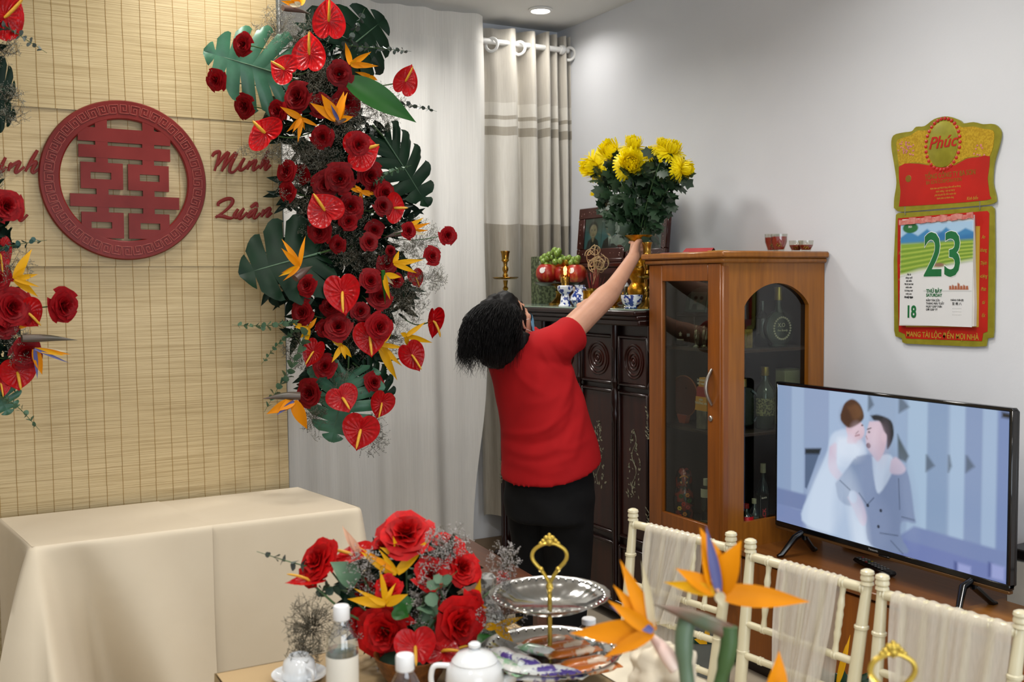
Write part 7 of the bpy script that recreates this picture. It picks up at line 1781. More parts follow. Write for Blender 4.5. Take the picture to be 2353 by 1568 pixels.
m_chrome = mat('polished_steel', '#b9b8b4', .12, .95, c2='#a5a4a0', ns=20)
m_paleg = mat('pale_gold_metal', '#c9ac4c', .25, .75, c2='#b3953a', ns=30)
def stand(label, px, d, z_low, z_up, z_top, rl, ru):
    p = atD(px, 1500, d); p.z = DZ + .001
    t = T('tiered_stand', label, 'serving stand', p); b = DZ + .001; zl, zu, ztp = z_low - b, z_up - b, z_top - b
    def tray(r, z): 
        return MB().lathe([(.0001, z), (r * .58, z), (r * .62, z + .002), (r * .80, z + .014), (r, z + .026), (r * 1.02, z + .028), (r, z + .0285), (r * .79, z + .0165), (r * .61, z + .0045), (.0001, z + .003)], 96, ripple=lambda a, i, r_: 1 + .018 * (abs(math.sin(11 * a)) if r_ > r * .6 else 0))
    MB().lathe([(.06, 0), (.06, .006), (.02, .012), (.008, .016)], 30).build('base', m_chrome, t)
    lt = tray(rl, zl).build('lower_tray', m_chrome, t); ut = tray(ru, zu).build('upper_tray', m_chrome, t)
    for (tr, r, z) in ((lt, rl, zl), (ut, ru, zu)):
        rim = MB()
        for i in range(44):
            a = 2 * PI * i / 44; rim.ball((r * .93 * math.cos(a), r * .93 * math.sin(a), z + .0245), .0032, 6, 4)
        rim.build('beaded_rim', m_chrome, tr, kind='stuff')
    MB().tube([(0, 0, .01), (0, 0, zu + .05)], .0052, 12).build('rod', m_paleg, t)
    hz = zu + .045; hh = ztp - hz; hd = MB(); Mh = axes(Vector((0, 0, hz)), Vector((rt.x, rt.y, 0)).normalized(), Vector((0, 0, 1)), -Vector((fw.x, fw.y, 0)).normalized())
    hd.lathe([(.0055, -.012), (.008, -.006), (.008, .0), (.006, .004)], 14, Matrix.Translation((0, 0, hz)))
    for s in (-1, 1):
        P = arc([(0, 0, 0), (s * .004, hh * .10, 0), (s * hh * .16, hh * .30, 0), (s * hh * .33, hh * .52, 0), (s * hh * .30, hh * .70, 0), (s * hh * .12, hh * .82, 0), (0, hh * .83, 0)], 6)
        hd.tube([Mh @ q_ for q_ in P], .0042, 8)
        hd.ball((s * hh * .17, hh * .32, 0), .006, 8, 6, Mh)
    hd.build('handle', m_paleg, t, label='pale gold heart-shaped carrying handle')
    for i, (x, y, r) in enumerate(((0, 1.0, .0045), (-.06, .94, .006), (.06, .94, .006), (-.12, .88, .0055), (.12, .88, .0055), (0, .93, .008), (0, .86, .009), (-.17, .83, .005), (.17, .83, .005))): 
        MB().ball((x * hh, y * hh, 0), (r, r, r * .7), 8, 6, Mh).build('crown_bead', m_paleg, t)
    return t, p, zl
dS = 2.207
st1, pS, zl = stand('two-tier silver serving stand loaded with sweets beside the roses', 1264, dS, .80, atD(1262, 1378, dS).z - .012, atD(1258, 1226, dS).z, .150, .127)
stand('second tiered stand, only its gold handle showing at the lower right', 2052, 1.5, .80, .945, atD(2052, 1478, 1.5).z, .12, .10)
m_orw = mat('orange_wrapper', '#b5611c', .3, c2='#cbb39a', ns=38, ccut=(.52, .6), coat=.5); m_puw = mat('purple_wrapper', '#cfd2cf', .3, c2='#4a3a84', ns=42, ccut=(.5, .58), coat=.5); m_grw = mat('green_wrapper', '#8fbf96', .3, c2='#d9d9d4', ns=44, ccut=(.45, .55), coat=.5)
def packet(label, px, py, ang, m, L_, W_, lift, group):
    p = atZ(px, py, pS.z + zl + .012 + lift); u = (atZ(px + 20 * math.cos(ang), py - 20 * math.sin(ang) * .36, p.z) - p).normalized()
    t = T('wrapped_sweet', label, 'sweet', M=axes(p, u, Vector((0, 0, 1)).cross(u), Vector((0, 0, 1))), group=group)
    def fn(a, v):
        x = (v - .5) * L_; e = (1 - abs(2 * v - 1) ** 6); return (x, math.cos(2 * PI * a) * W_ / 2 * (.75 + .25 * e), math.sin(2 * PI * a) * (.0095 * e + .0012))
    MB().grid(fn, 16, 13, True).build('filled_wrapper', m, t)
    for s in (-1, 1):
        MB().box((s * (L_ / 2 + .005), 0, 0), (.012, W_ * .82, .0016)).build('crimped_end', m, t)
for i, (x, y, lf, ds) in enumerate(((1252, 1474, .012, 'back left of the rod'), (1290, 1486, .016, 'second from the back'), (1318, 1500, .016, 'in the middle of the orange row'), (1345, 1522, .010, 'second from the front'), (1362, 1538, .006, 'frontmost of the orange row'))):
    packet('orange wrapped wafer bar on the stand, ' + ds, x, y, .42, m_orw, .105, .034, lf, 'orange wrapped bars on the stand')
for i, (x, y, a, m, lf, ds) in enumerate(((1136, 1518, -1.1, m_grw, .014, 'green striped, at the tray’s left rim'), (1166, 1506, -1.0, m_puw, .016, 'purple, behind the green striped ones'), (1172, 1534, -1.1, m_grw, .012, 'green striped, nearest the left front'), (1206, 1520, -.9, m_puw, .018, 'white and purple, left of the rod'), (1234, 1540, .1, m_puw, .012, 'lying crosswise in front of the rod'), (1244, 1556, .05, m_puw, .004, 'purple, lowest at the tray’s front'), (1236, 1494, -.5, m_grw, .014, 'pale green, right behind the rod'), (1296, 1545, -.6, m_puw, .006, 'between the orange bars and the rod'))):
    packet('wrapped sweet on the stand, ' + ds, x, y, a, m, .08, .036, lf, 'white and purple sweets on the stand')

# ------------------------------------------------------------------ foreground vase with birds of paradise
DV = 1.5
pv = atD(1605, 1500, DV); 
t = T('glass_vase', 'slim vase standing below the picture edge with birds of paradise', 'vase', (pv.x, pv.y, DZ + .001))
MB().lathe([(.035, 0), (.04, .006), (.03, .05), (.028, .12), (.04, .17), (.042, .175), (.037, .17), (.025, .12), (.0001, .02)], 28).build('body', m_porc, t)
vm = Vector((pv.x, pv.y, DZ + .16)); vpx = pix(vm)
GV = 'birds of paradise in the foreground'
m_spr = mat('reddish_spathe', '#7d3a38', .4, c2='#4f5a44', ns=9); m_gst = mat('grey_green_stem', '#5c7058', .45, c2='#4a5f46')
t = bird('large bird of paradise in the foreground with petals fanning upward', (1652, 1362), [(1608, 1212, 56, 'o'), (1704, 1242, 58, 'o'), (1862, 1384, 46, 'o'), (1552, 1306, 34, 'o'), (1524, 1338, 26, 'y'), (1622, 1208, 22, 'b'), (1610, 1290, 10, 'p'), (1660, 1395, 22, 'w')], None, GV, (1678, 1455, 1498, 1388, 44, m_spr), None, D=DV)
MB().tube(arc([atD(1676, 1440, DV), atD(1668, 1520, DV), vm], 8), [.013] * 9 + [.010] * 8, 10).build('stem', m_stemg, t, True)
t = bird('bird of paradise in the foreground pointing left with a white throat', (1500, 1452), [(1424, 1286, 34, 'o'), (1474, 1288, 18, 'w'), (1408, 1344, 30, 'o'), (1396, 1380, 30, 'o'), (1308, 1456, 50, 'o'), (1386, 1512, 30, 'o'), (1400, 1392, 20, 'b')], None, GV, (1556, 1540, 1480, 1445, 50, mat('cream_throat', '#d9ccc0', .45, c2='#d0a79c', ns=12)), None, D=DV + .03)
MB().tube(arc([atD(1583, 1410, DV + .03), atD(1572, 1500, DV + .02), vm], 8), [.014] * 9 + [.011] * 8, 10).build('stem', m_gst, t, True)
bird('orange petal rising at the lower edge between the chairs', (1768, 1640), [(1790, 1495, 52, 'o'), (1800, 1560, 20, 'y')], None, GV, None, [(1760, 1680), (vpx[0] + 40, vpx[1])], D=DV - .05)
p = atD(1520, 1545, 1.72); zz = p.z
t = T('cloth_napkin', 'crumpled cream napkin bundled beside the foreground flowers', 'napkin', (p.x, p.y, DZ + .001))
def nap(u, v):
    a = 2 * PI * u; pp_ = PI * v; d = Vector((math.sin(pp_) * math.cos(a), math.sin(pp_) * math.sin(a), -math.cos(pp_)))
    r = .045 * (1 + .38 * mnoise.noise(d * 2.1 + Vector((3, 1, 5))) + .16 * math.sin(5 * a + 6 * v))
    return Vector((d.x * r * 1.1, d.y * r * 1.1, (zz - DZ) + d.z * r * 1.0 + (.10 * (d.z < -.2) * (d.z + .2))))
MB().grid(nap, 48, 26, True).build('folded_cloth', mat('cream_napkin', '#cfc4b0', .8, c2='#c4b8a2', bump=.1, bs=300), t, ang=0)
MB().lathe([(.04, 0), (.042, .004), (.03, (zz - DZ) * .4), (.036, (zz - DZ) * .8)], 24).build('cup_underneath', m_porc, t)

# ------------------------------------------------------------------ three chairs along the table's right side
m_chair = mat('pearl_cream_paint', '#cfc7aa', .3, c2='#c4bb9c', ns=5, coat=.3)
m_sash = sheer('chair_tulle', '#ddd6ca', .66, (220, 220, 5))
m_cush = mat('cream_cushion', '#cfc6b2', .8)
def chair(label, pl, pr, sash, zt=.92):
    A_, B_ = atZ(pl[0], pl[1], zt), (atZ(pr[0], pr[1], zt))
    yv = (A_ - B_); W_ = yv.length; yv.normalize(); xv = Vector((yv.y, -yv.x, 0))        # x: towards the back (away from the table)
    if xv.x < 0: xv = -xv
    o = (A_ + B_) / 2; o.z = 0; o -= xv * .05
    M = axes(o, xv, yv, Vector((0, 0, 1)))
    t = T('chiavari_chair', label, 'chair', M=M, group='cream chairs along the dining table')
    w = W_ / 2
    def back(y, z):     # point on the reclining, slightly fanned back
        u = (z - .45) / .47; return Vector((-.02 + .07 * u * (1 if u > 0 else .4), y * w * (.90 + .10 * max(0, u)), z))
    for s in (1, -1):
        pts = [(.04, .0), (.03, .2), (-.01, .42)]
        P = [Vector((x_, s * w * .93, z)) for x_, z in pts] + [back(s, z) for z in (.47, .60, .75, .86, .88)]
        mb = MB().tube(P, [.012, .0145, .0165, .017, .0165, .015, .0125, .0125], 14)
        for z in (.62, .78): mb.lathe([(.0145, -.006), (.0175, -.003), (.0175, .003), (.0145, .006)], 14, Matrix.Translation(back(s, z)), cap=False)
        top_ = back(s, .88)
        mb.lathe([(.0125, 0), (.0165, .003), (.0155, .008), (.013, .011), (.0165, .015), (.0165, .020), (.0145, .025), (.017, .030), (.0155, .036), (.008, .040), (.0001, .041)], 16, Matrix.Translation(top_))
        mb.build('back_post', m_chair, t)
        FL = [Vector((-.40, s * w * 1.02, z)) for z in (0, .15, .3, .45)]
        MB().tube(FL, [.011, .014, .016, .017], 14).build('front_leg', m_chair, t)
    def rail(z, r, name='back_rail'):
        a, b = back(1, z), back(-1, z); mb = MB().tube([a, a.lerp(b, .5), b], r, 12)
        for q_ in (.02, .18, .36, .5, .64, .82, .98):
            mb.tube([a.lerp(b, q_ - .018), a.lerp(b, q_ - .012), a.lerp(b, q_ - .004), a.lerp(b, q_ + .004), a.lerp(b, q_ + .012), a.lerp(b, q_ + .018)], [r, r * 1.22, r * 1.02, r * 1.02, r * 1.22, r], 12, False)
        mb.build(name, m_chair, t)
    rail(.872, .0125); rail(.694, .0095); rail(.612, .0095); rail(.520, .0095)
    for q_ in (.18, .34, .5, .66, .82):
        a, b = back(1 - 2 * q_, .865), back(1 - 2 * q_, .70); n = 14
        prof = [.0085, .0075, .0065, .008, .0095, .0075, .0095, .0085, .0095, .0075, .0095, .008, .0065, .0075, .0085]
        MB().tube([a.lerp(b, i / n) for i in range(n + 1)], prof, 10).build('spindle', m_chair, t)
    MB().box((-.20, 0, .45), (.44, w * 2.02, .03), .012).build('seat', m_chair, t)
    MB().box((-.20, 0, .482), (.41, w * 1.9, .034), .014).build('cushion', m_cush, t)
    for (x, z) in ((-.40, .22), (.02, .2)): MB().tube([(x, w * .98, z), (x, -w * .98, z)], .009, 10).build('stretcher', m_chair, t)
    for s in (1, -1): MB().tube([(-.40, s * w, .2), (.03, s * w * .95, .2)], .009, 10).build('stretcher', m_chair, t)
    if sash:
        u0, u1, g0, g1, zb = sash
        def sh_(u, v):
            q_ = u0 + (u1 - u0) * u
            if v < .10:                               # wrapped round the rail
                a = PI * (v / .10); c = back(1 - 2 * q_, .872); return c + Vector((.0155 * math.cos(a), 0, .0155 * math.sin(a))) + Vector((0, .0, .0015 * math.sin(u * 60)))
            vv = (v - .10) / .90; z = .872 - vv * (.872 - zb); g = u0 * (1 - vv) + g0 * vv; h = u1 * (1 - vv) + g1 * vv
            k = vv ** 1.2; qq = (u0 + (u1 - u0) * u) * (1 - k) + (g0 + (g1 - g0) * u) * k
            c = back(1 - 2 * qq, z); c.x -= .017 + .006 * vv + (.003 + .009 * vv) * math.sin(u * 15 + 2.5 * vv + 2.2 * math.sin(u * 7 + 2 * vv)) + .0016 * math.sin(u * 61 + 9 * vv + 3 * math.sin(u * 12))
            return c
        so = MB().grid(sh_, 90, 26).build('tulle_sash', m_sash, t, fix=False, ang=0)
        def sb_(u, v):
            vv = v; z = .874 - vv * .40; q_ = u0 + (u1 - u0) * u; c = back(1 - 2 * q_, z); c.x += .019 + (.003 + .008 * vv) * math.sin(u * 14 + 2 + 2 * math.sin(u * 6)) + .0012 * math.sin(u * 57); return c
        MB().grid(sb_, 70, 12).build('tulle_sash', m_sash, t, fix=False, ang=0)
    return t
chair('cream chair with a narrow tulle sash, farthest of the three, before the altar', (1457, 1168), (1684, 1221), (.18, .70, .22, .58, .62))
chair('middle cream chair with a wide tulle sash, before the television', (1727, 1237), (1998, 1308), (.30, .80, .36, .72, .40))
chair('nearest cream chair with a broad tulle sash, at the lower right', (2030, 1318), (2352, 1402), (.10, .97, .26, .95, .40))

# greenery standing on the floor behind the chairs
for (px, py, X, lab, fl) in ((1606, 1500, 2.50, 'bucket of dark leaves and yellow flowers behind the farthest chair', [((1625, 1475), [(1628, 1434, 12, 'y'), (1595, 1470, 18, 'y'), (1612, 1460, 10, 'y')]), ((1600, 1495), [(1642, 1506, 10, 'y')])]), (1930, 1530, 2.55, 'bucket with a yellow flower behind the middle chair', [((1925, 1570), [(1954, 1458, 12, 'y'), (1944, 1480, 9, 'y')])])):
    p = atX(px, py, X); d = depth(p); k = d / F
    t = T('flower_bucket', lab, 'bucket', (p.x, p.y, 0))
    MB().lathe([(.09, 0), (.11, .01), (.13, .26), (.135, .265), (.125, .26), (.1, .02), (.0001, .015)], 28).build('bucket', mat('grey_bucket', '#5c605c', .5), t)
    mb = MB(); rr_ = random.Random(int(px))
    for i in range(16):
        a = rr_.uniform(0, 6.28); q_ = lance((p.x, p.y, .2), Vector((p.x, p.y, p.z)) + Vector((.11 * math.cos(a), .11 * math.sin(a), rr_.uniform(-.10, .02))), .05, (0, -.5, 1), .15, 8); mb.add(q_.v, q_.f)
    mb.build('leaves', m_leafd, t, True, fix=False, ang=0, kind='stuff')
    for j, (b, pets) in enumerate(fl): bird('yellow flower ' + ('above' if j == 0 else 'beside') + ' the ' + lab.split(' behind ')[0].replace('bucket', 'bucket rim') + ' behind the ' + lab.split('behind the ')[1], b, pets, None, 'yellow flowers behind the chairs', None, None, 'heliconia', d - .02)
# ------------------------------------------------------------------ the woman reaching up to the vase
m_skin = mat('skin', '#b98c74', .5, c2='#ad7f68', ns=14, sss=.08, spec=.3)
m_shirt = mat('red_tshirt', '#9e0e13', .85, c2='#900b10', ns=7, bump=.12, bs=900, spec=.2)
m_pant = mat('black_trousers', '#0d0d0e', .85, c2='#09090a', ns=6, bump=.1, bs=500, spec=.2)
m_hair = mat('black_hair', '#080606', .55, c2='#050404', ns=30, spec=.14)
m_mask = mat('blue_face_mask', '#5f9fc4', .7, c2='#6fadd0', ns=20)
def W3(px, py, d): return atD(px, py, d)
def solid(name, mb, m, parent, vox, smooth, it=6, deform=None, factor=.5):
    """one continuous skin over overlapping pieces"""
    me = mb.mesh(name, ang=0); o = bpy.data.objects.new(name, me); col.objects.link(o)
    r = o.modifiers.new('r', 'REMESH'); r.mode = 'VOXEL'; r.voxel_size = vox
    s = o.modifiers.new('s', 'SMOOTH'); s.factor = factor; s.iterations = it
    dg = bpy.context.evaluated_depsgraph_get(); dg.update()
    me2 = bpy.data.meshes.new_from_object(o.evaluated_get(dg), depsgraph=dg); bpy.data.objects.remove(o)
    me2.name = name; me2.materials.clear()
    me2.polygons.foreach_set('use_smooth', [True] * len(me2.polygons))
    if deform:
        n = len(me2.vertices); co = np.empty(n * 3); no = np.empty(n * 3); me2.vertices.foreach_get('co', co); me2.vertices.foreach_get('normal', no)
        co = co.reshape(-1, 3); no = no.reshape(-1, 3); co = co + no * deform(co)[:, None]; me2.vertices.foreach_set('co', co.ravel()); me2.update()
    if parent is not None:
        me2.transform(chain(parent).inverted())
    return link(name, me2, m, parent)
foot = W3(1262, 1100, 4.30); foot.z = 0
t = T('person', 'woman in red t-shirt and black trousers reaching up to the gold vase', 'person', foot)
fdir = Vector((VP.x, VP.y, 0)) - Vector((foot.x, foot.y, 0)); fdir.z = 0; fdir.normalize()
sdir = Vector((fdir.y, -fdir.x, 0))          # her right-hand side
def ell_ring(c, a, b, tilt=0, n=36, sq=2.3):
    o = []
    for i in range(n):
        th_ = 2 * PI * i / n; cs, sn = math.cos(th_), math.sin(th_)
        x = math.copysign(abs(cs) ** (2 / sq), cs) * b; y = math.copysign(abs(sn) ** (2 / sq), sn) * a
        o.append(c + fdir * x + sdir * y + Vector((0, 0, tilt * x)))
    return o
def loft(rings, mb=None):
    mb = mb or MB(); n = len(rings[0]); vs = [p for r in rings for p in r]
    fs = [(i * n + k, i * n + (k + 1) % n, (i + 1) * n + (k + 1) % n, (i + 1) * n + k) for i in range(len(rings) - 1) for k in range(n)]
    fs += [tuple(range(n - 1, -1, -1)), tuple((len(rings) - 1) * n + k for k in range(n))]
    return mb.add(vs, fs)
D0 = 4.30
# --- body: one surface from head to feet
H = W3(1171, 740, 4.27)
gdir = (fdir * .82 + sdir * -.03 + Vector((0, 0, .56))).normalized(); hs_ = (sdir - gdir * sdir.dot(gdir)).normalized(); hup = hs_.cross(gdir); hup = hup if hup.z > 0 else -hup
HM = axes(H, gdir, hs_, hup)
bd = MB()
bd.ball((0, 0, 0), (.094, .074, .098), 28, 18, HM @ Matrix.Translation((-.008, 0, .028)))
bd.ball((0, 0, 0), (.066, .060, .085), 24, 16, HM @ Matrix.Translation((.032, 0, -.035)))
bd.ball((0, 0, 0), (.030, .030, .022), 16, 10, HM @ Matrix.Translation((.066, 0, -.098)))
bd.tube([HM @ Vector(p) for p in ((.085, 0, .022), (.100, 0, -.004), (.112, 0, -.022), (.096, 0, -.034))], [.008, .010, .013, .010], 10)
for s in (-1, 1):
    bd.ball((0, 0, 0), (.009, .012, .008), 10, 8, HM @ Matrix.Translation((.100, s * .012, -.028)))
    bd.ball((0, 0, 0), (.024, .022, .018), 12, 8, HM @ Matrix.Translation((.062, s * .038, -.022)))
    bd.ball((0, 0, 0), (.016, .022, .010), 12, 8, HM @ Matrix.Translation((.070, s * .028, .032)))
    bd.tube([HM @ Vector(p) for p in ((.0, s * .074, .018), (-.016, s * .082, .012), (-.016, s * .080, -.02), (-.002, s * .072, -.032))], [.006, .008, .007, .006], 8)
neck = W3(1190, 800, 4.26)
bd.tube([HM @ Vector((-.02, 0, -.05)), neck, W3(1205, 850, 4.26)], [.052, .056, .075], 20)
rg = [(1205, 822, .13, .08), (1210, 850, .165, .11), (1222, 900, .165, .125), (1238, 960, .16, .13), (1256, 1020, .17, .145), (1262, 1090, .165, .14), (1262, 1130, .16, .13)]
loft([ell_ring(W3(x, y, D0 - .02), a * .94, b * .94) for x, y, a, b in rg], bd)
RS, RE, RW = W3(1266, 800, 4.17), W3(1385, 688, 4.34), W3(1448, 603, 4.56)
LS, LE, LW = W3(1190, 805, 4.42), W3(1268, 775, 4.56), W3(1332, 716, 4.70)
chest = W3(1212, 835, 4.26)
def limb(P, Rr, n=18): bd.tube(arc(P, 6), np.interp(np.linspace(0, 1, 6 * (len(P) - 1) + 1), np.linspace(0, 1, len(Rr)), Rr).tolist(), n)
limb([chest, RS, RS.lerp(RE, .5) + Vector((0, 0, -.008)), RE, RE.lerp(RW, .35) + Vector((0, 0, -.012)), RW, RW.lerp(Vector((VP.x, VP.y, vz(572) + ZT)), .45)], [.07, .068, .060, .053, .049, .051, .047, .038, .031, .029, .028])
limb([chest, LS, LS.lerp(LE, .5), LE, LE.lerp(LW, .35) + Vector((0, 0, -.01)), LW], [.07, .066, .055, .048, .044, .046, .039, .031, .026])
# right hand round the vase's neck
hz = vz(572) + ZT; nk = Vector((VP.x, VP.y, 0)); toW = Vector((RW.x, RW.y, 0)) - nk; a0 = math.atan2(toW.y, toW.x); rn = 13.5 * kv + .0095
camA = math.atan2(-VP.y, -VP.x)
sg = 1 if math.sin(camA - a0) > 0 else -1
for j in range(4):
    z = hz + .036 - .0225 * j; Lf = (.90, 1.0, .96, .78)[j]
    K = nk + Vector((math.cos(a0 + sg * .15), math.sin(a0 + sg * .15), 0)) * (rn + .012) + Vector((0, 0, z - .004))
    P = [RW.lerp(K, .15), RW.lerp(K, .6) + Vector((0, 0, .010 - .004 * j)), K]
    for q_ in (.75, 1.30, 1.85): P.append(nk + Vector((math.cos(a0 + sg * q_ * Lf), math.sin(a0 + sg * q_ * Lf), 0)) * (rn + .001) + Vector((0, 0, z)))
    bd.tube(arc(P, 4), [.020, .0195, .019, .018, .0175, .016, .0145, .013, .0122, .0116, .0112, .0108, .0104, .0102, .010, .0097, .0094, .0092, .009, .0086, .008][:4 * 5 + 1], 10)
TH = [RW + (nk - Vector((RW.x, RW.y, 0))).normalized() * .02 + Vector((0, 0, .02))]
for q_ in (.55, 1.1, 1.6): TH.append(nk + Vector((math.cos(a0 - sg * q_), math.sin(a0 - sg * q_), 0)) * (rn + .003) + Vector((0, 0, hz + .022 + .006 * q_)))
bd.tube(arc(TH, 5), [.014 - .0004 * i for i in range(16)], 10)
# left hand resting relaxed over the altar's edge
dl_ = (LW - LE).normalized(); side = dl_.cross(Vector((0, 0, 1))).normalized()
for j in range(4):
    b = LW + dl_ * .085 + side * ((j - 1.5) * .019); Lf = (.062, .072, .068, .052)[j]
    bd.tube(arc([LW + side * (j - 1.5) * .008, b, b + dl_ * Lf * .5 + Vector((0, 0, -.006)), b + dl_ * Lf * .9 + Vector((0, 0, -.022))], 4), [.016, .0155, .015, .0145, .013, .012, .011, .0105, .010, .0095, .009, .0085, .0075], 10)
bd.tube(arc([LW + dl_ * .02 - side * .012, LW + dl_ * .055 - side * .045, LW + dl_ * .085 - side * .05 + Vector((0, 0, -.008))], 5), [.014 - .0005 * i for i in range(11)], 10)
hipz = W3(1262, 1120, 4.30).z
for s in (1, -1):
    hp = foot + sdir * (s * .085) + Vector((0, 0, hipz)); kn = foot + sdir * (s * .08) + fdir * .015 + Vector((0, 0, .43)); an = foot + sdir * (s * .08) - fdir * .02 + Vector((0, 0, .075))
    bd.tube(arc([hp, kn, an], 8), [.095 - .0065 * i if i < 8 else .056 - .0026 * (i - 8) for i in range(17)], 16)
    bd.tube(arc([an + Vector((0, 0, .01)), an + fdir * .06 - Vector((0, 0, .035)), an + fdir * .13 - Vector((0, 0, .052)), an + fdir * .17 - Vector((0, 0, .058))], 4), [.036, .036, .035, .034, .033, .032, .031, .030, .027, .024, .021, .017, .012], 12, flat=.62)
body = solid('body', bd, m_skin, t, .0045, 0, 5)
# --- trousers
pt = MB()
loft([ell_ring(W3(x, y, D0 - .02), a, b, 0, sq=2.2) for x, y, a, b in ((1258, 990, .170, .142), (1260, 1030, .178, .150), (1262, 1062, .182, .156), (1262, 1100, .19, .165), (1262, 1140, .195, .17), (1260, 1190, .19, .16))], pt)
for s in (1, -1):
    top_ = foot + sdir * (s * .088) + Vector((0, 0, hipz - .02)); kn = foot + sdir * (s * .088) + fdir * .012 + Vector((0, 0, .42)); an = foot + sdir * (s * .085) - fdir * .01 + Vector((0, 0, .06))
    pt.tube(arc([top_, kn, an], 8), [.122 - .003 * i for i in range(17)], 20)
def tfold(co): return .004 * np.sin(co[:, 2] * 38 + co[:, 0] * 20) * np.sin(co[:, 1] * 25)
solid('trousers', pt, m_pant, t, .010, 0, 6, tfold)
sandal = mat('dark_sandal', '#1c1614', .6)
for s in (1, -1):
    c = foot + sdir * (s * .08) + fdir * .05 + Vector((0, 0, .008)); M = axes(c, fdir, sdir, Vector((0, 0, 1)))
    MB().box((0, 0, 0), (.25, .09, .016), .007, M).build('sandal', sandal, t, True)
# --- t-shirt: torso and both sleeves as one cloth
sh_ = MB()
rings = [(1266, 1076, .212, .192, .27), (1264, 1040, .205, .182, .2), (1257, 990, .198, .168, .1), (1246, 940, .193, .158, 0), (1233, 890, .190, .152, -.05), (1221, 850, .190, .148, -.08), (1212, 818, .185, .135, -.1), (1206, 797, .155, .105, -.1), (1200, 782, .095, .078, -.1), (1197, 774, .075, .068, -.1)]
loft([ell_ring(W3(x, y, D0 - .03), a, b, tl) for x, y, a, b, tl in rings], sh_)
hem = W3(1315, 766, 4.245); hd_ = (RE - RS).normalized()
sh_.tube(arc([W3(1222, 822, 4.22), W3(1262, 802, 4.18), W3(1290, 784, 4.20), hem], 5), [.105, .102, .099, .096, .093, .090, .088, .086, .084, .082, .081, .080, .080, .079, .079, .0785], 24)
lh = LS.lerp(LE, .55)
sh_.tube(arc([W3(1205, 822, 4.34), LS, lh], 5), [.10, .097, .094, .091, .088, .086, .084, .082, .080, .079, .078], 24)
Rs, Up_ = np.array(rt), np.array(up); C0 = np.array(W3(1240, 960, D0)); kpx = D0 / F
def sfold(co):
    x = (co - C0) @ Rs / kpx; y = -((co - C0) @ Up_) / kpx        # pixels right / down of the torso's middle
    o = np.zeros(len(co))
    def crease(x0, y0, x1, y1, w, a, bow=0):
        L2 = (x1 - x0) ** 2 + (y1 - y0) ** 2; tt = np.clip(((x - x0) * (x1 - x0) + (y - y0) * (y1 - y0)) / L2, 0, 1)
        b = bow * np.sin(np.pi * tt); nx, ny = -(y1 - y0) / L2 ** .5, (x1 - x0) / L2 ** .5
        d = np.hypot(x - x0 - tt * (x1 - x0) - nx * b, y - y0 - tt * (y1 - y0) - ny * b); return a * np.exp(-(d / w) ** 2) * np.sin(np.pi * np.clip(tt * .9 + .05, 0, 1)) ** .5
    for c in ((-80, 30, 70, -40, 7, .006, 26), (-80, 48, 90, -20, 8, -.005, 30), (-75, 66, 60, 40, 9, .005, 20), (-70, 95, 80, 70, 9, .004, 16), (70, -150, 10, 20, 8, .006, -18), (82, -140, 40, 60, 8, -.005, -14), (95, -110, 70, 80, 8, .005, -10),
              (20, -170, 75, -120, 7, -.007, 8), (0, -160, 60, -100, 7, .005, 10), (-60, -120, 10, -60, 9, .004, 10), (40, -185, 70, -150, 6, .006, 4), (-50, -40, 60, -70, 10, .003, 12), (30, 60, 110, 40, 8, .004, 8), (-20, 110, 60, 100, 8, .003, 6)): o += crease(*c)
    return o + .0012 * np.sin(x * .09 + y * .05)
solid('t_shirt', sh_, m_shirt, t, .009, 0, 7, sfold)
def hemring(c, ax, r, w, name):
    M = look(c, ax, (0, 0, 1)); MB().grid(lambda u, v: M @ Vector(((r + .002 * math.cos(2 * PI * v)) * math.cos(2 * PI * u), (r + .002 * math.cos(2 * PI * v)) * math.sin(2 * PI * u), w * math.sin(2 * PI * v))), 40, 7, True).build(name, m_shirt, t, True)
hemring(hem - hd_ * .012, (hem - W3(1290, 784, 4.20)), .0775, .009, 'sleeve_hem')
# --- face, mask, hair
ey = MB(); ir = MB(); br = MB()
for s in (-1, 1):
    ey.ball((0, 0, 0), .011, 14, 10, HM @ Matrix.Translation((.069, s * .031, .012))); ir.ball((0, 0, 0), .006, 10, 8, HM @ Matrix.Translation((.0755, s * .031, .012)))
    br.tube([HM @ Vector(p) for p in ((.086, s * .014, .036), (.085, s * .028, .042), (.070, s * .044, .036))], [.003, .0038, .002], 6)
ey.build('eyes', mat('eye_white', '#d8d4cc', .3), t, True); ir.build('irises', m_black, t, True); br.build('eyebrows', m_hair, t, True)
MB().ball((0, 0, 0), (.008, .022, .006), 12, 8, HM @ Matrix.Translation((.091, 0, -.066))).build('lips', mat('lips', '#8c4640', .45), t, True)
def mk(u, v):
    a = (u - .5) * 2.5; z = -.034 - .082 * v
    rx = .104 - .030 * v + .014 * math.sin(PI * min(1, v * 1.5)) * (1 - abs(2 * u - 1)); ry = .072 - .012 * v
    return HM @ Vector((.012 + rx * math.cos(a) + .0014 * math.sin(v * 26), ry * math.sin(a), z))
MB().grid(mk, 30, 16).build('face_mask', m_mask, t, True, fix=False, ang=0, label='light blue pleated face mask')
st_ = MB()
for s in (-1, 1):
    for z0, z1 in ((-.018, .012), (-.105, -.028)):
        st_.tube(arc([HM @ Vector((.045, s * .067, z0)), HM @ Vector((.02, s * .076, (z0 + z1) / 2)), HM @ Vector((-.012, s * .084, z1))], 5), .0013, 6)
st_.build('mask_strap', mat('white_strap', '#e2e0de', .6), t, True)
hr = MB()
def hb(px, py, d, r): hr.ball(W3(px, py, d), tuple(q_ * D0 / F for q_ in (r, r, r * 1.05)) , 20, 14)
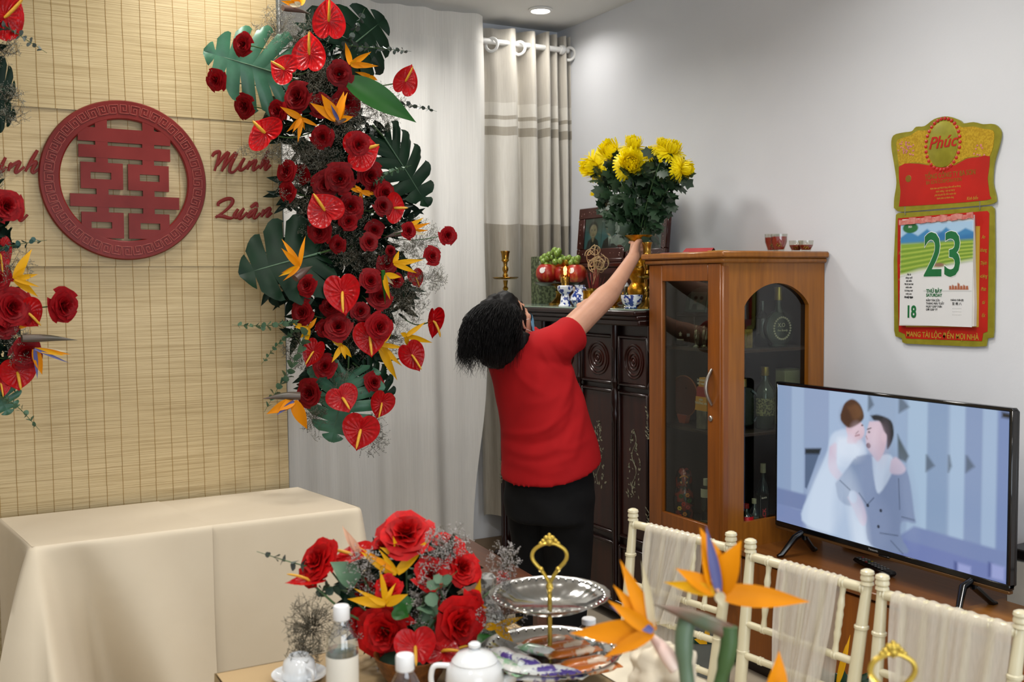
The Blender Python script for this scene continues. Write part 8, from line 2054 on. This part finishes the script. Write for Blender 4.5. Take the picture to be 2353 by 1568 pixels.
hr.ball((0, 0, 0), (.092, .086, .097), 28, 18, HM @ Matrix.Translation((-.036, 0, .030)))
for (px, py, d, r) in ((1150, 738, 4.26, 60), (1140, 768, 4.24, 58), (1137, 796, 4.23, 46), (1152, 812, 4.21, 38), (1176, 798, 4.19, 38), (1124, 812, 4.26, 30), (1192, 786, 4.17, 27), (1206, 782, 4.17, 17), (1162, 828, 4.20, 22), (1136, 826, 4.24, 22), (1110, 780, 4.27, 30), (1166, 764, 4.18, 30), (1160, 780, 4.36, 44), (1160, 706, 4.22, 34)): hb(px, py, d, r)
rr_ = random.Random(8); 
def hnoise(co):
    return np.array([.010 * mnoise.noise(Vector(c) * 26) + .004 * mnoise.noise(Vector(c) * 70) for c in co])
solid('hair', hr, m_hair, t, .008, 0, 8, hnoise)
hs2 = MB()
for i in range(5200):
    a = rr_.uniform(0, 2 * PI); e = rr_.uniform(.1, 1.35)
    d = Vector((-math.cos(a) * math.sin(e), math.sin(a) * math.sin(e), math.cos(e)))
    if d.x > .62 and d.z < .8: continue
    r0 = HM @ (Vector((-.036, 0, .030)) + Vector((d.x * .093, d.y * .087, d.z * .098)))
    # falls outwards, then curls in towards the nape
    o = (r0 - HM @ Vector((-.02, 0, 0))); o.z = 0; o = o.normalized() if o.length > .01 else -fdir
    L_ = rr_.uniform(.09, .20) * (1 if o.dot(gdir) < .2 else .75); pz = r0.z
    if o.dot(fdir) > .55: continue
    P = []
    cw = rr_.uniform(0, 6.28); am = rr_.uniform(.008, .026)
    back = -fdir * .03 * max(0, -o.dot(fdir))
    for k_ in range(11):
        v = k_ / 10; sw = math.sin(v * 8.5 + cw) * am * v
        P.append(r0 + o * (.012 + .060 * math.sin(min(1, v * 1.2) * PI * .62) + sw) + back * v + Vector((math.sin(cw + v * 11) * am * .6 * v, math.cos(cw + v * 9) * am * v, -L_ * v ** 1.1 + .012 * math.sin(v * PI))))
    if any(q_[0] > 1201 and q_[1] < 756 for q_ in map(pix, P)): continue
    hs2.tube(P, [.0008, .0010, .0010, .0010, .0010, .0009, .0009, .0008, .0007, .0005, .0003], 3, False)
hs2.build('hair_strands', m_hair, t, True, fix=False, ang=0, kind='stuff')
